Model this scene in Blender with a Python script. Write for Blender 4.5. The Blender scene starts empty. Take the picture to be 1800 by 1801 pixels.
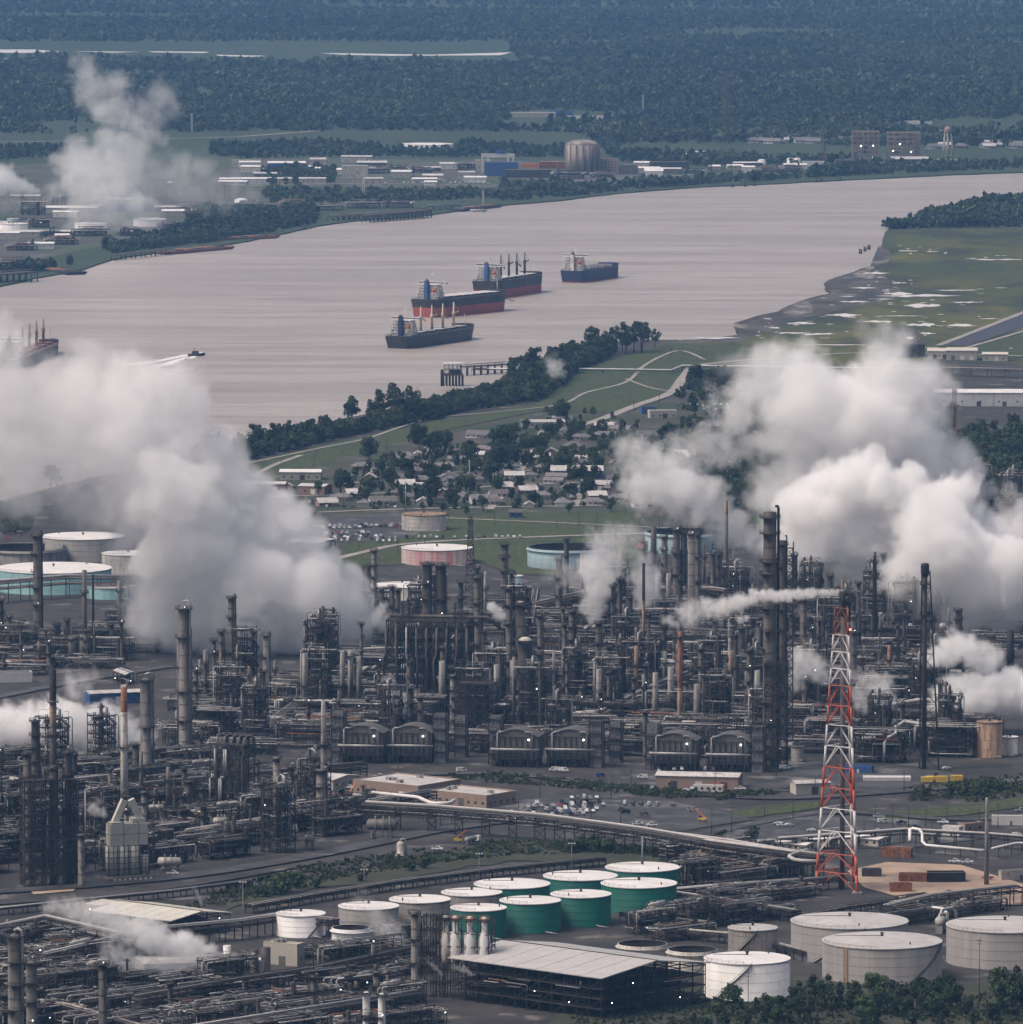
import bpy, math, random
from math import radians, sin, cos, pi, atan2, hypot, sqrt
from mathutils import Vector, Matrix, noise
from mathutils.geometry import tessellate_polygon
S = bpy.context.scene
# ---------------- camera, sky, sun, exposure ----------------
CH, PITCH, FPX = 500.0, 5.35, 13520.0
cam = bpy.data.cameras.new('camera'); cam.lens = 270.4; cam.sensor_width = 36; cam.clip_start = 10; cam.clip_end = 60000
co = bpy.data.objects.new('camera', cam); S.collection.objects.link(co)
co.location = (0, 0, CH); co.rotation_euler = (radians(90-PITCH), 0, 0); S.camera = co
W = bpy.data.worlds.new('World'); S.world = W; W.use_nodes = True
nt = W.node_tree; bg = nt.nodes['Background']
sky = nt.nodes.new('ShaderNodeTexSky'); sky.sky_type = 'NISHITA'; sky.sun_disc = False
SUN_EL, SUN_AZ = 58.0, 255.0      # azimuth clockwise from +Y
sky.sun_elevation = radians(SUN_EL); sky.sun_rotation = radians(SUN_AZ)
sky.air_density = 1.0; sky.dust_density = 10.0; sky.ozone_density = 0.0
nt.links.new(sky.outputs[0], bg.inputs[0]); bg.inputs[1].default_value = 0.082
sun = bpy.data.lights.new('sun', 'SUN'); sun.energy = 1.15; sun.angle = radians(20); sun.color = (1, .92, .88)
so = bpy.data.objects.new('sun', sun); S.collection.objects.link(so)
_a = radians(SUN_AZ); _e = radians(SUN_EL)
so.rotation_euler = Vector((sin(_a)*cos(_e), cos(_a)*cos(_e), sin(_e))).to_track_quat('Z', 'Y').to_euler()
S.view_settings.view_transform = 'Standard'; S.view_settings.look = 'None'
S.view_settings.exposure = 0.60; S.view_settings.gamma = 1.0; S.view_settings.use_curve_mapping = False
cy = S.cycles
cy.volume_bounces = 10; cy.max_bounces = 12; cy.diffuse_bounces = 2; cy.glossy_bounces = 2; cy.transparent_max_bounces = 8; cy.transmission_bounces = 2
cy.volume_max_steps = 256; cy.volume_step_rate = 1.5; cy.use_adaptive_sampling = True; cy.adaptive_threshold = 0.02
cy.use_denoising = True; cy.caustics_reflective = False; cy.caustics_refractive = False; cy.sample_clamp_indirect = 4
# ---------------- projection helpers: photograph pixel -> place on the ground ----------------
_cp, _sp = cos(radians(PITCH)), sin(radians(PITCH))
def ray(u, v):
    x = (u-900)/FPX; y = (v-900)/FPX
    return Vector((x, _cp-y*_sp, -_sp-y*_cp))
def gp(u, v, z=0.0):
    d = ray(u, v); t = (z-CH)/d.z
    return Vector((d.x*t, d.y*t, z))
def sc(v, z=0.0):
    return (z-CH)/ray(900, v).z/FPX
def zt(v, y):
    d = ray(900, v); return CH+d.z*y/d.y
def px(P):
    """world -> photo pixel"""
    y = P[1]*_cp-(P[2]-CH)*_sp; up = P[1]*_sp+(P[2]-CH)*_cp
    return 900+P[0]/y*FPX, 900-up/y*FPX
# ---------------- materials ----------------
M = {}
def mat(name, c1, c2=None, scale=.1, rough=.7, metal=0.0, stretch=(1, 1, 1), bump=0, world=False, c3=None, s3=None, t3=(.5, .6), spec=.3, rnd=0, detail=6, thr=(.35, .65)):
    m = bpy.data.materials.new(name); m.use_nodes = True; M[name] = m
    n = m.node_tree.nodes; l = m.node_tree.links; b = n['Principled BSDF']
    b.inputs['Roughness'].default_value = rough; b.inputs['Metallic'].default_value = metal
    b.inputs['Specular IOR Level'].default_value = spec
    b.inputs['Base Color'].default_value = (*c1, 1)
    if c2 is None and not rnd: return m
    c2 = c2 or c1
    if world: g = n.new('ShaderNodeNewGeometry'); src = g.outputs['Position']
    else: g = n.new('ShaderNodeTexCoord'); src = g.outputs['Object']
    mp = n.new('ShaderNodeMapping'); mp.inputs['Scale'].default_value = stretch; l.new(src, mp.inputs[0])
    if not world:
        oi = n.new('ShaderNodeObjectInfo'); ad = n.new('ShaderNodeVectorMath'); ad.operation = 'SCALE'
        cb = n.new('ShaderNodeCombineXYZ'); l.new(oi.outputs['Random'], cb.inputs[0]); l.new(oi.outputs['Random'], cb.inputs[1])
        l.new(cb.outputs[0], ad.inputs[0]); ad.inputs['Scale'].default_value = 900; l.new(ad.outputs[0], mp.inputs['Location'])
    def nz(s, lo, hi, a, bb, det=detail):
        t = n.new('ShaderNodeTexNoise'); t.inputs['Scale'].default_value = s; t.inputs['Detail'].default_value = det; t.inputs['Roughness'].default_value = .62
        l.new(mp.outputs[0], t.inputs[0])
        r = n.new('ShaderNodeMapRange'); r.inputs[1].default_value = lo; r.inputs[2].default_value = hi; l.new(t.outputs[0], r.inputs[0])
        x = n.new('ShaderNodeMix'); x.data_type = 'RGBA'; l.new(r.outputs[0], x.inputs[0])
        for i, c in ((6, a), (7, bb)):
            if isinstance(c, tuple): x.inputs[i].default_value = (*c, 1)
            else: l.new(c, x.inputs[i])
        return t, x.outputs[2]
    t, o = nz(scale, thr[0], thr[1], c1, c2)
    if c3: _, o = nz(s3 or scale*5, t3[0], t3[1], o, c3)
    if rnd:
        oi = n.new('ShaderNodeObjectInfo'); r = n.new('ShaderNodeMapRange'); l.new(oi.outputs['Random'], r.inputs[0])
        r.inputs[3].default_value = 1-rnd; r.inputs[4].default_value = 1+rnd
        v = n.new('ShaderNodeVectorMath'); v.operation = 'SCALE'; l.new(o, v.inputs[0]); l.new(r.outputs[0], v.inputs['Scale']); o = v.outputs[0]
    l.new(o, b.inputs['Base Color'])
    if bump:
        bp = n.new('ShaderNodeBump'); bp.inputs['Strength'].default_value = 1; bp.inputs['Distance'].default_value = bump
        l.new(t.outputs[0], bp.inputs['Height']); l.new(bp.outputs[0], b.inputs['Normal'])
    return m
def emi(name, col, st):
    m = bpy.data.materials.new(name); m.use_nodes = True; M[name] = m
    b = m.node_tree.nodes['Principled BSDF']; b.inputs['Base Color'].default_value = (*col, 1)
    b.inputs['Emission Color'].default_value = (*col, 1); b.inputs['Emission Strength'].default_value = st
# ---------------- mesh builder ----------------
class MB:
    def __init__(s): s.v = []; s.f = []; s.sm = []
    def add(s, vs, fs, smooth=False):
        o = len(s.v); s.v.extend(vs); s.f.extend([tuple(i+o for i in f) for f in fs]); s.sm.extend([smooth]*len(fs)); return s
    def box(s, cx, cy, z0, sx, sy, sz, rz=0, top=1.0, topy=None):
        c, d = cos(rz), sin(rz); vs = []
        for z, k, ky in ((z0, 1, 1), (z0+sz, top, topy if topy is not None else top)):
            for a, b in ((-1, -1), (1, -1), (1, 1), (-1, 1)):
                x = a*sx/2*k; y = b*sy/2*ky; vs.append((cx+x*c-y*d, cy+x*d+y*c, z))
        return s.add(vs, [(3, 2, 1, 0), (4, 5, 6, 7), (0, 1, 5, 4), (1, 2, 6, 5), (2, 3, 7, 6), (3, 0, 4, 7)])
    def lathe(s, cx, cy, prof, n=16, smooth=True, cap=(True, True)):
        vs = []
        for r, z in prof:
            for i in range(n):
                a = 2*pi*i/n; vs.append((cx+r*cos(a), cy+r*sin(a), z))
        fs = []
        for j in range(len(prof)-1):
            for i in range(n):
                k = (i+1) % n; fs.append((j*n+i, j*n+k, (j+1)*n+k, (j+1)*n+i))
        s.add(vs, fs, smooth)
        o = len(s.v)-len(vs)
        if cap[0] and prof[0][0] > .01: s.f.append(tuple(o+i for i in range(n))[::-1]); s.sm.append(False)
        if cap[1] and prof[-1][0] > .01: s.f.append(tuple(o+(len(prof)-1)*n+i for i in range(n))); s.sm.append(False)
        return s
    def cyl(s, cx, cy, z0, z1, r0, r1=None, n=10): return s.lathe(cx, cy, [(r0, z0), (r0 if r1 is None else r1, z1)], n)
    def tube(s, pts, r, n=6, cap=True):
        pts = [Vector(p) for p in pts]; rings = []
        for i, p in enumerate(pts):
            a = pts[max(0, i-1)]; b = pts[min(len(pts)-1, i+1)]
            d = (b-a)
            if d.length < 1e-6: d = Vector((0, 0, 1))
            d.normalize()
            ref = Vector((0, 0, 1)) if abs(d.z) < .9 else Vector((1, 0, 0))
            x = d.cross(ref).normalized(); y = d.cross(x)
            k = 1.0
            if 0 < i < len(pts)-1:
                c = (p-a).normalized().dot((b-p).normalized()); k = 1/max(.6, sqrt(max(0, (1+c)/2)))
            rr = r[i] if isinstance(r, (list, tuple)) else r
            rings.append([p+(x*cos(2*pi*j/n)+y*sin(2*pi*j/n))*rr*k for j in range(n)])
        vs = [tuple(q) for g in rings for q in g]; fs = []
        for j in range(len(rings)-1):
            for i in range(n):
                k = (i+1) % n; fs.append((j*n+k, j*n+i, (j+1)*n+i, (j+1)*n+k))
        if cap: fs.append(tuple(range(n))); fs.append(tuple((len(rings)-1)*n+i for i in range(n))[::-1])
        return s.add(vs, fs, n > 5)
    def beam(s, p, q, w, h=None):
        """square bar from p to q"""
        p = Vector(p); q = Vector(q); d = (q-p)
        if d.length < 1e-6: return s
        d.normalize(); h = h or w
        ref = Vector((0, 0, 1)) if abs(d.z) < .95 else Vector((1, 0, 0))
        x = d.cross(ref).normalized()*w/2; y = d.cross(x).normalized()*h/2
        vs = [tuple(a+i*x+j*y) for a in (p, q) for i, j in ((-1, -1), (1, -1), (1, 1), (-1, 1))]
        return s.add(vs, [(0, 1, 5, 4), (1, 2, 6, 5), (2, 3, 7, 6), (3, 0, 4, 7), (3, 2, 1, 0), (4, 5, 6, 7)])
    def hull(s, ring_list, cap=True):
        n = len(ring_list[0]); vs = [p for g in ring_list for p in g]; fs = []
        for j in range(len(ring_list)-1):
            for i in range(n):
                k = (i+1) % n; fs.append((j*n+i, j*n+k, (j+1)*n+k, (j+1)*n+i))
        if cap: fs.append(tuple(range(n))[::-1]); fs.append(tuple((len(ring_list)-1)*n+i for i in range(n)))
        return s.add(vs, fs)
    def build(s, name, m=None, parent=None, loc=None):
        me = bpy.data.meshes.new(name); me.from_pydata(s.v, [], s.f)
        me.polygons.foreach_set('use_smooth', s.sm); me.update()
        if m is not None: me.materials.append(M[m])
        o = bpy.data.objects.new(name, me); S.collection.objects.link(o)
        if parent is not None: o.parent = parent
        if loc is not None: o.location = loc
        return o
def root(name, loc, rz=0, label=None, cat=None, group=None):
    o = bpy.data.objects.new(name, None); S.collection.objects.link(o); o.location = loc; o.rotation_euler = (0, 0, rz)
    LASTROOT[0] = o; return tag(o, label, cat, group)
LASTROOT = [None]
def tag(o, label=None, cat=None, group=None, kind=None):
    if cat and not kind: kind = 'thing'
    for k, x in (('label', label), ('category', cat), ('group', group), ('kind', kind)):
        if x: o[k] = x
    return o
KIDS = {}
def copy_tree(o, parent=None):
    c = o.copy(); S.collection.objects.link(c)
    if parent is not None: c.parent = parent
    for ch in o.children: copy_tree(ch, c)
    return c
def sheet(name, pts, z, m, skirt=0, kind='structure', world=False):
    """flat ground piece from photo pixels (or world xy)"""
    P = [Vector((p[0], p[1], z)) if world else gp(p[0], p[1], z) for p in pts]
    b = MB(); tr = tessellate_polygon([P])
    b.v = [tuple(p) for p in P]
    def up(t):
        a, bb, c = (P[i] for i in t); return t if (bb-a).cross(c-a).z > 0 else t[::-1]
    b.f = [up(tuple(t)) for t in tr]; b.sm = [False]*len(b.f)
    if skirt:
        n = len(P); b.v += [(p.x, p.y, z-skirt) for p in P]
        for i in range(n):
            k = (i+1) % n; b.f.append((i, k, k+n, i+n)); b.sm.append(False)
    o = b.build(name, m)
    if kind: o['kind'] = kind
    return o
def ribbon(name, pts, w, z, m, kind='structure', world=False):
    """a road or path: px polyline with a width in metres"""
    P = [Vector((p[0], p[1], z)) if world else gp(p[0], p[1], z) for p in pts]; b = MB(); vs = []
    for i, p in enumerate(P):
        d = (P[min(i+1, len(P)-1)]-P[max(0, i-1)]); d.z = 0; d.normalize(); nrm = Vector((-d.y, d.x, 0))
        vs += [tuple(p+nrm*w/2), tuple(p-nrm*w/2)]
    b.add(vs, [(2*i+1, 2*i+3, 2*i+2, 2*i) for i in range(len(P)-1)])
    o = b.build(name, m)
    if kind: o['kind'] = kind
    return o
def smooth_line(pts, k=4):
    out = []
    for i in range(len(pts)-1):
        p0 = pts[max(0, i-1)]; p1 = pts[i]; p2 = pts[i+1]; p3 = pts[min(len(pts)-1, i+2)]
        for j in range(k):
            t = j/k
            out.append(tuple(.5*((2*p1[a])+(-p0[a]+p2[a])*t+(2*p0[a]-5*p1[a]+4*p2[a]-p3[a])*t*t+(-p0[a]+3*p1[a]-3*p2[a]+p3[a])*t**3) for a in range(len(p1))))
    out.append(tuple(pts[-1])); return out
def inpoly(x, y, P):
    c = False; j = len(P)-1
    for i in range(len(P)):
        if (P[i][1] > y) != (P[j][1] > y) and x < (P[j][0]-P[i][0])*(y-P[i][1])/(P[j][1]-P[i][1])+P[i][0]: c = not c
        j = i
    return c
# ---------------- steam (fog grids grown from puffs by geometry nodes) ----------------
def volmat(name, col, dens, aniso=0.2):
    m = bpy.data.materials.new(name); m.use_nodes = True; M[name] = m; n = m.node_tree.nodes; l = m.node_tree.links
    n.remove(n['Principled BSDF']); v = n.new('ShaderNodeVolumePrincipled')
    v.inputs['Color'].default_value = (*col, 1); v.inputs['Density'].default_value = dens; v.inputs['Anisotropy'].default_value = aniso
    l.new(v.outputs[0], n['Material Output'].inputs['Volume']); return m
volmat('steam', (.997, .996, .998), 1.0, 0.0)
def steam(label, path, voxel=1.6, dens=.085, warp=.44, edge=2.0, big=None, seed=0, name='steam_plume', cat='steam', group=None, depth=None, cut=.0, den_exp=1.0):
    """path: list of strands; each strand a list of (u, v, radius_px, thickness 0-1) at ground depth Y given by `depth` (world y of the source)"""
    rnd = random.Random(seed); P = []
    Y = depth; k = Y/_cp/FPX
    for st in path:
        for i in range(len(st)-1):
            a, b = st[i], st[i+1]; L = hypot(a[0]-b[0], a[1]-b[1]); n = max(1, int(L/(.28*(a[2]+b[2])/2+1)))
            for j in range(n+(i == len(st)-2)):
                t = j/n; u = a[0]+(b[0]-a[0])*t; v = a[1]+(b[1]-a[1])*t; r = (a[2]+(b[2]-a[2])*t); w = a[3]+(b[3]-a[3])*t
                for q in range(3):
                    o = .42*r; yy = Y+rnd.uniform(-1, 1)*o*k*.8; d = ray(u+rnd.uniform(-o, o), v+rnd.uniform(-o, o))
                    p = Vector((0, 0, CH))+d*(yy/d.y); rr = r*k*rnd.uniform(.68, 1.0)
                    if p.z < rr*.35: p.z = rr*.35
                    P.append((p, rr, w))
    me = bpy.data.meshes.new(name); me.from_pydata([tuple(p[0]) for p in P], [], []); me.update()
    me.attributes.new('rad', 'FLOAT', 'POINT').data.foreach_set('value', [p[1] for p in P])
    me.attributes.new('den', 'FLOAT', 'POINT').data.foreach_set('value', [p[2] for p in P])
    o = bpy.data.objects.new(name, me); S.collection.objects.link(o); me.materials.append(M['steam'])
    tag(o, label, cat, 'steam plumes', 'stuff')
    pad = 1.25
    mn = [min(p[0][i]-p[1]*pad for p in P) for i in range(3)]; mx = [max(p[0][i]+p[1]*pad for p in P) for i in range(3)]
    mn[2] = max(mn[2], .5)
    g = bpy.data.node_groups.new('steam_field', 'GeometryNodeTree')
    g.interface.new_socket('Geometry', in_out='INPUT', socket_type='NodeSocketGeometry'); g.interface.new_socket('Geometry', in_out='OUTPUT', socket_type='NodeSocketGeometry')
    N = g.nodes.new; L = g.links.new
    gi = N('NodeGroupInput'); go = N('NodeGroupOutput'); pos = N('GeometryNodeInputPosition')
    R = max(p[1] for p in P); big = big or R
    off = N('ShaderNodeVectorMath'); off.operation = 'ADD'; L(pos.outputs[0], off.inputs[0]); off.inputs[1].default_value = (seed*71.3, seed*13.7, 0)
    def noi(scale, det, rough=.55):
        t = N('ShaderNodeTexNoise'); t.inputs['Scale'].default_value = scale; t.inputs['Detail'].default_value = det; t.inputs['Roughness'].default_value = rough
        L(off.outputs[0], t.inputs['Vector']); return t
    def mth(op, a, b=None, c=None):
        t = N('ShaderNodeMath'); t.operation = op
        for i, x in enumerate((a, b, c)):
            if x is None: continue
            if isinstance(x, (int, float)): t.inputs[i].default_value = x
            else: L(x, t.inputs[i])
        return t.outputs[0]
    def vm(op, a, b=None):
        t = N('ShaderNodeVectorMath'); t.operation = op; L(a, t.inputs[0])
        if b is not None:
            s = 'Scale' if op == 'SCALE' else 1
            if hasattr(b, 'name'): L(b, t.inputs[s])
            else: t.inputs[s].default_value = b
        return t
    # radius near the point (unwarped) scales the warp
    sn0 = N('GeometryNodeSampleNearest'); L(gi.outputs[0], sn0.inputs[0]); L(pos.outputs[0], sn0.inputs['Sample Position'])
    def samp(src, idx, typ='FLOAT'):
        t = N('GeometryNodeSampleIndex'); t.data_type = typ; L(gi.outputs[0], t.inputs['Geometry']); L(src, t.inputs['Value']); L(idx, t.inputs['Index']); return t.outputs[0]
    na = N('GeometryNodeInputNamedAttribute'); na.data_type = 'FLOAT'; na.inputs[0].default_value = 'rad'
    nd = N('GeometryNodeInputNamedAttribute'); nd.data_type = 'FLOAT'; nd.inputs[0].default_value = 'den'
    ip = N('GeometryNodeInputPosition')
    r0 = samp(na.outputs[0], sn0.outputs[0])
    n1 = noi(1.1/big, 5); w1 = vm('SUBTRACT', n1.outputs['Color'], (.5, .5, .5)); s1 = vm('SCALE', w1.outputs[0], mth('MULTIPLY', r0, warp*2.4))
    n2 = noi(4.5/big, 4); w2 = vm('SUBTRACT', n2.outputs['Color'], (.5, .5, .5)); s2 = vm('SCALE', w2.outputs[0], mth('MULTIPLY', r0, warp*.8))
    pw = vm('ADD', pos.outputs[0], s1.outputs[0]); pw2 = vm('ADD', pw.outputs[0], s2.outputs[0])
    sn = N('GeometryNodeSampleNearest'); L(gi.outputs[0], sn.inputs[0]); L(pw2.outputs[0], sn.inputs['Sample Position'])
    cpos = samp(ip.outputs[0], sn.outputs[0], 'FLOAT_VECTOR'); rad = samp(na.outputs[0], sn.outputs[0]); den = samp(nd.outputs[0], sn.outputs[0])
    df = vm('SUBTRACT', pw2.outputs[0], cpos); ln = N('ShaderNodeVectorMath'); ln.operation = 'LENGTH'; L(df.outputs[0], ln.inputs[0])
    dd = mth('DIVIDE', ln.outputs['Value'], rad)
    fb = noi(2.6/big, 8, .6)
    fbv = mth('SUBTRACT', fb.outputs[0], .5)
    wis = mth('SUBTRACT', 1.35, den)      # thin steam is ragged, thick steam is firm
    q = mth('ADD', mth('SUBTRACT', 1.0-cut, dd), mth('MULTIPLY', mth('MULTIPLY', fbv, wis), 4.0))
    e = N('ShaderNodeMapRange'); e.interpolation_type = 'SMOOTHSTEP'; L(q, e.inputs[0]); e.inputs[1].default_value = 0.0; L(mth('DIVIDE', edge*.35, mth('ADD', den, .25)), e.inputs[2])
    dens_f = mth('MULTIPLY', mth('MULTIPLY', e.outputs[0], mth('POWER', den, 2.0*den_exp)), dens)
    vc = N('GeometryNodeVolumeCube'); L(dens_f, vc.inputs['Density']); vc.inputs['Min'].default_value = mn; vc.inputs['Max'].default_value = mx
    for i, a in enumerate(('Resolution X', 'Resolution Y', 'Resolution Z')): vc.inputs[a].default_value = max(8, int((mx[i]-mn[i])/voxel))
    sm = N('GeometryNodeSetMaterial'); sm.inputs['Material'].default_value = M['steam']; L(vc.outputs[0], sm.inputs[0]); L(sm.outputs[0], go.inputs[0])
    md = o.modifiers.new('field', 'NODES'); md.node_group = g
    return o
# ---------------- ground materials ----------------
mat('mud_land', (.05, .05, .042), (.10, .095, .085), .02, .9, world=True, c3=(.05, .07, .035), s3=.008, t3=(.5, .56))
mat('water', (.355, .308, .275), (.44, .388, .35), .010, .3, world=True, stretch=(.14, 1.2, 1), thr=(.44, .56), detail=9, spec=.5, c3=(.285, .243, .212), s3=.045, t3=(.5, .66))  # light and dark ripple streaks are painted into the water colour
mat('grass', (.024, .036, .014), (.04, .054, .02), .03, .95, world=True, c3=(.07, .09, .035), s3=.3)
mat('marsh', (.04, .055, .016), (.10, .098, .026), .0035, .95, world=True, stretch=(1, .35, 1), c3=(.03, .036, .02), s3=.012, t3=(.45, .58), thr=(.4, .6))
mat('mudflat', (.035, .032, .026), (.085, .078, .068), .03, .7, world=True, stretch=(1, .35, 1), c3=(.24, .21, .19), s3=.02, t3=(.56, .64), thr=(.4, .6))
mat('forest_floor', (.028, .045, .024), (.04, .058, .03), .01, .95, world=True)
mat('asphalt', (.036, .034, .035), (.072, .069, .067), .06, .55, world=True, c3=(.15, .145, .14), s3=.03, t3=(.56, .64), thr=(.4, .6))
mat('plant_ground', (.026, .024, .024), (.05, .046, .044), .035, .75, world=True, c3=(.13, .12, .112), s3=.045, t3=(.58, .66), thr=(.4, .6))
mat('path', (.21, .195, .18), (.30, .28, .26), .05, .9, world=True)
mat('pond', (.72, .68, .66), (.62, .59, .57), .02, .35, world=True, spec=.6)  # pale base colour stands in for bright sky reflected by the pools
mat('crop', (.026, .042, .02), (.038, .054, .025), .004, .95, world=True, stretch=(1, .2, 1))
mat('leaf_dark', (.022, .036, .016), (.04, .06, .026), .3, .8, rnd=.35, spec=.15)
mat('leaf_mid', (.035, .056, .02), (.06, .088, .032), .3, .8, rnd=.3, spec=.15)
mat('leaf_olive', (.05, .06, .03), (.08, .09, .045), .3, .8, rnd=.3, spec=.15)
mat('bark', (.05, .04, .035), (.08, .07, .06), 1, .9)
ZW = -1.5
NEAR = [(-900, 2600), (-900, 1090), (-500, 985), (0, 880), (200, 832), (360, 790), (450, 768), (600, 736), (760, 706), (880, 668), (960, 636), (1010, 612), (1080, 600), (1160, 597),
        (1235, 597), (1300, 588), (1290, 568), (1370, 547), (1400, 532), (1462, 515), (1466, 488), (1530, 468), (1552, 425), (1562, 403), (1625, 388), (1800, 356), (2700, 330), (3500, 2600)]
FAR = [(-900, 5), (-900, 700), (-400, 590), (-50, 512), (60, 488), (140, 474), (200, 455), (280, 443), (390, 430), (480, 414), (560, 396), (620, 388), (750, 378), (870, 362), (1000, 350),
       (1100, 338), (1200, 330), (1400, 320), (1600, 310), (1800, 302), (2700, 285), (2700, 5)]
mat('far_leaf_dark', (.022, .042, .026), (.085, .115, .056), .0022, .8, world=True, stretch=(.45, 1, 1), thr=(.38, .62), c3=(.02, .035, .02), s3=.02, rnd=.45)  # crown colours lightened to stand in for thicker haze far off
mat('far_leaf_light', (.036, .056, .03), (.085, .105, .052), .003, .8, world=True, stretch=(.45, 1, 1), thr=(.38, .62), rnd=.45)  # distant haze is put into these lightened leaf tones as well
def rough_line(P, amp, seed, depth=4):
    r = random.Random(seed)
    for k in range(depth):
        Q = []
        for a, b_ in zip(P, P[1:]):
            d = hypot(a[0]-b_[0], (a[1]-b_[1])*5); Q += [a, ((a[0]+b_[0])/2+r.gauss(0, amp)*d*.3, (a[1]+b_[1])/2+r.gauss(0, amp)*d*.045)] if d > 9 else [a]
        P = Q+[P[-1]]
    return P
NEAR = NEAR[:1]+rough_line(NEAR[1:-1], .11, 3, 5)+NEAR[-1:]; FAR = FAR[:1]+rough_line(FAR[1:-1], .10, 4, 5)+FAR[-1:]
b = MB(); b.add([(-9000, 1500, -3), (9000, 1500, -3), (9000, 60000, -3), (-9000, 60000, -3)], [(0, 1, 2, 3)]); b.build('terrain', 'mud_land')['kind'] = 'structure'
W_ = [(-3000, 2900, 0), (9000, 2900, 0), (9000, 12500, 0), (-3000, 12500, 0)]
# river water: a finely rippled surface
def river():
    b = MB(); P = [Vector((-2600, 2500, ZW)), Vector((5000, 2500, ZW)), Vector((5000, 12000, ZW)), Vector((-2600, 12000, ZW))]
    b.add([tuple(p) for p in P], [(0, 1, 2, 3)]); o = b.build('river', 'water'); o['kind'] = 'structure'
    m = M['water']; n = m.node_tree.nodes; l = m.node_tree.links
    g = n.new('ShaderNodeNewGeometry'); mp = n.new('ShaderNodeMapping'); mp.inputs['Scale'].default_value = (.3, 1, 1); mp.inputs['Rotation'].default_value = (0, 0, .25); l.new(g.outputs['Position'], mp.inputs[0])
    t = n.new('ShaderNodeTexNoise'); t.inputs['Scale'].default_value = .06; t.inputs['Detail'].default_value = 6; l.new(mp.outputs[0], t.inputs[0])
    bp = n.new('ShaderNodeBump'); bp.inputs['Distance'].default_value = 1.6; bp.inputs['Strength'].default_value = 1; l.new(t.outputs[0], bp.inputs['Height'])
    l.new(bp.outputs[0], n['Principled BSDF'].inputs['Normal'])
river()
sheet('near_land', NEAR, 0, 'plant_ground', skirt=2)
FARZ = [gp(u, v) for u, v in FAR if v > 5]
far_pts = [(p.x, p.y) for p in FARZ]+[(8000, 45000), (-8000, 45000)]
sheet('far_land', far_pts, 0, 'forest_floor', skirt=2, world=True)
# ---------------- vegetation ----------------
def leaf_blob(seed, R, H, n, size, z0=0.0, lobes=7, flat=.0):
    """crown of small leaf clumps: a few lobes, each a shell of leaf faces; crown spans z0..z0+H with radius R"""
    r = random.Random(seed); b = MB(); L = []
    for i in range(lobes):
        a = r.uniform(0, 2*pi); rr = R*.62*sqrt(r.random()); h = r.uniform(.22, .8)
        k = 1-abs(h-.45)*.9
        L.append((rr*cos(a)*k, rr*sin(a)*k, z0+H*h, R*r.uniform(.30, .52)*k))
    for i in range(n):
        x, y, z, q = L[i % lobes]
        d = Vector((r.gauss(0, 1), r.gauss(0, 1), r.gauss(0, 1)*.8+.15)).normalized()
        p = Vector((x, y, z))+d*q*r.uniform(.62, 1.08)
        nrm = (d+Vector((r.gauss(0, .5), r.gauss(0, .5), r.gauss(0, .5)))).normalized()
        t = nrm.cross(Vector((r.gauss(0, 1), r.gauss(0, 1), r.gauss(0, 1)))).normalized(); w = nrm.cross(t)
        s = size*r.uniform(.6, 1.3)
        b.add([tuple(p+t*s), tuple(p+w*s*.8), tuple(p-t*s*.9), tuple(p-w*s*.8)], [(0, 1, 2, 3)])
    return b
def trunk_mb(seed, H, r0, R, z0):
    r = random.Random(seed); b = MB()
    b.tube([(0, 0, -.3), (r.uniform(-.3, .3), r.uniform(-.3, .3), H*.45), (r.uniform(-.6, .6), r.uniform(-.6, .6), H*.85)], [r0, r0*.75, r0*.3], 7)
    for i in range(5):
        a = r.uniform(0, 2*pi); z = H*r.uniform(.3, .6)
        b.tube([(0, 0, z), (cos(a)*R*.4, sin(a)*R*.4, z+H*.14), (cos(a)*R*.75, sin(a)*R*.75, z+H*r.uniform(.2, .35))], [r0*.45, r0*.3, r0*.1], 5)
    return b
TREES = []
def tree_proto(seed, H, R, n, size, m, z0f=.25, lobes=8, r0=.35):
    t = root('tree', (0, 0, 0)); trunk_mb(seed, H, r0, R, z0f).build('trunk', 'bark', t)
    leaf_blob(seed, R, H*(1-z0f), n, size, H*z0f, lobes).build('crown', m, t); return t
PLACED = []   # prototypes are used by the first copy
class Proto:
    """a thing built once; the first placement is the original, later ones are copies"""
    def __init__(s, f): s.f = f; s.o = None; s.used = False
    def put(s, loc, rz=0, scale=1.0, label=None, cat=None, group=None):
        if s.o is None: s.o = s.f()
        o = s.o if not s.used else copy_tree(s.o)
        s.used = True
        o.location = loc; o.rotation_euler = (0, 0, rz)
        o.scale = (scale, scale, scale) if not isinstance(scale, tuple) else scale
        return tag(o, label, cat, group)
oak = [Proto(lambda s=s: tree_proto(s, 14, 7.2, 1500, .6, 'leaf_dark', .08, 13)) for s in (1, 2, 3)]
elm = [Proto(lambda s=s: tree_proto(s, 15, 5.8, 1200, .55, 'leaf_mid', .1, 11)) for s in (4, 5)]
airy = [Proto(lambda s=s: tree_proto(s, 17, 5.6, 760, .55, 'leaf_dark', .2, 10)) for s in (6, 7)]
bushp = [Proto(lambda s=s: tree_proto(s, 5, 3.4, 380, .42, 'leaf_mid', .05, 6, .15)) for s in (8, 9)]
slim = [Proto(lambda s=s: tree_proto(s, 13, 3.4, 800, .42, 'leaf_dark', .08, 9, .22)) for s in (10, 11)]
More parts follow.
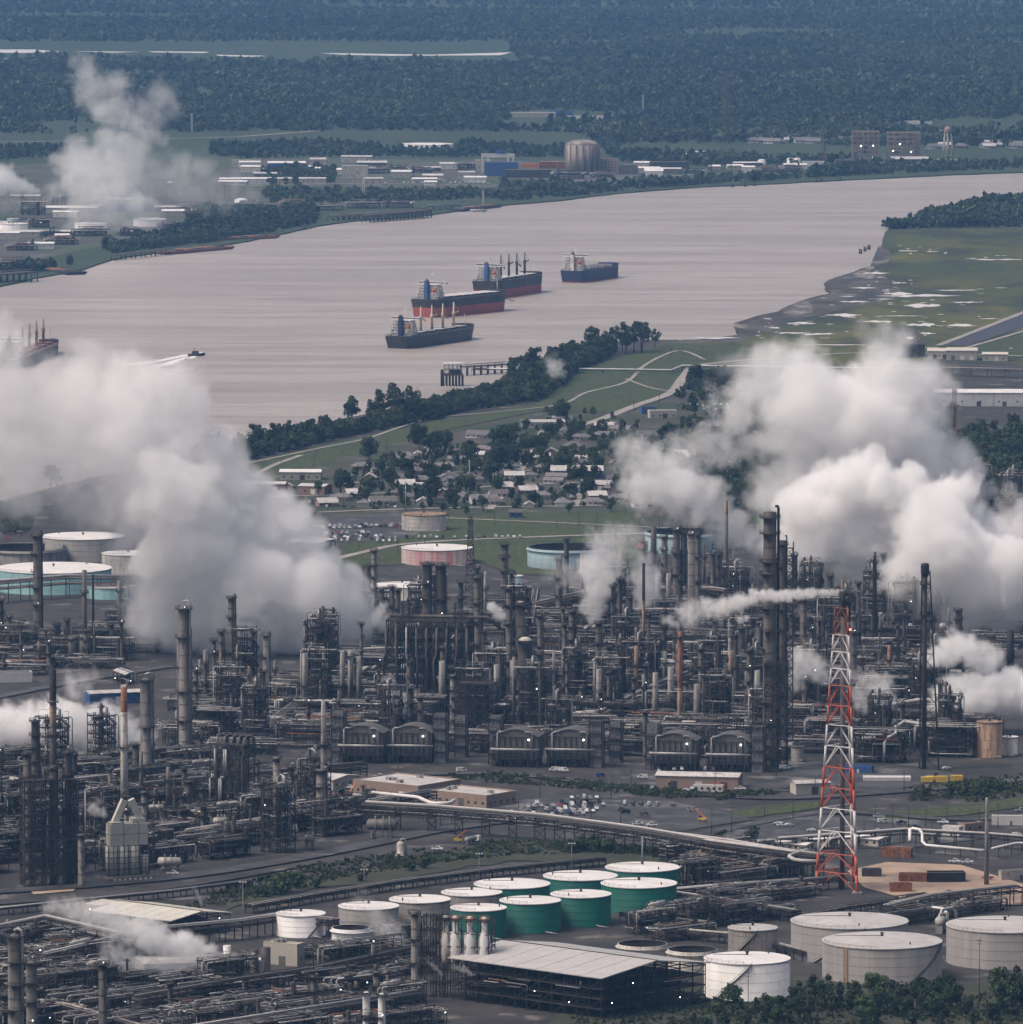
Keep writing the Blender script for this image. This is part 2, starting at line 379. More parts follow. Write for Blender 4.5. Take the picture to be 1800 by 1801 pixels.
# templates for masses nobody could count
TC = {}
def template(name, mbs):
    c = bpy.data.collections.new(name); TC[name] = c
    for i, (b, m) in enumerate(mbs):
        me = bpy.data.meshes.new(name); me.from_pydata(b.v, [], b.f); me.materials.append(M[m]); o = bpy.data.objects.new(name, me); c.objects.link(o)
template('far_crown', [(leaf_blob(20+i, 7.5, 15, 90, 2.3, 0, 7), ('far_leaf_dark', 'far_leaf_light', 'far_leaf_dark', 'far_leaf_dark')[i]) for i in range(4)])
template('near_crown', [(leaf_blob(30+i, 5, 10, 330, .75, 0, 8), ('leaf_dark', 'leaf_mid', 'leaf_olive')[i]) for i in range(3)])
template('shrub', [(leaf_blob(40+i, 1.9, 2.6, 90, .42, 0, 5), ('leaf_mid', 'leaf_olive', 'leaf_dark')[i]) for i in range(3)])
def scatter(name, pts, tmpl, label, cat):
    """pts: list of (x, y, z, scale, sz) -> one object that instances crowns of a mass of vegetation"""
    me = bpy.data.meshes.new(name); me.from_pydata([p[:3] for p in pts], [], []); me.update()
    me.attributes.new('sc', 'FLOAT_VECTOR', 'POINT').data.foreach_set('vector', [q for p in pts for q in (p[3], p[3], p[4])])
    o = bpy.data.objects.new(name, me); S.collection.objects.link(o); tag(o, label, cat, None, 'stuff')
    key = 'scatter_'+tmpl
    g = bpy.data.node_groups.get(key)
    if g is None:
        g = bpy.data.node_groups.new(key, 'GeometryNodeTree')
        g.interface.new_socket('Geometry', in_out='INPUT', socket_type='NodeSocketGeometry'); g.interface.new_socket('Geometry', in_out='OUTPUT', socket_type='NodeSocketGeometry')
        N = g.nodes.new; L = g.links.new; gi = N('NodeGroupInput'); go = N('NodeGroupOutput')
        ci = N('GeometryNodeCollectionInfo'); ci.inputs[0].default_value = TC[tmpl]; ci.inputs['Separate Children'].default_value = True
        ip = N('GeometryNodeInstanceOnPoints'); ip.inputs['Pick Instance'].default_value = True; L(gi.outputs[0], ip.inputs['Points']); L(ci.outputs[0], ip.inputs['Instance'])
        rv = N('FunctionNodeRandomValue'); rv.data_type = 'FLOAT_VECTOR'; rv.inputs[1].default_value = (0, 0, 6.283); L(rv.outputs[0], ip.inputs['Rotation'])
        na = N('GeometryNodeInputNamedAttribute'); na.data_type = 'FLOAT_VECTOR'; na.inputs[0].default_value = 'sc'; L(na.outputs[0], ip.inputs['Scale']); L(ip.outputs[0], go.inputs[0])
    md = o.modifiers.new('scatter', 'NODES'); md.node_group = g; return o
def fill(poly, spacing, seed, s=(.7, 1.25), gaps=0.0, gs=.004, holes=(), world=False, fx=1.0):
    r = random.Random(seed); P = [(q[0], q[1]) for q in poly] if world else [tuple(gp(*q))[:2] for q in poly]
    Hs = [[tuple(gp(*q))[:2] for q in h] for h in holes]
    x0, x1 = min(p[0] for p in P), max(p[0] for p in P); y0, y1 = min(p[1] for p in P), max(p[1] for p in P)
    n = int((x1-x0)*(y1-y0)/spacing**2); out = []
    for _ in range(n):
        x = r.uniform(x0, x1); y = r.uniform(y0, y1)
        if not inpoly(x, y, P) or any(inpoly(x, y, h) for h in Hs): continue
        if gaps:
            v = noise.noise(Vector((x*gs*fx, y*gs, seed*3.1)))+.5*noise.noise(Vector((x*gs*3*fx, y*gs*3, seed)))
            if v < gaps-.75: continue
            k = .75+.5*max(-.4, min(.6, v))
        else: k = 1
        q = r.uniform(*s)*k
        out.append((x, y, -.4, q, q*r.uniform(.8, 1.2)))
    return out
fw = []
fw += fill([(-1200, -30), (2900, -30), (2900, 10), (-1200, 10)], 40, 1, (1.3, 2.0), .5, .0012, fx=.5)
fw += fill([(-900, 10), (2600, 10), (2600, 74), (-900, 74)], 25, 2, (.9, 1.6), .42, .0016, fx=.6)
fw += fill([(900, 74), (2600, 74), (2600, 112), (1180, 108), (900, 104)], 22, 3, (.9, 1.5), .4, .002)
HO = [[(900, 200), (1120, 200), (1120, 212), (900, 212)], [(410, 196), (520, 192), (520, 198), (410, 200)], [(1640, 100), (1800, 100), (1800, 104), (1640, 104)]]
fw += fill([(-900, 110), (2600, 114), (2600, 195), (-900, 190)], 16.5, 4, (.75, 1.7), .42, .003, HO)
fw += fill([(-900, 190), (2600, 195), (2600, 252), (1050, 252), (1010, 232), (560, 232), (180, 234), (-900, 242)], 16, 5, (.7, 1.5), .5, .004, HO)
scatter('forest', fw, 'far_crown', 'dark bluish woodland stretching to the top of the view', 'forest')
fs = []
for i, (poly, sp) in enumerate([
    ([(-100, 262), (120, 262), (120, 275), (-100, 290)], 13), ([(370, 258), (560, 250), (700, 262), (860, 268), (860, 278), (700, 276), (560, 276), (430, 280), (370, 275)], 11),
    ([(800, 256), (990, 262), (990, 278), (830, 274)], 11), ([(1060, 266), (1220, 275), (1500, 280), (1500, 288), (1240, 292), (1090, 284)], 12),
    ([(1000, 254), (1120, 252), (1060, 262)], 12), ([(1450, 240), (1900, 244), (1900, 262), (1720, 258), (1450, 256)], 11),
    ([(1430, 296), (1500, 294), (1700, 288), (1900, 286), (1900, 296), (1700, 300), (1420, 313)], 9),
    ([(1100, 322), (1250, 316), (1400, 310), (1440, 312), (1300, 322), (1120, 333)], 10), ([(880, 330), (1000, 328), (1110, 324), (1110, 334), (1000, 346), (880, 354)], 9),
    ([(460, 300), (590, 300), (590, 322), (470, 326)], 9), ([(460, 340), (640, 342), (880, 338), (880, 350), (640, 358), (480, 360)], 10),
    ([(330, 375), (560, 372), (556, 392), (470, 410), (380, 425), (260, 438), (250, 418), (330, 405)], 7.5),
    ([(-60, 485), (60, 470), (140, 462), (60, 480), (-60, 503)], 8), ([(180, 440), (260, 425), (280, 436), (200, 450)], 8),
    ([(1545, 400), (1566, 395), (1640, 372), (1750, 352), (1950, 340), (1950, 398), (1700, 400), (1570, 403)], 7.5)]):
    fs += fill(poly, sp, 50+i, (.5, 1.0), .3, .01)
scatter('woodland', fs, 'far_crown', 'strips of green trees along the far river bank and headland', 'woodland')
# the near bank thicket and town greenery
ns = []
for i, (poly, sp, s) in enumerate([
    ([(340, 800), (480, 775), (640, 745), (760, 722), (880, 688), (930, 665), (960, 650), (965, 690), (900, 700), (760, 738), (600, 770), (480, 800), (350, 822)], 4.6, (.6, 1.6)),
    ([(880, 690), (930, 655), (1010, 622), (1080, 612), (1080, 626), (1020, 650), (960, 700), (900, 712)], 5.0, (1.0, 1.9)),
    ([(700, 730), (900, 690), (960, 690), (950, 706), (820, 722), (720, 748)], 5, (.7, 1.5)),
    ([(1655, 790), (1700, 765), (1840, 755), (1840, 880), (1760, 868), (1690, 835)], 7, (1.2, 2.2)), ([(1090, 815), (1200, 790), (1340, 760), (1420, 880), (1300, 905), (1180, 900), (1090, 880)], 8, (.9, 1.7)), ([(700, 800), (860, 780), (960, 790), (1060, 800), (1060, 890), (860, 895), (640, 900), (560, 880), (620, 840)], 17, (.5, 1.3)), ([(1190, 700), (1680, 690), (1680, 790), (1400, 800), (1200, 760)], 22, (.8, 1.6)), ([(960, 720), (1120, 735), (1130, 770), (980, 790), (930, 750)], 18, (.6, 1.2)),
    ([(-60, 905), (40, 895), (60, 935), (-60, 945)], 6, (.8, 1.2)), ([(1210, 660), (1270, 650), (1300, 668), (1260, 684), (1205, 690)], 7, (.5, .9))]):
    ns += fill(poly, sp, 80+i, s, .25, .02)
scatter('thicket', ns, 'near_crown', 'dense green thicket along the near river bank', 'thicket')
sh = []
for i, (poly, sp) in enumerate([
    ([(430, 1570), (520, 1545), (640, 1525), (760, 1500), (900, 1478), (1080, 1480), (1190, 1500), (1200, 1512), (1050, 1500), (900, 1505), (760, 1520), (600, 1545), (500, 1570), (400, 1590)], 2.4), ([(330, 1598), (400, 1560), (520, 1528), (640, 1508), (760, 1490), (640, 1530), (480, 1562), (400, 1590)], 3.2),
    ([(790, 1362), (900, 1362), (1180, 1390), (1300, 1398), (1180, 1404), (960, 1382), (800, 1372)], 2.2), ([(1260, 1398), (1330, 1392), (1400, 1385), (1400, 1392), (1260, 1408)], 2.2),
    ([(1600, 1385), (1800, 1360), (1840, 1372), (1840, 1392), (1720, 1410), (1600, 1408)], 2.8), ([(1180, 1750), (1300, 1738), (1500, 1738), (1640, 1742), (1830, 1760), (1830, 1801), (1180, 1815)], 3.2),
    ([(1000, 1790), (1250, 1770), (1250, 1815), (1000, 1815)], 3)]):
    sh += fill(poly, sp, 120+i, (.6, 1.25), .3, .05)
scatter('undergrowth', sh, 'shrub', 'low green scrub between the plant roads and around the tanks', 'undergrowth')
mat('scrub', (.024, .032, .016), (.05, .05, .035), .06, .95, world=True)
# ---------------- ground zones, far to near ----------------
ZZ = [.1]
def zone(name, pts, m, z=0):
    ZZ[0] += .0015 if name == 'pond' else .005; return sheet(name, pts, ZZ[0], m)
zone('field', [(-200, 76), (920, 78), (900, 106), (-200, 108)], 'crop'); zone('field', [(180, 234), (600, 233), (1000, 235), (1000, 262), (560, 252), (180, 260), (-200, 272), (-200, 244)], 'crop')
zone('field', [(1030, 254), (1500, 252), (1500, 284), (1100, 266)], 'crop'); zone('field', [(1600, 262), (1950, 262), (1950, 290), (1620, 288)], 'crop')
zone('industrial_ground', [(-200, 300), (380, 275), (560, 280), (860, 280), (1250, 300), (1240, 314), (1000, 332), (780, 356), (560, 368), (280, 410), (0, 470), (-200, 520)], 'mud_land')
zone('field', [(440, 328), (880, 330), (860, 348), (480, 352)], 'crop', .25)
for p in [[(-60, 87), (60, 87), (112, 91), (40, 93), (-60, 92)], [(-60, 102), (40, 102), (38, 105), (-60, 106)], [(262, 90), (370, 91), (360, 93), (270, 92)], [(380, 96), (470, 98), (440, 100), (385, 98)],
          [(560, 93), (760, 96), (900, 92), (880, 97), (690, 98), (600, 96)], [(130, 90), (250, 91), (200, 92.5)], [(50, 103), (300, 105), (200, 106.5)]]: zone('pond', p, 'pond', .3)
zone('marsh', [(1562, 405), (1700, 402), (1950, 400), (2600, 420), (2600, 600), (1800, 640), (1250, 640), (1160, 603), (1290, 590), (1420, 560), (1500, 500), (1540, 470)], 'marsh')
zone('mud_bank', rough_line([(1545, 432), (1562, 440), (1530, 478), (1580, 500), (1560, 530), (1480, 545), (1360, 572), (1300, 600), (1160, 604), (1160, 597.6), (1235, 597.6), (1300, 588.6), (1290, 568.6), (1370, 547.6), (1400, 532.6), (1462, 515.6), (1466, 488.6), (1530, 468.6)], .22, 8, 5), 'mudflat', .2)
rr = random.Random(9)
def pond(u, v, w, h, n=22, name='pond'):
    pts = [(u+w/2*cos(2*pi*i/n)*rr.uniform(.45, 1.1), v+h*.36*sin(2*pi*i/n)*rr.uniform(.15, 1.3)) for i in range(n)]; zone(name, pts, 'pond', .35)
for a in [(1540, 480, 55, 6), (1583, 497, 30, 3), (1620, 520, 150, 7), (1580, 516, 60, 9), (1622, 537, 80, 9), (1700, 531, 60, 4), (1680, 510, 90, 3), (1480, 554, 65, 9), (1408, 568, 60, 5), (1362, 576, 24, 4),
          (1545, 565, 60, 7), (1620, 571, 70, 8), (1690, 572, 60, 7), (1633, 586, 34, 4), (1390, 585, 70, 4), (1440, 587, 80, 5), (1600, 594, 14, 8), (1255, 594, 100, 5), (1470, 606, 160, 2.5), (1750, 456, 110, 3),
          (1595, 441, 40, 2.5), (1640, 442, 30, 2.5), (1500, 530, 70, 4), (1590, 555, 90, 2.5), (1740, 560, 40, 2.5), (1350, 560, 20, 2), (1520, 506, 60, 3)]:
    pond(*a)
    for k in range(4): pond(a[0]+rr.gauss(0, a[2]*.6), a[1]+rr.gauss(0, 4), a[2]*rr.uniform(.08, .3), rr.uniform(.8, 2.2))
zone('grass_slope', [(380, 825), (480, 803), (600, 775), (760, 742), (950, 708), (1010, 655), (1090, 628), (1180, 604), (1300, 608), (1420, 622), (1440, 640), (1230, 650), (1200, 690), (1100, 725), (950, 722), (760, 760), (600, 810), (480, 838), (380, 845)], 'grass')
mat('town_ground', (.03, .042, .018), (.06, .056, .048), .012, .9, world=True, c3=(.13, .12, .11), s3=.03, t3=(.6, .66), thr=(.42, .58))
zone('grass_field', [(400, 860), (480, 838), (760, 762), (950, 724), (1100, 726), (1200, 692), (1420, 645), (1690, 640), (1700, 925), (1400, 925), (1000, 940), (600, 960), (480, 1000), (400, 920)], 'town_ground')
zone('grass_field', [(790, 905), (1120, 900), (1120, 1010), (900, 1010), (840, 985), (560, 1000), (600, 960)], 'grass', .2)
zone('grass_field', [(1680, 615), (1900, 560), (1900, 625), (1700, 630)], 'grass', .2)
zone('grass_field', [(1180, 1455), (1320, 1420), (1440, 1408), (1440, 1420), (1300, 1440), (1200, 1462)], 'grass', .2); zone('grass_field', [(1540, 1430), (1700, 1415), (1850, 1395), (1850, 1410), (1700, 1432), (1550, 1442)], 'grass', .2)
zone('scrub_ground', rough_line([(400, 1590), (640, 1530), (900, 1478), (1190, 1500), (1240, 1530), (900, 1512), (640, 1555), (400, 1600)], .3, 5, 4), 'scrub', .15)
zone('scrub_ground', [(1180, 1730), (1420, 1722), (1900, 1735), (1900, 1850), (900, 1850), (1000, 1770)], 'scrub', .15)
zone('parking_lot', [(860, 1412), (960, 1402), (1180, 1408), (1330, 1440), (1180, 1462), (1000, 1452), (860, 1430)], 'asphalt', .2)
zone('parking_lot', [(1180, 1470), (1420, 1430), (1600, 1440), (1760, 1470), (1600, 1490), (1300, 1490)], 'asphalt', .2)
zone('parking_lot', [(1100, 1352), (1300, 1350), (1560, 1345), (1700, 1360), (1560, 1392), (1300, 1390), (1120, 1378)], 'asphalt', .2)
zone('car_park', [(470, 935), (560, 915), (700, 900), (760, 925), (720, 945), (560, 958), (480, 965)], 'asphalt', .3)
mat('sandy', (.30, .22, .165), (.36, .27, .2), .05, .9, world=True, c3=(.2, .16, .13), s3=.02)
zone('sandy_ground', [(1490, 1530), (1560, 1515), (1690, 1520), (1820, 1560), (1820, 1590), (1640, 1592), (1520, 1560)], 'sandy', .2)
zone('sandy_ground', [(1215, 1545), (1300, 1552), (1300, 1568), (1220, 1565)], 'sandy', .2); zone('sandy_ground', [(50, 1560), (140, 1553), (130, 1566), (60, 1572)], 'sandy', .3)
mat('canal', (.045, .04, .05), (.06, .05, .06), .02, .35, world=True)
zone('canal', [(1656, 605), (1820, 540), (1900, 515), (1900, 535), (1760, 588), (1700, 608)], 'canal', .5)
ribbon('canal_kerb', [(1650, 607), (1800, 549), (1900, 511)], 7, .8, 'path'); ribbon('canal_kerb', [(1700, 611), (1800, 582), (1900, 541)], 5, .8, 'path')
ZZ[0] = max(ZZ[0], .7)
_rb = ribbon
def ribbon(name, pts, w, z, m, **k):
    ZZ[0] += .006; return _rb(name, pts, w, ZZ[0], m, **k)
ribbon('levee_path', smooth_line([(300, 850), (380, 826), (480, 805), (560, 788), (640, 772), (700, 752), (760, 735), (870, 724), (985, 711), (1030, 690), (1100, 672), (1130, 645), (1165, 625), (1200, 616), (1240, 632)]), 3.4, .5, 'path')
ribbon('path', smooth_line([(445, 838), (480, 818), (530, 800)]), 5, .5, 'path'); ribbon('path', smooth_line([(1100, 665), (1140, 680), (1180, 688)]), 3, .5, 'path')
ribbon('gravel_road', smooth_line([(950, 760), (1040, 742), (1120, 712), (1180, 690), (1205, 660), (1240, 640), (1420, 625), (1560, 620), (1900, 628)]), 9, .55, 'path')
ribbon('road', smooth_line([(560, 990), (640, 970), (720, 955), (900, 945), (1200, 935)]), 7, .5, 'path'); ribbon('road', smooth_line([(780, 910), (900, 915), (1120, 925), (1300, 935)]), 5, .5, 'path')
ribbon('road', smooth_line([(-40, 1568), (150, 1556), (330, 1538), (500, 1512), (640, 1485), (760, 1460), (900, 1440)]), 13, .4, 'asphalt'); ribbon('road', smooth_line([(-40, 1590), (200, 1572), (400, 1545), (560, 1515)]), 4, .45, 'plant_ground')
ribbon('road', smooth_line([(500, 1380), (700, 1362), (900, 1360), (1100, 1382), (1300, 1400), (1440, 1400), (1700, 1380), (1900, 1355)]), 10, .4, 'asphalt')
ribbon('road', smooth_line([(-40, 1232), (120, 1200), (300, 1170)]), 9, .4, 'asphalt'); ribbon('road', smooth_line([(1190, 1478), (1440, 1428), (1700, 1440), (1900, 1420)]), 9, .45, 'asphalt')
for st in ([(470, 872), (640, 868), (860, 855), (1080, 845)], [(600, 850), (760, 838), (1000, 822)], [(560, 900), (760, 893), (1060, 888)], [(690, 868), (730, 820), (760, 775)], [(860, 895), (900, 850), (930, 800), (960, 750)], [(1010, 890), (1030, 840), (1050, 790)]): ribbon('street', smooth_line(st), 6, .5, 'path')
# ---------------- plant materials ----------------
mat('steel_dark', (.019, .0165, .016), (.042, .036, .032), .25, .7, stretch=(1, 1, .3), c3=(0.042, 0.027, 0.021), s3=.5, t3=(.58, .7))
mat('steel_grey', (.048, .044, .041), (.082, .075, .07), .3, .65, stretch=(1, 1, .2), c3=(0.022, 0.0193, 0.0193), s3=.8)
mat('shell_grey', (.105, .097, .09), (.17, .158, .146), .22, .6, stretch=(1, 1, .25), c3=(0.0504, 0.0432, 0.0418), s3=.9, t3=(.55, .68))
mat('shell_dark', (.04, .035, .032), (.075, .066, .059), .25, .6, stretch=(1, 1, .25), c3=(0.077, 0.0525, 0.0385), s3=.7, t3=(.58, .7))
mat('silver', (0.255, 0.251, 0.251), (0.357, 0.353, 0.348), .4, .5, metal=.25, c3=(0.153, 0.145, 0.14), s3=1.2, t3=(.55, .7))
mat('pipe_dull', (0.084, 0.081, 0.081), (0.132, 0.126, 0.123), .5, .6, c3=(0.054, 0.042, 0.036), s3=1.5)
mat('concrete', (0.221, 0.212, 0.204), (0.289, 0.281, 0.264), .15, .85, stretch=(1, 1, .2), c3=(0.153, 0.145, 0.136), s3=.5)
mat('tank_grey', (.155, .148, .145), (.205, .198, .193), .12, .8, stretch=(1.6, 1.6, .12), c3=(0.162, 0.149, 0.14), s3=.45, t3=(.5, .7))
mat('roof_white', (.60, .58, .57), (.70, .68, .67), .06, .6, c3=(.46, .44, .42), s3=.12, t3=(.5, .75))
mat('roof_grey', (.36, .345, .34), (.45, .435, .43), .07, .7, c3=(.30, .28, .27), s3=.2, t3=(.52, .75))
mat('white_paint', (.55, .54, .54), (.64, .63, .62), .15, .6, stretch=(1, 1, .2), c3=(.42, .40, .38), s3=.6, t3=(.55, .75))
mat('dirty_white', (.38, .36, .33), (.50, .47, .43), .25, .75, stretch=(1, 1, .25), c3=(.22, .18, .14), s3=.7, t3=(.5, .68))
mat('green_paint', (.001, .060, .046), (.002, .078, .060), .08, .6, stretch=(1.5, 1.5, .12), c3=(.003, .085, .066), s3=.3, t3=(.5, .7), spec=.15)
mat('teal_paint', (.12, .235, .25), (.155, .28, .30), .08, .6, stretch=(1, 1, .2), c3=(.10, .19, .2), s3=.3)
mat('pale_blue', (.23, .315, .35), (.28, .37, .405), .1, .6, stretch=(1, 1, .2), c3=(.22, .31, .35), s3=.3)
mat('rust', (.20, .075, .035), (.30, .14, .08), .3, .85, stretch=(1, 1, .25), c3=(.12, .05, .03), s3=.8)
mat('rusty_brown', (.22, .15, .10), (.30, .22, .16), .2, .85, stretch=(1, 1, .15), c3=(.16, .09, .06), s3=.5)
mat('pink_wall', (.30, .11, .12), (.34, .31, .29), .16, .85, stretch=(1.5, 1.5, .05), thr=(.45, .55), c3=(.25, .2, .19), s3=.6)
mat('red_paint', (.42, .075, .035), (.50, .11, .055), .3, .6, c3=(.33, .14, .09), s3=.8, t3=(.55, .7)); mat('mast_white', (.60, .58, .57), (.68, .66, .65), .3, .6)
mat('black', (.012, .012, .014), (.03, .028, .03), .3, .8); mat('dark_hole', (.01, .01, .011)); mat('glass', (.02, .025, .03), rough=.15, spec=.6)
mat('tan_wall', (.27, .20, .16), (.33, .25, .2), .2, .85, rnd=.12); mat('beige_wall', (.40, .37, .32), (.46, .43, .38), .3, .85, rnd=.15)
mat('brick_wall', (.20, .13, .11), (.26, .18, .15), .8, .9, rnd=.2); mat('roof_metal', (.42, .40, .39), (.50, .48, .47), .05, .5, rnd=.12, c3=(.34, .32, .31), s3=.2)
mat('shed_roof', (.40, .385, .385), (.455, .44, .435), .03, .45, stretch=(1, 6, 1), c3=(.36, .34, .335), s3=.15); mat('cream_roof', (.47, .45, .39), (.53, .51, .45), .04, .55, c3=(.40, .37, .31), s3=.1, t3=(.55, .7))
mat('shingle_roof', (.10, .095, .10), (.17, .16, .16), .6, .9, rnd=.3); mat('blue_paint', (.03, .08, .22), (.05, .11, .28), .3, .6, rnd=.2); mat('yellow_paint', (.55, .36, .05), (.62, .42, .08), .3, .6)
mat('orange_paint', (.5, .16, .04), (.58, .22, .06), .3, .6); mat('scr_panel', (.19, .19, .20), (.25, .25, .26), .3, .7, c3=(0.0845, 0.0845, 0.091), s3=1)
emi('lamp_white', (1, .97, .9), 9); emi('lamp_red', (1, .1, .08), 6)
LAMPS = random.Random(77)
# ---------------- storage tanks ----------------
def spiral(R, H, a0, sweep):
    b = MB(); n = 14
    for s0, rr, w in ((0, R+.15, .18), (0, R+1.15, .18)):
        pts = [(rr*cos(a0+sweep*i/n), rr*sin(a0+sweep*i/n), H*i/n) for i in range(n+1)]; b.tube(pts, .16, 4)
    pts = [(cos(a0+sweep*i/n)*(R+1.2), sin(a0+sweep*i/n)*(R+1.2), H*i/n+1.1) for i in range(n+1)]; b.tube(pts, .07, 4)
    m = int(H/.7)
    for i in range(m):
        a = a0+sweep*i/m; b.box(cos(a)*(R+.65), sin(a)*(R+.65), H*i/m, .9, .5, .08, a)
    return b
def rail(b, R, z, a0=0, a1=2*pi, h=1.1, step=3.2, cx=0, cy=0, r=.055):
    n = max(4, int(abs(a1-a0)*R/step))
    P = [(cx+R*cos(a0+(a1-a0)*i/n), cy+R*sin(a0+(a1-a0)*i/n)) for i in range(n+1)]
    b.tube([(x, y, z+h) for x, y in P], r, 3, False); b.tube([(x, y, z+h*.55) for x, y in P], r*.8, 3, False)
    for x, y in P: b.beam((x, y, z), (x, y, z+h), .09)
def tank(u, vr, w, h, wall, roofm, label, roof='cone', stair=None, streak=None, group='storage tanks', vents=1):
    P = gp(u, vr+h); s = sc(vr+h); R = w/2*s; H = zt(vr, P.y); n = 48 if w > 60 else 28
    t = root('storage_tank', P, 0, label, 'storage tank', group); b = MB()
    if roof == 'open':
        b.lathe(0, 0, [(R, 0), (R, H), (R-.35, H)], n, cap=(False, False)); b.build('shell', wall, t)
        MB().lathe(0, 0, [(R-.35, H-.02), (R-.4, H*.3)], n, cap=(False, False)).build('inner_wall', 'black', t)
        MB().lathe(0, 0, [(R-.5, H*.38), (R-.8, H*.42), (.5, H*.44)], n).build('floating_roof', 'dark_hole' if roofm == 'dark' else roofm, t)
        MB().lathe(0, 0, [(R+.1, H-1.6), (R+.9, H-1.5), (R+.9, H-1.3), (R+.1, H-1.2)], n, cap=(False, False)).build('wind_girder', wall, t)
        g = MB(); g.beam((R-1, 0, H), (R*.25, 0, H*.52), .6, .3); g.build('rolling_ladder', 'steel_grey', t)
    else:
        b.lathe(0, 0, [(R+.15, 0), (R+.15, .4), (R, .4), (R, H)], n, cap=(False, True)); b.build('shell', wall, t)
        rise = R*(.075 if roof == 'cone' else .03 if roof == 'flat' else .16)
        if roof == 'dome': pr = [(R*cos(a), H+.02+rise*2*sin(a)) for a in (0, .3, .6, .9, 1.2, 1.5)]
        else: pr = [(R+.25, H-.25), (R+.25, H+.12), (R*.5, H+rise*.55), (.6, H+rise)]
        rf = MB(); rf.lathe(0, 0, pr, n, smooth=(roof == 'dome'), cap=(False, True)); ro = rf.build('roof', roofm, t)
        g = MB(); g.cyl(0, 0, H+rise-.1, H+rise+1.3, .55, n=8); g.cyl(0, 0, H+rise+1.2, H+rise+1.5, .9, n=8); g.build('vent', 'steel_grey', ro)
        for k in range(vents):
            a = 2.1*k+u; g = MB(); g.cyl(cos(a)*R*.75, sin(a)*R*.75, H, H+1.6, .3, n=6); g.build('vent', 'steel_grey', ro)
        if w > 60 and roof == 'cone':
            g = MB(); g.beam((R*.9*cos(2.6), R*.9*sin(2.6), H+.35), (0, 0, H+rise+.2), .5, .15); g.build('walkway', 'steel_grey', ro)
    g = MB()
    if w > 60: rail(g, R-.2, H+.1, 0, 2*pi if roof == 'open' else 0.01) if roof == 'open' else rail(g, R-.4, H+.15, 3.3, 4.6)
    else: rail(g, R-.2, H+.1, 3.2, 4.9)
    g.build('handrail', 'steel_grey', t)
    for k in range(1, 4 if w > 60 else 3):   # plate courses stand slightly proud
        MB().lathe(0, 0, [(R+.01, H*k/4), (R+.035, H*k/4), (R+.035, H*k/4+.07), (R+.01, H*k/4+.07)], n, cap=(False, False)).build('plate_course', wall, t)
    if stair is not None: spiral(R, H, stair, .9 if w > 80 else 1.3).build('staircase', 'black', t)
    if streak is not None:
        a = streak; MB().box(cos(a)*(R+.12), sin(a)*(R+.12), 0, .3, 2.2*s/.25, H-.1, a).build('pipe_chase', 'rusty_brown', t)
    g = MB(); g.tube([(R*.5, -R*.95, 1), (R*.55, -R*1.12, 1), (R*.9, -R*1.25, .6)], .3, 6); g.build('fill_pipe', 'silver', t)
    TANKFOOT.append((P.x, P.y, R+2)); return t
TANKFOOT = []
GR = 'green and white tanks'; GY = 'large grey tanks'
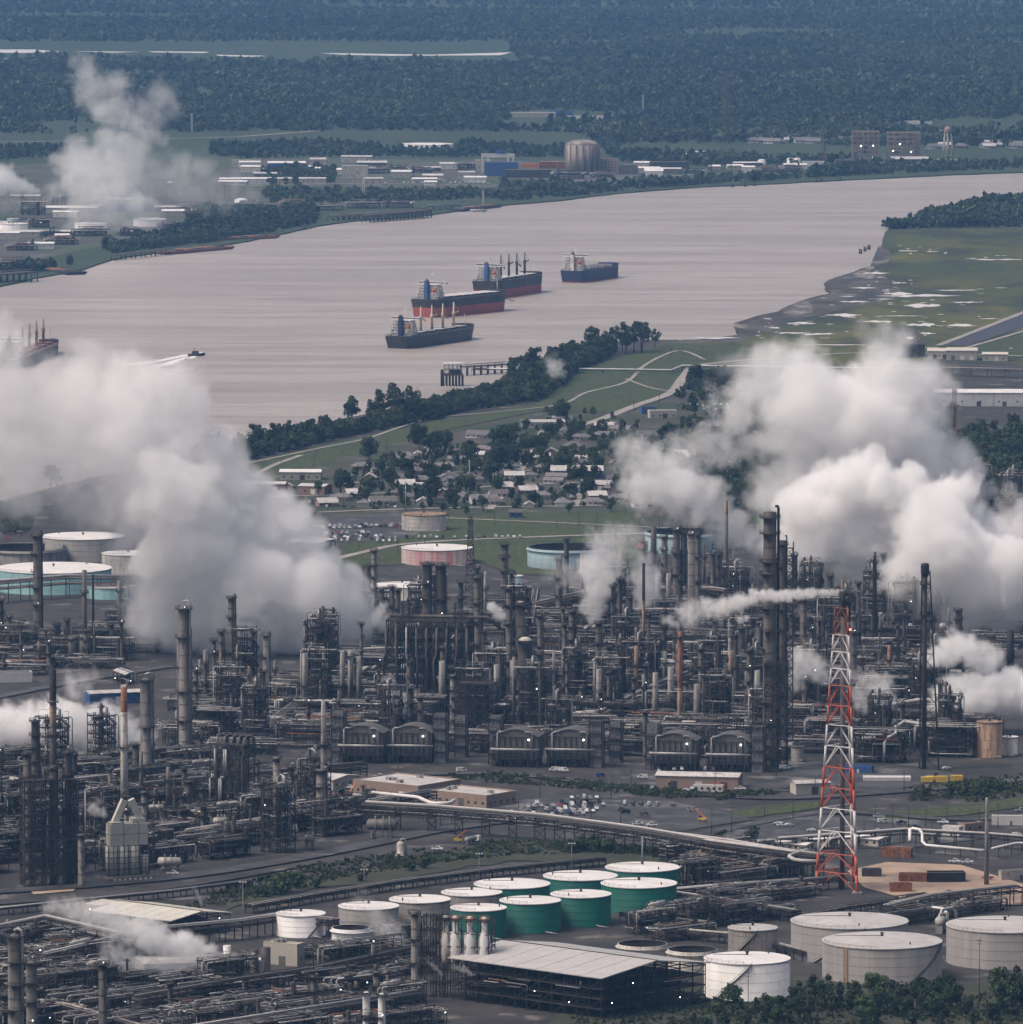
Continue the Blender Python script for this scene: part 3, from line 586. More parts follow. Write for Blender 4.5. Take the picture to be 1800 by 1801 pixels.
for a in [
 (1494, 1618, 206, 62, 'tank_grey', 'roof_grey', 'wide grey storage tank with pale cone roof, behind another big grey tank', 'cone', 4.05, None, GY),
 (1551, 1653, 210, 64, 'tank_grey', 'roof_grey', 'wide grey tank with brown vertical streak, frontmost of the big grey tanks', 'cone', 5.1, 4.02, GY),
 (1767, 1625, 206, 65, 'tank_grey', 'roof_grey', 'wide grey tank cut by the right edge of the view', 'cone', None, None, GY),
 (1314, 1684, 151, 66, 'white_paint', 'roof_white', 'white storage tank with diagonal staircase beside the big open shed', 'cone', 3.9, None, GY),
 (1324, 1630, 87, 43, 'shell_grey', 'roof_grey', 'small dark grey tank with staircase behind the white tank', 'cone', 4.0, None, GY),
 (1130, 1658, 88, 42, 'dirty_white', 'dark', 'open topped white tank just behind the shed roof', 'open', None, None, 'open topped white tanks'),
 (1218, 1668, 88, 42, 'dirty_white', 'dark', 'open topped white tank between the shed roof and the small grey tank', 'open', None, None, 'open topped white tanks'),
 (618, 1630, 68, 44, 'white_paint', 'dark', 'tall white open topped tank with overhanging rim, left of steam', 'open', None, None, 'open topped white tanks'),
 (1130, 1524, 130, 45, 'green_paint', 'roof_white', 'green tank with white roof, furthest back and right of the green row', 'cone', None, None, GR),
 (1021, 1539, 130, 45, 'green_paint', 'roof_white', 'green tank with white roof, second in the back row', 'cone', None, None, GR),
 (1124, 1552, 133, 45, 'green_paint', 'roof_white', 'green tank with white roof in front of the furthest green tank', 'cone', None, None, GR),
 (901, 1553, 133, 45, 'green_paint', 'roof_white', 'wide green tank with white roof, leftmost of the back row', 'cone', None, None, GR),
 (1022, 1571, 106, 52, 'green_paint', 'roof_white', 'tall narrow green tank with white roof, rightmost of the front row', 'cone', None, None, GR),
 (933, 1582, 107, 52, 'green_paint', 'roof_white', 'narrow green tank with white roof, middle of the front row', 'cone', None, None, GR),
 (842, 1595, 98, 50, 'green_paint', 'roof_white', 'green tank half hidden behind the white silos', 'cone', None, None, GR),
 (830, 1568, 106, 42, 'shell_grey', 'roof_white', 'grey tank with bright white roof left of the wide green tank', 'cone', None, None, GR),
 (739, 1580, 107, 46, 'shell_grey', 'roof_white', 'grey tank with white roof and red marks above the silo tower', 'cone', None, None, GR),
 (649, 1592, 106, 46, 'tank_grey', 'roof_white', 'grey walled tank with white roof, half veiled by steam', 'cone', None, None, GR),
 (530, 1605, 86, 38, 'white_paint', 'roof_white', 'white tank with stairs, right of the cream roofed shed', 'cone', 5.0, None, GR),
 (769, 962, 125, 27, 'pink_wall', 'roof_white', 'round tank with pink and cream striped wall and white roof', 'flat', None, None, 'tanks near the town'),
 (1002, 961, 148, 34, 'pale_blue', 'dark', 'wide open topped pale blue tank right of the pink tank', 'open', None, None, 'tanks near the town'),
 (1205, 934, 140, 34, 'pale_blue', 'dark', 'open topped pale blue tank behind tall stacks and steam', 'open', None, None, 'tanks near the town'),
 (746, 903, 78, 28, 'concrete', 'rusty_brown', 'tan grey tank with rusty roof below the town', 'flat', None, None, 'tanks near the town'),
 (907, 1012, 26, 15, 'pale_blue', 'roof_white', 'small pale blue tank among pipes below the open blue tank', 'flat', None, None, 'tanks near the town'),
 (708, 1028, 110, 22, 'dirty_white', 'roof_white', 'low white tank behind the twin dark towers', 'cone', None, None, 'tanks near the town'),
 (147, 942, 147, 40, 'tank_grey', 'roof_white', 'high grey tank with white roof behind the dark floating roof tank', 'flat', None, None, 'tanks at the left edge'),
 (44, 962, 150, 30, 'concrete', 'black', 'grey tank with black floating roof at the left edge', 'open', None, None, 'tanks at the left edge'),
 (226, 972, 92, 34, 'concrete', 'roof_white', 'pale grey tank with white roof at the edge of the steam', 'flat', None, None, 'tanks at the left edge'),
 (95, 998, 204, 38, 'teal_paint', 'roof_white', 'very wide teal tank with white roof at the left edge', 'flat', None, None, 'tanks at the left edge'),
 (196, 1030, 88, 20, 'teal_paint', 'roof_grey', 'low teal tank partly hidden behind the wide teal tank', 'flat', None, None, 'tanks at the left edge'),
 (1740, 1268, 45, 62, 'rusty_brown', 'rusty_brown', 'tall brown weathered tank at the right edge beside steam', 'flat', None, None, 'tanks by the right steam'),
 (1776, 1295, 28, 32, 'dirty_white', 'roof_white', 'small white tank right of the tall brown tank', 'flat', None, None, 'tanks by the right steam'),
 (1508, 925, 42, 36, 'white_paint', 'roof_white', 'white domed tank seen faintly through steam', 'dome', None, None, 'tanks by the right steam'),
 (1402, 1312, 22, 26, 'shell_grey', 'shell_grey', 'small grey tank left of the red and white derrick', 'flat', None, None, 'tanks by the right steam'),
 (750, 253, 95, 7, 'white_paint', 'roof_white', 'white tank on the far green field beyond the river', 'flat', None, None, 'far white tanks'),
 (611, 258, 96, 6, 'white_paint', 'roof_grey', 'pale tank at the left on the far green field', 'flat', None, None, 'far white tanks'),
 (1224, 266, 36, 6, 'white_paint', 'roof_white', 'small white tank right of the domed reactor building', 'flat', None, None, 'far white tanks'),
 (264, 385, 58, 12, 'white_paint', 'roof_white', 'white tank with blue base behind river bank trees', 'flat', None, None, 'far terminal tanks'),
 (24, 393, 52, 12, 'white_paint', 'roof_white', 'white tank behind two trees at the far left terminal', 'flat', None, None, 'far terminal tanks'),
 (160, 392, 56, 9, 'white_paint', 'roof_white', 'white tank under the drifting steam at the far terminal', 'flat', None, None, 'far terminal tanks'),
 (24, 384, 22, 5, 'pale_blue', 'roof_white', 'tiny pale green tank behind the far left white tank', 'flat', None, None, 'far terminal tanks')]:
    tank(*a[:7], roof=a[7], stair=a[8], streak=a[9], group=a[10])
# ---------------- columns, stacks and derricks ----------------
def hgt(vt, P): return zt(vt, P.y)
def platform(b, R, z, a0=0, a1=2*pi, wd=1.3):
    n = 14; vs = []
    for i in range(n+1):
        a = a0+(a1-a0)*i/n
        vs += [(R*cos(a), R*sin(a), z), ((R+wd)*cos(a), (R+wd)*sin(a), z), ((R+wd)*cos(a), (R+wd)*sin(a), z-.25), (R*cos(a), R*sin(a), z-.25)]
    fs = []
    for i in range(n): k = 4*i; fs += [(k, k+1, k+5, k+4), (k+1, k+2, k+6, k+5), (k+2, k+3, k+7, k+6)]
    b.add(vs, fs); rail(b, R+wd-.08, z, a0, a1, 1.2, 1.6, r=.09)
    for i in range(0, n, 3): a = a0+(a1-a0)*i/n; b.beam(((R)*cos(a), R*sin(a), z-1.6), ((R+wd)*cos(a), (R+wd)*sin(a), z-.2), .12)
def ladder(b, x, y, z0, z1, w=.5):
    b.beam((x-w/2, y, z0), (x-w/2, y, z1), .1); b.beam((x+w/2, y, z0), (x+w/2, y, z1), .1)
    n = int((z1-z0)/1.5)
    for i in range(n): b.beam((x-w/2, y, z0+i*1.5), (x+w/2, y, z0+i*1.5), .08)
def column(u, vt, vb, w, m, label, plats=5, top='dome', pipes=1, pm='silver', seg=None, ladd=True, seed=None, lamp=.35, group='process columns'):
    P = gp(u, vb); s = sc(vb); R = w/2*s; H = hgt(vt, P); r = random.Random(seed or int(u*7+vt)); t = root('process_column', P, 0, label, 'column', group)
    b = MB(); hb = min(H*.12, 5)
    if seg: pr = [(R*k, H*f) for k, f in seg]
    else:
        pr = [(R*1.25, 0), (R*1.25, .8), (R*1.02, hb)]; q = H-(R*.9 if top == 'dome' else 0)
        pr += [(R, hb), (R, q)]
        if top == 'dome': pr += [(R*.92, q+R*.35), (R*.7, q+R*.62), (R*.35, q+R*.82), (.3, q+R*.9)]
    b.lathe(0, 0, pr, 16); b.build('shell', m, t)
    g = MB(); k = int(H/6)
    for i in range(1, k): z = H*i/k; rr = R if not seg else R*.98; g.lathe(0, 0, [(rr, z), (rr+.13, z), (rr+.13, z+.22), (rr, z+.22)], 16, cap=(False, False))
    if k > 1 and not seg: tag(g.build('stiffening_ring', m, t), kind='stuff')
    for i in range(plats):
        z = H*(1-.02-.86*i/max(1, plats))*(1 if i == 0 else r.uniform(.96, 1.02)); g = MB(); a = r.uniform(0, 6); full = r.random() < .4 or i == 0
        platform(g, R, min(z, H-.3), a, a+(2*pi if full else r.uniform(2, 4.2)), max(1.3, R*.65)); po = g.build('platform', 'steel_dark', t)
        if r.random() < lamp*.2: MB().box(cos(-1.4)*(R+.9), sin(-1.4)*(R+.9), z+1, .27, .27, .27).build('lamp', 'lamp_white', po)
    if ladd and H > 12: g = MB(); ladder(g, R*.5*(1 if r.random() < .5 else -1), -R-.35, 0, H*.96); g.build('ladder', 'steel_dark', t)
    if label and 'cream' in label and 'dome' in label: MB().lathe(0, 0, [(R*1.02*cos(a), H-R*.55+R*.75*sin(a)) for a in (0, .3, .6, .9, 1.2, 1.5)], 16).build('dome', 'cream_roof', t)
    for i in range(pipes):
        a = r.uniform(-.6, .6)+(0 if i % 2 == 0 else pi); pr_ = max(.28, R*.2); rr = R+pr_+.3; zt_ = H*(1.02 if i == 0 else r.uniform(.6, .9)); x, y = cos(a)*rr, sin(a)*rr
        pts = [(x, y, 1), (x, y, zt_-.6), (x*.9, y*.9, zt_+.3)]
        if i == 0 and top == 'dome': pts += [(x*.45, y*.45, zt_+.9), (0, 0, zt_+.3), (0, 0, H-.4)]
        else: pts += [(x*.6, y*.6, zt_+.3)]
        g = MB(); g.tube(pts, pr_, 8); g.build('overhead_pipe', pm, t)
    return t
def stack(u, vt, vb, w, wb, label, bands, plats=(), group='stacks', name='smoke_stack', cat='stack', cap=False, hollow=True):
    """bands: list of (fraction from top where it starts, material)"""
    P = gp(u, vb); s = sc(vb); H = hgt(vt, P); R1 = w/2*s; R0 = wb/2*s; t = root(name, P, 0, label, cat, group)
    for i, (f, m) in enumerate(bands):
        f2 = bands[i+1][0] if i+1 < len(bands) else 1; za, zb = H*(1-f2), H*(1-f); ra = R0+(R1-R0)*za/H; rb = R0+(R1-R0)*zb/H
        b = MB()
        pr = [(ra, za), (rb, zb)]
        if i == 0 and hollow: pr += [(rb*.82, zb), (rb*.8, zb-3)]
        b.lathe(0, 0, pr, 16, cap=(i == len(bands)-1, True)); b.build('shell', m, t)
    g = MB(); k = int(H/7)
    for i in range(1, k): z = H*i/k; rr = R0+(R1-R0)*z/H; g.lathe(0, 0, [(rr, z), (rr+.12, z), (rr+.12, z+.25), (rr, z+.25)], 14, cap=(False, False))
    if k > 1: tag(g.build('stiffening_ring', bands[-1][1], t), kind='stuff')
    for f in plats:
        z = H*(1-f); rr = R0+(R1-R0)*z/H; g = MB(); platform(g, rr, z, 0, 2*pi, 1.3); g.build('platform', 'steel_dark', t)
    g = MB(); ladder(g, 0, -max(R0, R1)-.3, 0, H*.97); g.build('ladder', 'steel_grey', t); return t
def lattice(b, base, top, z0, z1, n, w, k=4, cx=0, cy=0, tx=0, ty=0, rot=pi/4):
    """tapering braced tower section; base/top half widths"""
    def c(z, i):
        f = (z-z0)/(z1-z0); h = base+(top-base)*f; a = rot+2*pi*i/k; return (cx+tx*f+h*cos(a), cy+ty*f+h*sin(a), z)
    for j in range(n):
        za = z0+(z1-z0)*j/n; zb = z0+(z1-z0)*(j+1)/n
        for i in range(k):
            b.beam(c(za, i), c(zb, i), w); b.beam(c(zb, i), c(zb, i+1), w*.6)
            if j % 2: b.beam(c(za, i), c(zb, i+1), w*.5)
            b.beam(c(za, i+1) if j % 2 == 0 else c(za, i), c(zb, i) if j % 2 == 0 else c(zb, i+1), w*.5)
            if b and (j % 2 == 0): b.beam(c(za, i), c(zb, i+1), w*.4)
C = column
L_ = [
 (67, 938, 1112, 14, 'shell_dark', 'dark grey column with side pipe in front of the wide teal tank', 5, 'flat', 1, 'steel_dark'),
 (63, 1264, 1400, 13, 'shell_dark', 'dark column with hooked pipe left of the black topped stack', 5, 'dome', 1, 'steel_grey'),
 (50, 1320, 1545, 15, 'steel_grey', 'tall grey column rising from dark steelwork at the left edge', 5, 'flat', 0, 'silver'),
 (95, 1345, 1555, 12, 'shell_dark', 'dark column inside steel framing left of the white heater', 5, 'flat', 1, 'steel_grey'),
 (122, 1318, 1552, 13, 'shell_dark', 'dark column behind steel framing close to the white heater', 6, 'dome', 1, 'silver'),
 (144, 1466, 1560, 12, 'shell_grey', 'short grey column just left of the white heater', 3, 'flat', 0, 'silver'),
 (258, 1190, 1388, 20, 'shell_grey', 'plain grey column with white pipe looping over its right side', 2, 'dome', 1, 'silver'),
 (325, 1064, 1346, 19, 'shell_grey', 'tallest grey column at the left with white pipes and crown of platforms', 5, 'dome', 3, 'silver'),
 (408, 1048, 1195, 12, 'shell_dark', 'slim dark column with gooseneck top in front of the big steam plume', 4, 'flat', 1, 'steel_grey'),
 (390, 1108, 1195, 9, 'shell_dark', 'dark short column with rusty top beside the slim gooseneck column', 4, 'flat', 1, 'rust'),
 (377, 1124, 1200, 7, 'shell_dark', 'thin dark column left of the rusty topped column', 3, 'flat', 0, 'silver'),
 (469, 1114, 1245, 10, 'shell_grey', 'grey column with side ladders midway along the big steam plume', 3, 'flat', 1, 'steel_grey'),
 (581, 1072, 1180, 12, 'shell_dark', 'dark two width column with silver cone at the foot of the steam plume', 5, 'flat', 1, 'black'),
 (752, 986, 1245, 17, 'shell_dark', 'left of the twin dark towers above the big steel structure', 8, 'dome', 0, 'silver'),
 (776, 988, 1245, 19, 'shell_dark', 'right of the twin dark towers above the big steel structure', 8, 'dome', 0, 'silver'),
 (840, 1012, 1192, 13, 'shell_dark', 'dark column right of the lattice mast and twin towers', 4, 'flat', 1, 'steel_grey'),
 (888, 955, 1035, 13, 'shell_dark', 'short bushy topped dark column left of the open blue tank', 3, 'flat', 0, 'silver'),
 (896, 1030, 1250, 12, 'shell_dark', 'tall dark column left of the vessel with the cream dome', 6, 'flat', 1, 'steel_dark'),
 (915, 1058, 1250, 18, 'shell_dark', 'broad grey brown column beside the cream domed vessel', 2, 'flat', 0, 'silver'),
 (924, 1122, 1262, 26, 'shell_dark', 'fat dark vessel with cream coloured dome right of centre structure', 1, 'dome', 0, 'silver'),
 (950, 1080, 1200, 9, 'shell_dark', 'slim dark column right of the fat domed vessel', 4, 'flat', 1, 'silver'),
 (1006, 1072, 1190, 11, 'shell_dark', 'dark column with flared top left of the central steam cloud', 4, 'flat', 1, 'steel_grey'),
 (1053, 1092, 1242, 11, 'shell_dark', 'grey column with pale side pipe below the central steam cloud', 4, 'flat', 1, 'silver'),
 (1077, 1010, 1110, 8, 'shell_dark', 'left of two close dark columns before the central steam', 3, 'flat', 0, 'silver'),
 (1087, 1008, 1110, 8, 'shell_dark', 'right of two close dark columns before the central steam', 3, 'flat', 0, 'silver'),
 (1082, 926, 985, 7, 'shell_dark', 'short rusty dark column behind the central steam', 2, 'flat', 0, 'rust'),
 (1190, 928, 1065, 13, 'shell_dark', 'dark column in front of the rear pale blue tank', 3, 'flat', 1, 'steel_grey'),
 (1216, 934, 1125, 13, 'shell_grey', 'tall pale grey column wrapped by a thin spiral line', 1, 'flat', 0, 'silver'),
 (1227, 936, 1120, 8, 'shell_dark', 'narrow dark column touching the tall pale grey column', 4, 'flat', 1, 'steel_dark'),
 (1353, 900, 1352, 23, 'shell_dark', 'giant dark column, the tallest and widest in the plant', 12, 'flat', 1, 'black'),
 (1376, 950, 1300, 12, 'steel_dark', 'dark slim column right behind the giant dark column', 8, 'flat', 1, 'black'),
 (1303, 1102, 1200, 14, 'shell_dark', 'dark column with puff of steam left of the giant column', 3, 'flat', 1, 'silver'),
 (1334, 1092, 1225, 6, 'shell_grey', 'thin pale column just left of the giant dark column', 2, 'flat', 0, 'silver'),
 (1413, 1052, 1160, 13, 'shell_dark', 'plain dark column between giant column and red white derrick', 2, 'flat', 0, 'silver'),
 (1501, 1108, 1240, 12, 'shell_dark', 'dark column behind the right leg of the red white derrick', 3, 'flat', 0, 'silver'),
 (1415, 1190, 1262, 9, 'shell_dark', 'small dark column left of the red white derrick in steam', 3, 'flat', 0, 'silver'),
 (1240, 1185, 1290, 9, 'shell_grey', 'grey column among heaters left of the giant column', 3, 'flat', 1, 'silver'),
 (28, 1640, 1840, 25, 'shell_grey', 'thick grey column with white neck at the bottom left corner', 4, 'dome', 1, 'silver'),
 (57, 1688, 1850, 19, 'shell_grey', 'grey column right of the thick bottom left column', 4, 'dome', 0, 'silver'),
 (182, 1692, 1835, 15, 'steel_grey', 'grey column standing alone in bottom left pipework', 3, 'flat', 0, 'silver'),
 (552, 1715, 1800, 10, 'shell_dark', 'dark slim column in pipework left of the twin white vessels', 3, 'flat', 1, 'silver'),
 (487, 1330, 1470, 12, 'shell_grey', 'plain grey column left of the low white roofed building', 2, 'flat', 0, 'silver'),
 (332, 1372, 1440, 14, 'shell_dark', 'stubby dark column left of the looped pipe rack tower', 3, 'flat', 0, 'silver'),
 (565, 1352, 1452, 17, 'shell_grey', 'thick grey column with loops in front of the white roofed building', 3, 'flat', 1, 'silver'),
 (520, 1360, 1445, 8, 'shell_grey', 'slim pale column between the two grey columns by the white roof', 2, 'flat', 0, 'silver'),
 (1760, 838, 905, 8, 'shell_dark', 'dark column left in the cluster at the far right edge', 4, 'flat', 0, 'silver'),
 (1776, 826, 905, 8, 'shell_dark', 'tallest dark column of the cluster at the far right edge', 4, 'flat', 1, 'silver'),
 (1793, 845, 908, 8, 'shell_dark', 'dark column at the right edge of the far cluster', 4, 'flat', 0, 'silver'),
 (1728, 872, 920, 11, 'shell_dark', 'short dark column half in steam at the right', 3, 'flat', 1, 'silver'),
 (1649, 868, 960, 7, 'shell_grey', 'thin column poking up through the right steam cloud', 3, 'flat', 0, 'silver'),
 (730, 1602, 1752, 13, 'shell_grey', 'grey column left of the white silos and shed', 3, 'flat', 1, 'silver'),
 (700, 1035, 1110, 8, 'shell_dark', 'dark column left behind the twin dark towers', 2, 'flat', 0, 'silver'),
 (672, 1034, 1105, 9, 'shell_dark', 'dark column by the mouth of the big steam plume', 2, 'flat', 0, 'silver'),
 (690, 1030, 1105, 9, 'shell_dark', 'second dark column by the mouth of the big steam plume', 2, 'flat', 0, 'silver'),
 (638, 996, 1060, 6, 'shell_dark', 'left slim column above the mouth of the steam plume', 2, 'flat', 0, 'silver'),
 (649, 994, 1060, 6, 'shell_dark', 'right slim column above the mouth of the steam plume', 2, 'flat', 0, 'silver'),
 (1100, 1125, 1215, 11, 'shell_dark', 'dark column behind the central light grey stacks', 3, 'flat', 1, 'silver'),
 (1195, 1078, 1225, 10, 'shell_dark', 'dark column with steaming top left of the rusty stack', 4, 'flat', 1, 'silver'),
 (1258, 1060, 1160, 9, 'shell_dark', 'dark column below the small rolling steam left of the giant', 3, 'flat', 0, 'silver'),
 (1135, 1250, 1330, 9, 'steel_grey', 'short grey column between two heater banks', 2, 'flat', 0, 'silver')]
for a in L_: column(*a[:6], plats=a[6], top=a[7], pipes=a[8], pm=a[9])
def twohead(u, vt, vb, w, lab):
    t = column(u, vt, vb, w, 'white_paint', lab, 2, 'dome', 0); return t
twohead(645, 1742, 1835, 13, 'left of two white capped vessels at the bottom edge'); twohead(672, 1745, 1838, 13, 'right of two white capped vessels at the bottom edge')
column(651, 1735, 1760, 3, 'steel_grey', 'thin vent pipe above the left white capped vessel', 0, 'flat', 0, ladd=False)
SG = 'shell_grey'; SD = 'shell_dark'
for a in [
 (150, 1002, 1160, 8, 9, 'pale grey stack in front of the wide teal tank', [(0, SG)], (.25,)), (165, 1010, 1150, 4, 5, 'thin dark stack right of the pale grey stack by the teal tank', [(0, 'steel_dark')], ()),
 (212, 1020, 1110, 9, 10, 'short stack at the left edge of the big steam plume', [(0, SG)], (.2, .5)),
 (128, 1118, 1165, 13, 14, 'left of three squat grey drums at the left edge', [(0, SG)], (.1,)), (151, 1115, 1160, 20, 21, 'widest of three squat grey drums at the left edge', [(0, SG)], (.1,)), (169, 1118, 1158, 10, 11, 'right of three squat grey drums at the left edge', [(0, SG)], (.1,)),
 (220, 1204, 1440, 11, 15, 'tall cream stack with orange rust streaked top on the white heater', [(0, 'dirty_white'), (.02, 'rust'), (.2, 'dirty_white')], (.46,)),
 (95, 1176, 1405, 12, 12, 'stack with jet black upper section and rusty lower part', [(0, 'black'), (.24, 'rusty_brown'), (.42, SD)], (.25, .5)),
 (363, 1142, 1215, 10, 11, 'plain pale stack right of the tallest left column', [(0, SG)], ()), (537, 1148, 1262, 9, 11, 'pale grey stack below the middle of the big steam plume', [(0, 'concrete')], (.5,)),
 (570, 1232, 1450, 8, 13, 'slender grey stack left of the heater banks', [(0, 'concrete'), (.35, SG)], (.35,)),
 (603, 1145, 1245, 8, 9, 'left of three pale stacks above the leftmost heater bank', [(0, 'concrete')], (.6,)), (617, 1143, 1240, 9, 9, 'middle of three pale stacks above the leftmost heater bank', [(0, 'concrete')], (.1,)), (632, 1154, 1240, 9, 10, 'right of three pale stacks above the leftmost heater bank', [(0, 'concrete')], ()),
 (778, 1162, 1262, 11, 12, 'pale stack on the box tower below the twin dark towers', [(0, 'concrete')], ()), (809, 1158, 1255, 11, 12, 'pale stack right of the stack below the twin towers', [(0, 'concrete')], ()),
 (874, 1168, 1265, 10, 11, 'pale stack on the box tower left of the fat domed vessel', [(0, 'concrete')], ()), (903, 1160, 1255, 11, 12, 'pale stack overlapping the fat domed vessel', [(0, 'concrete')], ()),
 (1054, 1176, 1275, 10, 12, 'pale stack at the left of the central heater bank pair', [(0, 'concrete')], ()), (1084, 1168, 1265, 11, 12, 'pale stack at the right of the central heater bank pair', [(0, 'concrete')], ()),
 (1153, 1182, 1278, 10, 12, 'pale stack on box tower left of the rusty red stack', [(0, 'concrete')], ()), (1180, 1172, 1268, 11, 12, 'pale stack touching the rusty red stack', [(0, 'concrete')], ()),
 (1226, 1202, 1290, 12, 13, 'pale stack right of the rusty red stack', [(0, 'concrete')], ()), (1332, 1178, 1282, 10, 12, 'pale stack at the foot of the giant dark column', [(0, 'concrete')], ()),
 (1196, 1110, 1290, 8, 9, 'tall stack stained rusty red under a puff of steam', [(0, 'rust'), (.55, 'rusty_brown')], (.05,)), (1132, 990, 1155, 5, 6, 'thin dark stack beneath the small rusty flame coloured sphere', [(0, 'black'), (.4, 'rusty_brown')], ()),
 (1119, 1011, 1115, 4, 5, 'very thin black stack left of the thin rusty one', [(0, 'black')], (.4,)), (1150, 926, 1015, 10, 10, 'thick dark stack with ring left of the rear blue tank', [(0, SD)], (.5,)),
 (1157, 1008, 1095, 9, 10, 'left of two pale stacks right of the thin rusty stack', [(0, 'concrete')], (.6,)), (1176, 1008, 1095, 9, 10, 'right of two pale stacks right of the thin rusty stack', [(0, 'concrete')], (.6,)),
 (1277, 880, 1048, 6, 9, 'tall thin concrete stack among steam left of the giant column', [(0, 'rusty_brown'), (.15, SG)], ()), (1276, 984, 1048, 15, 15, 'wide dark base drum of the thin concrete stack', [(0, SD)], ()),
 (1395, 952, 1140, 2.2, 2.6, 'hair thin black pole right of the giant column', [(0, 'black')], ()), (1777, 1108, 1180, 13, 13, 'short jet black stack near the right edge', [(0, 'black')], ()),
 (1735, 1402, 1556, 5, 9, 'lone slender concrete pole stack on the sandy yard', [(0, 'concrete')], ()), (1350, 1178, 1260, 6, 7, 'short pale stack in front of the giant dark column', [(0, 'concrete')], ())]:
    stack(a[0], a[1], a[2], a[3], a[4], a[5], a[6], a[7])
# cream dome on the fat vessel, rusty sphere top
def red_white():
    P = gp(1481, 1563); s = sc(1562); H = zt(1042, P.y); t = root('flare_derrick', P, 0, 'tall red and white striped lattice derrick with steaming flare stack inside', 'flare derrick')
    bands = [(0, .125, 'red_paint'), (.125, .277, 'mast_white'), (.277, .415, 'red_paint'), (.415, .557, 'mast_white'), (.557, .69, 'red_paint'), (.69, .86, 'mast_white'), (.86, .95, 'rust')]
    B, T = 9.6, 3.0; rot = -pi/2+.55
    def c(z, i):
        f = z/H; h = (B+(T-B)*min(1, f/.93))*1.25; a = rot+2*pi*i/3; return (h*cos(a), h*sin(a)*1.5, z)
    nb = 2
    for z0, z1, m in bands:
        b = MB(); n = max(2, round((z1-z0)*16))
        for j in range(n):
            za = H*(z0+(z1-z0)*j/n); zb = H*(z0+(z1-z0)*(j+1)/n)
            for i in range(3):
                lw = .62*(1-.5*za/H)*2
                b.tube([c(za, i), c(zb, i)], lw*.62, 6); b.tube([c(zb, i), c(zb, i+1)], .24, 5)
                mid = [(p+q)/2 for p, q in zip(c(zb, i), c(zb, i+1))]
                b.tube([c(za, i), mid], .26, 5); b.tube([c(za, i+1), mid], .26, 5)
        b.build('lattice_section', m, t)
    for i in range(3):
        x, y, _ = c(0, i); g = MB(); g.box(x, y, 0, 4.5, 4.5, .9); g.build('foundation', 'concrete', t)
    b = MB(); b.lathe(0, 0, [(1.15, 0), (1.15, H*.92)], 12); b.build('riser_pipe', 'shell_grey', t)
    b = MB(); b.lathe(0, 0, [(.8, H*.92), (1.1, H*.925), (1.3, H*.97), (1.25, H)], 12); b.build('flare_tip', 'black', t)
    b = MB(); b.tube([(2.9, 0, H*.9), (2.9, 0, H*1.004)], .35, 6); b.tube([(2.9, 0, H*.96), (1, 0, H*.97)], .2, 5); b.build('pilot_pipe', 'black', t)
    for f in (.69, .86, .557):
        b = MB(); h = B+(T-B)*min(1, f/.93); platform(b, h*.8, H*f, 0, 2*pi, h*.45); b.build('platform', 'rust' if f > .8 else 'steel_grey', t)
    MB().box(3.2, -2, H*.875, .8, .8, .8).build('beacon', 'lamp_red', t)
red_white()
def derrick(u, vt, vb, w0, w1, label, pipe=1.0, head=0, dx=0, m='steel_dark', n=12, lw=.45):
    P = gp(u, vb); s = sc(vb); H = zt(vt, P.y); t = root('lattice_tower', P, 0, label, 'lattice tower', 'dark lattice towers')
    b = MB(); lattice(b, w0/2*s*1.41, w1/2*s*1.41, 0, H*.96, n, lw, cx=dx*s, tx=-dx*s*.8); b.build('lattice', m, t)
    if pipe: b = MB(); b.cyl(0, 0, 0, H, pipe, n=12); b.build('riser_pipe', 'shell_dark', t)
    if head: b = MB(); b.lathe(0, 0, [(pipe, H-7), (head, H-5.5), (head*1.05, H-1), (head*.8, H), (head*.7, H-2)], 14); b.build('burner_head', 'black', t)
    b = MB(); platform(b, max(pipe, .6), H*.9, 0, 2*pi, 1.6); b.build('platform', m, t); b = MB(); platform(b, max(pipe, .6), H*.75, 0, 2*pi, 1.4); b.build('platform', m, t)
derrick(1625, 990, 1352, 34, 14, 'black flare stack with round burner head and lattice side frame', 1.25, 2.1, 9)
derrick(828, 902, 1062, 20, 5, 'tall tapering lattice mast right of the pink tank', 0, 0); derrick(1538, 970, 1150, 9, 4, 'slim dark lattice stack veiled by the right steam', .8, 0)
derrick(1262, 928, 1010, 24, 16, 'pale lattice pylon beside the tall thin concrete stack', 0, 0, m='steel_grey', lw=.3); derrick(1678, 678, 795, 9, 6, 'rust coloured lattice tower left of the dark wood at right', .7, 0, m='rust')
derrick(1387, 948, 1330, 14, 13, 'dark lattice elevator shaft behind the giant dark column', 0, 0, n=26, lw=.5)
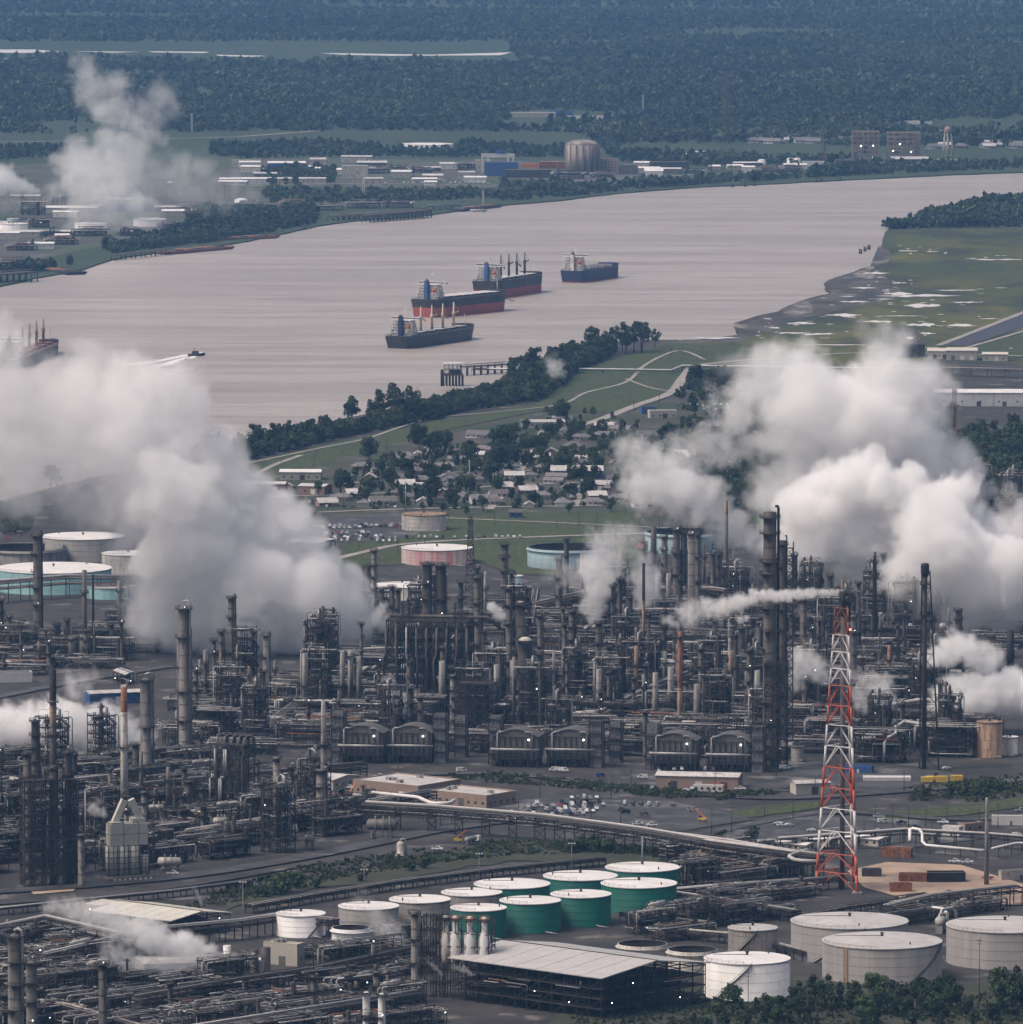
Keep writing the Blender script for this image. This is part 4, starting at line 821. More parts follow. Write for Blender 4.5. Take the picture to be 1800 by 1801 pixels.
# ---------------- heaters, racks and process units ----------------
CENTRAL, GRID = radians(-11), radians(40)
def frame(b, nx, ny, nz, dx, dy, dz, w=.35, brace=.5, r=random, ox=0, oy=0):
    X = [ox+(i-nx/2)*dx for i in range(nx+1)]; Y = [oy+(i-ny/2)*dy for i in range(ny+1)]; Hh = nz*dz
    for x in X:
        for y in Y: b.beam((x, y, 0), (x, y, Hh+r.uniform(0, dz*.35)), w)
    for k in range(1, nz+1):
        for y in Y: b.beam((X[0], y, k*dz), (X[-1], y, k*dz), w*.9)
        for x in X: b.beam((x, Y[0], k*dz), (x, Y[-1], k*dz), w*.9)
    for k in range(nz):
        for y in (Y[0], Y[-1]):
            for i in range(nx):
                if r.random() < brace: b.beam((X[i], y, k*dz), (X[i+1], y, (k+1)*dz), w*.5)
                if r.random() < brace*.5: b.beam((X[i+1], y, k*dz), (X[i], y, (k+1)*dz), w*.5)
        for x in (X[0], X[-1]):
            for i in range(ny):
                if r.random() < brace: b.beam((x, Y[i], k*dz), (x, Y[i+1], (k+1)*dz), w*.5)
def sqrail(b, x0, x1, y0, y1, z):
    c = [(x0, y0), (x1, y0), (x1, y1), (x0, y1)]
    for i in range(4):
        p, q = c[i], c[(i+1) % 4]; b.beam((*p, z+1.1), (*q, z+1.1), .09); b.beam((*p, z+.6), (*q, z+.6), .07)
        n = max(1, int(hypot(p[0]-q[0], p[1]-q[1])/2.5))
        for j in range(n): f = j/n; x = p[0]+(q[0]-p[0])*f; y = p[1]+(q[1]-p[1])*f; b.beam((x, y, z), (x, y, z+1.1), .08)
def drum(b, x, y, z, L, R, rz=0, n=12):
    c, s_ = cos(rz), sin(rz); pr = [(-L/2-R*.45, .25), (-L/2-R*.3, .7), (-L/2, 1), (L/2, 1), (L/2+R*.3, .7), (L/2+R*.45, .25)]
    rings = [[(x+a*c-R*k*cos(2*pi*i/n)*s_, y+a*s_+R*k*cos(2*pi*i/n)*c, z+R*k*sin(2*pi*i/n)) for i in range(n)] for a, k in pr]
    o = len(b.sm); b.hull(rings)
    for i in range(o, len(b.sm)-2): b.sm[i] = True
    b.box(x+c*L*.3, y+s_*L*.3, z-R-1.1, R*.5, R*1.5, 1.4, rz); b.box(x-c*L*.3, y-s_*L*.3, z-R-1.1, R*.5, R*1.5, 1.4, rz)
def pipe_pts(r, X, Y, Z):
    p = [r.uniform(-X, X), r.uniform(-Y, Y), r.uniform(1, Z)]; pts = [tuple(p)]; last = -1
    for _ in range(r.randint(3, 6)):
        ax = r.choice([a for a in (0, 0, 1, 1, 2) if a != last]); last = ax
        lim = (X, Y, Z)[ax]; q = r.uniform(-lim, lim) if ax < 2 else r.uniform(1, Z)
        if abs(q-p[ax]) < 1.2: q = p[ax]+2*(1 if q > p[ax] else -1)
        p[ax] = q; pts.append(tuple(p))
    return pts
def bend(pts, k=.8):
    """cut the corners of a pipe run"""
    out = [pts[0]]
    for i in range(1, len(pts)-1):
        a, b, c = Vector(pts[i-1]), Vector(pts[i]), Vector(pts[i+1]); u = (a-b); w = (c-b)
        ku = min(k, u.length*.45); kw = min(k, w.length*.45); out += [tuple(b+u.normalized()*ku), tuple(b+w.normalized()*kw)]
    return out+[pts[-1]]
PM = ['silver', 'rust', 'pipe_dull', 'dirty_white', 'silver', 'steel_grey', 'pipe_dull', 'shell_grey', 'steel_dark', 'steel_dark', 'steel_grey']
UNAME = {'frame': ('process_structure', 'process structure'), 'tower': ('stair_tower', 'stair tower'), 'low': ('pump_bay', 'pump bay'), 'columns': ('vessel_group', 'vessels'), 'cooler': ('air_cooler', 'air cooler'), 'exch': ('exchanger_rack', 'exchangers')}
def unit(kind, seed):
    r = random.Random(seed*31+len(kind)); t = root(UNAME[kind][0], (0, 0, 0)); st = 'steel_dark' if r.random() < .75 else 'steel_grey'
    nx, ny, nz, dx, dy, dz = {'frame': (4, 2, 3, 6, 6, 4.5), 'tower': (2, 2, 6, 5.5, 5.5, 5), 'low': (6, 3, 1, 5.5, 5, 5), 'columns': (4, 2, 2, 6, 5, 4), 'cooler': (6, 1, 1, 6, 9, 11), 'exch': (5, 2, 2, 5, 6, 4.5)}[kind]
    b = MB(); frame(b, nx, ny, nz, dx, dy, dz, .38 if kind != 'low' else .32, .55, r); b.build('frame', st, t)
    X, Y, Z = nx*dx/2, ny*dy/2, nz*dz
    for k in range(1, nz+1):
        if kind == 'low' or (kind in ('frame', 'exch') and r.random() < .25): continue
        g = MB(); x0 = -X+(dx if r.random() < .3 else 0); g.box((x0+X)/2, 0, k*dz+.2, X-x0, 2*Y, .12); sqrail(g, x0, X, -Y, Y, k*dz+.3); g.build('deck', st, t)
    for i in range({'frame': 3, 'tower': 2, 'low': 3, 'columns': 2, 'cooler': 1, 'exch': 6}[kind]):
        k = r.randint(0, nz); g = MB(); R = r.uniform(.6, 1.3); L = r.uniform(4, 8); drum(g, r.uniform(-X+3, X-3), r.uniform(-Y+1, Y-1), k*dz+R+1.4, L, R, r.choice((0, 0, pi/2)), 10)
        g.build('drum', r.choice(('silver', 'pipe_dull', 'shell_grey', 'dirty_white', 'shell_dark')), t)
    nv = {'frame': 2, 'tower': 1, 'low': 1, 'columns': 3, 'cooler': 0, 'exch': 0}[kind]
    for i in range(nv):
        R = r.uniform(.7, 1.6); H = r.uniform(.9, 1.25)*Z if kind not in ('low', 'columns') else r.uniform(6, 13 if kind == 'low' else 19); x, y = r.uniform(-X, X), r.uniform(-Y, Y)
        g = MB(); g.lathe(x, y, [(R*1.15, 0), (R, 2), (R, H), (R*.7, H+R*.5), (.2, H+R*.7)], 12); v = g.build('vessel', r.choice(('shell_grey', 'shell_dark', 'shell_dark', 'shell_dark')), t)
        if H > 9:
            for zz in (H*.95, H*.6):
                g = MB(); n = 10
                for j in range(n):
                    a, a2 = 2*pi*j/n, 2*pi*(j+1)/n; g.beam((x+(R+1)*cos(a), y+(R+1)*sin(a), zz), (x+(R+1)*cos(a2), y+(R+1)*sin(a2), zz), .3, .2); g.beam((x+(R+1)*cos(a), y+(R+1)*sin(a), zz+1.1), (x+(R+1)*cos(a2), y+(R+1)*sin(a2), zz+1.1), .08)
                    g.beam((x+(R+1)*cos(a), y+(R+1)*sin(a), zz), (x+(R+1)*cos(a), y+(R+1)*sin(a), zz+1.1), .08)
                g.build('platform', 'steel_dark', v)
    np_ = {'frame': 11, 'tower': 8, 'low': 18, 'columns': 8, 'cooler': 6, 'exch': 12}[kind]
    for i in range(np_):
        g = MB(); g.tube(bend(pipe_pts(r, X+1, Y+1, Z*1.08+(4 if kind == 'low' else 0))), r.uniform(.16, .42), 6); g.build('pipe', r.choice(PM), t)
    for i in range({'low': 7, 'exch': 3, 'frame': 2}.get(kind, 1)):
        y = r.uniform(-Y, Y); z = Z+r.uniform(.4, 2.5); g = MB(); g.tube(bend([(-X-3, y, 2), (-X-3, y, z), (X+3, y, z), (X+3, y+r.uniform(-3, 3), z)]), r.uniform(.22, .4), 6); g.build('header_pipe', r.choice(('silver', 'roof_grey', 'pipe_dull')), t)
    for mm in ('silver', 'steel_grey', 'steel_dark'):          # small bore lines too fine to tell apart
        g = MB()
        for i in range(14): g.tube(bend(pipe_pts(r, X+1.5, Y+1.5, Z*1.05+3), .4), r.uniform(.07, .13), 4)
        tag(g.build('small_bore_pipes', mm, t), kind='stuff')
    if kind == 'low':
        g = MB()
        for i in range(10): g.box(r.uniform(-X, X), r.uniform(-Y, Y), 0, r.uniform(1, 2.4), r.uniform(.8, 1.5), r.uniform(.8, 1.8))
        tag(g.build('pumps', 'steel_grey', t), kind='stuff')
    if kind == 'cooler':
        for i in range(nx):
            x = -X+dx*(i+.5); g = MB(); g.box(x, 0, Z+.4, dx*.92, 2*Y*.95, 1.0); g.lathe(x, -Y*.45, [(2, Z+1.4), (1.8, Z+2.1), (1.7, Z+2.0), (1.7, Z+1.5)], 12, cap=(False, True)); g.lathe(x, Y*.45, [(2, Z+1.4), (1.8, Z+2.1), (1.7, Z+2.0), (1.7, Z+1.5)], 12, cap=(False, True)); g.build('fan_bay', 'steel_grey' if i % 2 else 'pipe_dull', t)
    if kind in ('frame', 'tower'):
        g = MB(); a = -X-.8
        for k in range(nz): g.beam((a, -Y+(2*Y if k % 2 else 0), k*dz+.3), (a, Y-(2*Y if k % 2 else 0), (k+1)*dz+.3), 1.0, .25)
        g.build('stairs', 'steel_grey', t)
    if r.random() < .16: MB().box(r.uniform(-X, X), -Y-.4, Z*r.uniform(.5, 1)+1, .32, .32, .32).build('lamp', 'lamp_white', t)
    if kind == 'tower' and r.random() < .5:
        g = MB(); g.tube([(0, 0, Z), (0, 0, Z+4), (0, 2, Z+5.5), (0, 5, Z+5), (0, 5, Z-3)], .7, 8); g.build('loop_pipe', 'silver', t)
    return t
UN = {k: [Proto(lambda k=k, s=s: unit(k, s)) for s in range(n)] for k, n in (('frame', 4), ('tower', 3), ('low', 4), ('columns', 3), ('cooler', 2), ('exch', 3))}
UD = {'frame': 'open steel structure with vessels', 'tower': 'tall narrow steel frame with stacked decks', 'low': 'low tangle of pipes and pumps', 'columns': 'cluster of short framed vessels',
      'cooler': 'elevated bank of air cooler fans', 'exch': 'steel rack stacked with exchanger drums'}
TOLABEL = []     # (object, description, photo position)
FOOT = list(TANKFOOT)        # occupied discs
def busy(p, rad):
    return any((p.x-x)**2+(p.y-y)**2 < (rad+q)**2 for x, y, q in FOOT)
def put_unit(u, v, kind, i, rz, sc_=1.0, grp='process units'):
    o = UN[kind][i % len(UN[kind])].put(gp(u, v), rz, sc_, None, UNAME[kind][1], UNAME[kind][1]+' units in the plant'); TOLABEL.append((o, UD[kind], (u, v))); return o
def heater(u, v, wpx, label):
    """arched box heater with panelled walls"""
    P = gp(u, v); s = sc(v); Lx = wpx*s; D = 15; Hh = 15.5; t = root('box_heater', P, CENTRAL, label, 'heater', 'arched box heaters'); b = MB(); n = 8
    for k in (-1, 1):
        pass
    ring = lambda y: [(-Lx/2, y, 4), (-Lx/2, y, Hh)]+[(-Lx/2+Lx*(i+1)/n, y, Hh+3.8*sin(pi*(i+1)/n)) for i in range(n-1)]+[(Lx/2, y, Hh), (Lx/2, y, 4)]
    b.hull([ring(-D/2), ring(D/2)]); b.build('casing', 'shell_grey', t)
    b = MB(); 
    for y in (-D/2-.35, ): 
        for i in range(int(Lx/3)+1): x = -Lx/2+i*3; b.beam((x, y, 0), (x, y, Hh), .4)
        for z in (4, 7, 10, Hh): b.beam((-Lx/2, y-.05, z), (Lx/2, y-.05, z), .3)
    b.build('buckstays', 'steel_dark', t)
    b = MB(); pr = [(-Lx/2-.4+(Lx+.8)*i/n, Hh+.25+3.9*sin(pi*i/n)) for i in range(n+1)]
    for i in range(n):
        (x0, z0), (x1, z1) = pr[i], pr[i+1]; b.add([(x0, -D/2-.6, z0), (x1, -D/2-.6, z1), (x1, D/2+.6, z1), (x0, D/2+.6, z0), (x0, -D/2-.6, z0-.2), (x1, -D/2-.6, z1-.2)], [(0, 1, 2, 3), (4, 5, 1, 0)])
    b.build('arched_roof', 'pipe_dull', t)
    b = MB(); b.tube([(-Lx/2-1, -D/2-2.2, 9.2), (Lx/2+1, -D/2-2.2, 9.2)], .75, 8); b.build('header_pipe', 'silver', t)
    b = MB(); frame(b, 5, 1, 1, Lx/5, 2.5, 4.2, .3, .3, random.Random(int(u)), 0, -D/2-2); sqrail(b, -Lx/2, Lx/2, -D/2-3.4, -D/2-.6, 4.4); b.build('access_frame', 'steel_dark', t)
    b = MB(); 
    for i in range(14): b.box(-Lx/2+Lx*(i+.5)/14, 0, 0, .7, D*.9, 4)
    b.build('burner_piers', 'steel_grey', t)
    MB().box(Lx*.3, -D/2-1.2, 14, .6, .6, .6).build('lamp', 'lamp_white', t)
    for q in (-1, 1):
        b = MB(); x = Lx*.22*q; b.tube(bend([(x, -D/2, Hh+2), (x, -D/2-2.5, Hh+3), (x+4*q, -D/2-2.5, Hh+3), (x+4*q, -D/2-2.5, 2)]), .3, 6); b.build('pipe', 'silver', t)
def boxtower(u, vt, vb, wpx, label):
    P = gp(u, vb); s = sc(vb); W2 = wpx*s; H = zt(vt, P.y); t = root('duct_tower', P, CENTRAL, label, 'duct tower', 'panelled flue gas towers')
    b = MB(); b.box(0, 0, 0, W2, W2*1.2, H); b.build('core', 'steel_grey', t)
    nr = int(H/2.6); pm = MB(); pw = W2/3; pm.box(0, 0, 0, pw*.92, .12, H/nr*.92); first = None
    for k in range(nr):
        for i in range(3):
            if first is None: first = pm.build('panel', 'scr_panel', t); o = first
            else: o = first.copy(); S.collection.objects.link(o)
            o.location = (-W2/2+pw*(i+.5), -W2*.6-.08, H*k/nr+.1)
    for k in range(nr):
        for i in range(3): o = first.copy(); S.collection.objects.link(o); o.rotation_euler = (0, 0, pi/2); o.scale = (1.15, 1, 1); o.location = (W2/2+.08, -W2*.6+W2*.4*(i+.5), H*k/nr+.1)
    b = MB()
    for sx in (-1, 1):
        for sy in (-1, 1): b.beam((sx*(W2/2+.3), sy*(W2*.6+.3), 0), (sx*(W2/2+.3), sy*(W2*.6+.3), H+1.5), .35)
    for k in range(1, int(H/6)+1):
        z = k*6; sqrail(b, -W2/2-1.4, W2/2+1.4, -W2*.6-1.4, W2*.6+1.4, z); b.box(0, -W2*.6-.9, z-.1, W2+2.4, 1.2, .15); b.box(-W2/2-.8, 0, z-.1, 1, W2*1.2, .15)
    b.build('access_frame', 'steel_dark', t)
HT = [(642, 1338, 76, 'leftmost arched heater, between white box towers'), (728, 1338, 76, 'second arched heater, left of the box tower under the twin towers'), (912, 1345, 80, 'third arched heater, right of the tall panelled box tower'),
      (1008, 1345, 80, 'fourth arched heater, left of the central panelled tower'), (1190, 1352, 78, 'fifth arched heater, behind the long tan warehouse'), (1286, 1354, 74, 'rightmost arched heater, at the foot of the giant column')]
for a in HT: heater(*a); p = gp(a[0], a[1]); FOOT.append((p.x, p.y, 13))
for a in [(597, 1250, 1338, 20, 'panelled box tower at the left end of the heater row'), (776, 1254, 1340, 20, 'pale panelled box tower between second heater and dark gap'), (812, 1258, 1330, 18, 'darker box tower behind the second heater'), (873, 1258, 1343, 20, 'pale panelled box tower left of the third heater'),
          (1050, 1266, 1348, 20, 'pale panelled box tower right of the fourth heater'), (1084, 1268, 1338, 18, 'darker box tower behind the fourth heater'), (1149, 1272, 1352, 20, 'panelled box tower left of the fifth heater'), (1334, 1276, 1358, 20, 'panelled box tower in front of the giant dark column')]:
    boxtower(*a); p = gp(a[0], a[2]); FOOT.append((p.x, p.y, 5))
# cream heater under the rust streaked stack
def cream_heater():
    P = gp(226, 1545); t = root('box_heater', P, radians(20), 'cream heater casing with four round cells and slanting flue ducts below rusty stack', 'heater')
    for i, x in enumerate((-8.5, -3.2, 2.2, 7.6)):
        b = MB(); R, H = (3.0, 16) if i < 3 else (2.2, 11); b.lathe(x, -2+(i == 3)*1, [(R, 2.2), (R, H)], 18); c = b.build('cell', 'cream_roof', t)
        g = MB()
        for k in range(1, 6): z = H*k/6; g.lathe(x, -2+(i == 3)*1, [(R, z), (R+.12, z), (R+.12, z+.2), (R, z+.2)], 18, cap=(False, False))
        for k in range(8): a = 2*pi*k/8; g.beam((x+(R+.1)*cos(a), -2+(i == 3)+(R+.1)*sin(a), 2.2), (x+(R+.1)*cos(a), -2+(i == 3)+(R+.1)*sin(a), H), .18)
        g.build('rib', 'steel_grey', c)
    b = MB(); b.box(-.5, 0, 16.2, 18, 7, 10); b.box(-6, -1, 26.2, 6, 5, .8); b.box(4.5, 0, 26.2, 6, 6, 2.2); b.build('convection_box', 'cream_roof', t)
    b = MB(); frame(b, 3, 1, 5, 7.2, 11, 5.4, .2, .2, random.Random(4)); b.build('access_frame', 'steel_grey', t)
    for q in (-1, 1):
        b = MB(); b.beam((q*6.5, 0, 26.5), (q*1.6, 0, 37), 2.8, 2.8); b.build('flue_duct', 'cream_roof', t)
    for k in range(8): MB().box(-9+k*2.5, -8.5, 0, .9, .8, 1.4).build('cabinet', 'white_paint', t)
cream_heater(); p = gp(226, 1545); FOOT.append((p.x, p.y, 14))
# looped overhead structure and big steel (coker) structure
def big_structure(u, v, nx, ny, nz, dx, dy, dz, label, rz=CENTRAL, m='steel_dark', w=.5, extras=None, seed=1):
    P = gp(u, v); r = random.Random(seed); t = root('steel_structure', P, rz, label, 'steel structure', 'large steel structures'); b = MB(); frame(b, nx, ny, nz, dx, dy, dz, w, .6, r); b.build('frame', m, t)
    X, Y = nx*dx/2, ny*dy/2
    for k in range(1, nz+1): g = MB(); g.box(0, 0, k*dz+.3, 2*X, 2*Y*r.uniform(.5, 1), .15); sqrail(g, -X, X, -Y, Y, k*dz+.4); g.build('deck', m, t)
    if extras: extras(t, X, Y, nz*dz, r)
    return t
def coker(t, X, Y, Z, r):
    for i in range(9):
        x = -X+2*X*i/8; g = MB(); g.tube(bend([(x, -Y-.5, Z-3), (x, -Y-1, Z*.62), (x+r.uniform(-2, 2), -Y-1, Z*.6), (x, -Y-1, 4)], 1.5), r.uniform(.5, .9), 8); g.build('pipe', r.choice(('steel_grey', 'silver', 'pipe_dull')), t)
    g = MB(); g.tube(bend([(-X, 0, Z+2.2), (X*1.5, 0, Z+2.2), (X*1.75, 0, Z-4)], 2), 1.0, 10); g.build('transfer_line', 'shell_dark', t)
    g = MB(); lattice(g, 3, 2.4, Z, Z+10, 3, .35, cx=-X*.6); g.build('top_derrick', 'steel_dark', t); g = MB(); lattice(g, 3, 2.4, Z, Z+10, 3, .35, cx=X*.7); g.build('top_derrick', 'steel_dark', t)
    for i in range(10):
        g = MB(); drum(g, r.uniform(-X+3, X-3), -Y+r.uniform(0, 3), r.choice((4.5, 9, 18, 24))+2, 4, 1.1, 0); g.build('drum', r.choice(('silver', 'pipe_dull', 'dirty_white')), t)
big_structure(757, 1252, 7, 3, 9, 6.4, 6, 5.6, 'huge dark steel structure around the twin towers, mouth of the steam plume', extras=coker, seed=5, w=.6); p = gp(757, 1252); FOOT.append((p.x, p.y, 26))
def loops(t, X, Y, Z, r):
    for i, x in enumerate((-X*.8, -X*.35, X*.1, X*.5, X*.85)):
        g = MB(); g.tube([(x, -Y*.4, Z*.3), (x, -Y*.4, Z+2), (x+.8, -Y*.2, Z+4.2), (x+2.2, Y*.1, Z+4.6), (x+3.2, Y*.3, Z+3.6), (x+3.4, Y*.35, Z-2)], .75, 8); g.build('loop_pipe', 'pipe_dull', t)
        g = MB(); g.lathe(x+1, -Y*.7, [(1.5, 1), (1.5, Z*.8), (.9, Z*.8+.9)], 12); g.build('vessel', 'shell_dark', t)
    for i in range(3):
        g = MB(); x = r.uniform(-X, X-3); g.tube(bend([(x, -Y-1, 3), (x, -Y-1, Z*.55), (x+3, -Y-1, Z*.55), (x+3, -Y-1, Z*.95)], 1), .5, 7); g.build('pipe', 'silver', t)
big_structure(410, 1432, 4, 2, 6, 4.6, 6, 5.8, 'blue grey steel tower with looping silver pipes on its roof', GRID-1.2, 'steel_grey', .45, loops, 8); p = gp(410, 1432); FOOT.append((p.x, p.y, 14))
big_structure(88, 1556, 5, 2, 9, 5, 5, 5.4, 'very tall blackish steel framing left of the cream heater', radians(15), 'steel_dark', .5, None, 9); p = gp(88, 1556); FOOT.append((p.x, p.y, 17))
big_structure(1365, 1352, 3, 2, 10, 3.6, 4, 5.5, 'narrow black steel framing against the giant dark column', CENTRAL, 'steel_dark', .4, None, 11)
big_structure(1120, 1215, 5, 2, 5, 5, 5, 5, 'black steel bay with wide top deck behind the central stacks', CENTRAL, 'steel_dark', .45, loops, 12); p = gp(1120, 1215); FOOT.append((p.x, p.y, 14))
big_structure(840, 1300, 4, 3, 6, 5, 5, 5, 'dark recess structure between second and third heaters', CENTRAL, 'steel_dark', .5, None, 13); p = gp(840, 1300); FOOT.append((p.x, p.y, 12))
# ---------------- sheds and buildings ----------------
def shed(A, B, C_, z, rise, label, roofm, lv=3, dark=True, ov=1.0):
    """open steel building: roof corners A (left), B (front), C (right) as photo pixels at eave height z; ridge runs parallel to AB"""
    a, b_, c = gp(*A, z), gp(*B, z), gp(*C_, z); d = a+c-b_; O = Vector(((a.x+c.x)/2, (a.y+c.y)/2, 0)); t = root('open_shed', O, 0, label, 'shed', 'open sided sheds')
    a, b_, c, d = (q-O for q in (a, b_, c, d)); up = Vector((0, 0, rise)); r1, r2 = (a+d)/2+up, (b_+c)/2+up; th = Vector((0, 0, -.35))
    for q in ((a, b_, r2, r1), (r1, r2, c, d)):
        m_ = 14                             # corrugated sheets laid side by side
        g = MB()
        for i in range(m_):
            f0, f1 = i/m_, (i+1)/m_-.002; p0 = q[0].lerp(q[1], f0); p1 = q[0].lerp(q[1], f1); p2 = q[3].lerp(q[2], f1); p3 = q[3].lerp(q[2], f0); lift = Vector((0, 0, .05*(i % 2)))
            g.add([tuple(x+lift) for x in (p0, p1, p2, p3)]+[tuple(x+th) for x in (p0, p1, p2, p3)], [(0, 1, 2, 3), (7, 6, 5, 4), (0, 4, 5, 1), (1, 5, 6, 2), (2, 6, 7, 3), (3, 7, 4, 0)])
        g.build('roof_slope', roofm, t)
    g = MB(); g.beam(r1+Vector((0, 0, .15)), r2+Vector((0, 0, .15)), .7, .2); g.build('ridge_cap', 'steel_grey', t)
    g = MB(); n1, n2 = max(3, int((b_-a).length/7)), max(2, int((c-b_).length/7)); ins = .96; q = lambda i, j: (a.lerp(b_, i/n1)+(d-a)*(j/n2))*ins
    for i in range(n1+1):
        for j in range(n2+1):
            p = q(i, j); f = 1-abs(2*j/n2-1); g.beam((p.x, p.y, 0), (p.x, p.y, z-.4+rise*f), .45)
    for k in range(1, lv+1):
        zz = (z-.8)*k/lv
        for i in range(n1+1): p, s_ = q(i, 0), q(i, n2); g.beam((p.x, p.y, zz), (s_.x, s_.y, zz), .35)
        for j in range(n2+1): p, s_ = q(0, j), q(n1, j); g.beam((p.x, p.y, zz), (s_.x, s_.y, zz), .35)
        for i in range(n1):
            if (i+k) % 2: p, s_ = q(i, 0), q(i+1, 0); g.beam((p.x, p.y, zz-z/lv*.95), (s_.x, s_.y, zz), .25)
        for j in range(n2):
            if (j+k) % 2: p, s_ = q(n1, j), q(n1, j+1); g.beam((p.x, p.y, zz-z/lv*.95), (s_.x, s_.y, zz), .25)
    g.build('steel_frame', 'steel_dark', t)
    for k in range(1, lv):
        g = MB(); zz = (z-.8)*k/lv+.2; P4 = [x*ins for x in (a, b_, c, d)]; g.add([(p.x, p.y, zz) for p in P4]+[(p.x, p.y, zz-.15) for p in P4], [(0, 1, 2, 3), (7, 6, 5, 4), (0, 4, 5, 1), (1, 5, 6, 2)])
        for i in range(4):
            p, s_ = P4[i], P4[(i+1) % 4]; g.beam((p.x, p.y, zz+1.1), (s_.x, s_.y, zz+1.1), .1)
        g.build('deck', 'steel_dark', t)
    r = random.Random(int(A[0])); ex = (b_-a)*.45; ey = (d-a)*.45; cen = (a+c)/2
    for i in range(26 if lv > 2 else 8):
        p = cen+ex*r.uniform(-.95, .95)+ey*r.uniform(-.95, .95); k = r.randint(0, lv-1); zz = (z-.8)*k/lv+.3; g = MB(); an = atan2(ex.y, ex.x)
        if r.random() < .5: drum(g, p.x, p.y, zz+1.6, r.uniform(3, 6), r.uniform(.7, 1.2), an, 10)
        else: g.lathe(p.x, p.y, [(1, zz), (1, zz+3.2), (.5, zz+3.8)], 10)
        g.build('vessel', r.choice(('steel_grey', 'pipe_dull', 'shell_dark')), t)
    for i in range(14 if lv > 2 else 6):
        side = r.random() < .6; p = (a.lerp(b_, r.random()) if side else b_.lerp(c, r.random()))*.98; e = (b_-a if side else c-b_).normalized()*r.uniform(4, 14); k = r.uniform(.15, .85)*z; g = MB()
        g.tube(bend([(p.x, p.y, k), (p.x+e.x, p.y+e.y, k), (p.x+e.x, p.y+e.y, k+r.uniform(-3, 3))]), r.uniform(.15, .3), 6); g.build('pipe', r.choice(PM), t)
    for i in range(5 if lv > 2 else 2):
        p = a.lerp(b_, r.random()) if i % 2 else b_.lerp(c, r.random()); MB().box(p.x, p.y, r.uniform(.2, .8)*z, .25, .25, .25).build('lamp', 'lamp_white', t)
    return t
shed((788, 1683), (1060, 1720), (1250, 1692), 17.5, 4.2, 'large open shed with broad pale grey roof at the bottom centre', 'shed_roof', 4)
shed((158, 1600), (302, 1619), (410, 1604), 8, 2.5, 'open shed with cream roof at bottom left behind drifting steam', 'cream_roof', 2)
shed((150, 1588), (180, 1592), (245, 1585), 8.2, 1.2, 'small cream roof wing beside the cream roofed shed', 'cream_roof', 2)
shed((505, 951), (560, 955), (592, 947), 7, .6, 'white roofed canopy at the edge of the big steam plume', 'roof_white', 1)
shed((200, 1178), (222, 1186), (236, 1181), 6, .5, 'small slanted canopy left of the tallest left column', 'roof_metal', 1)
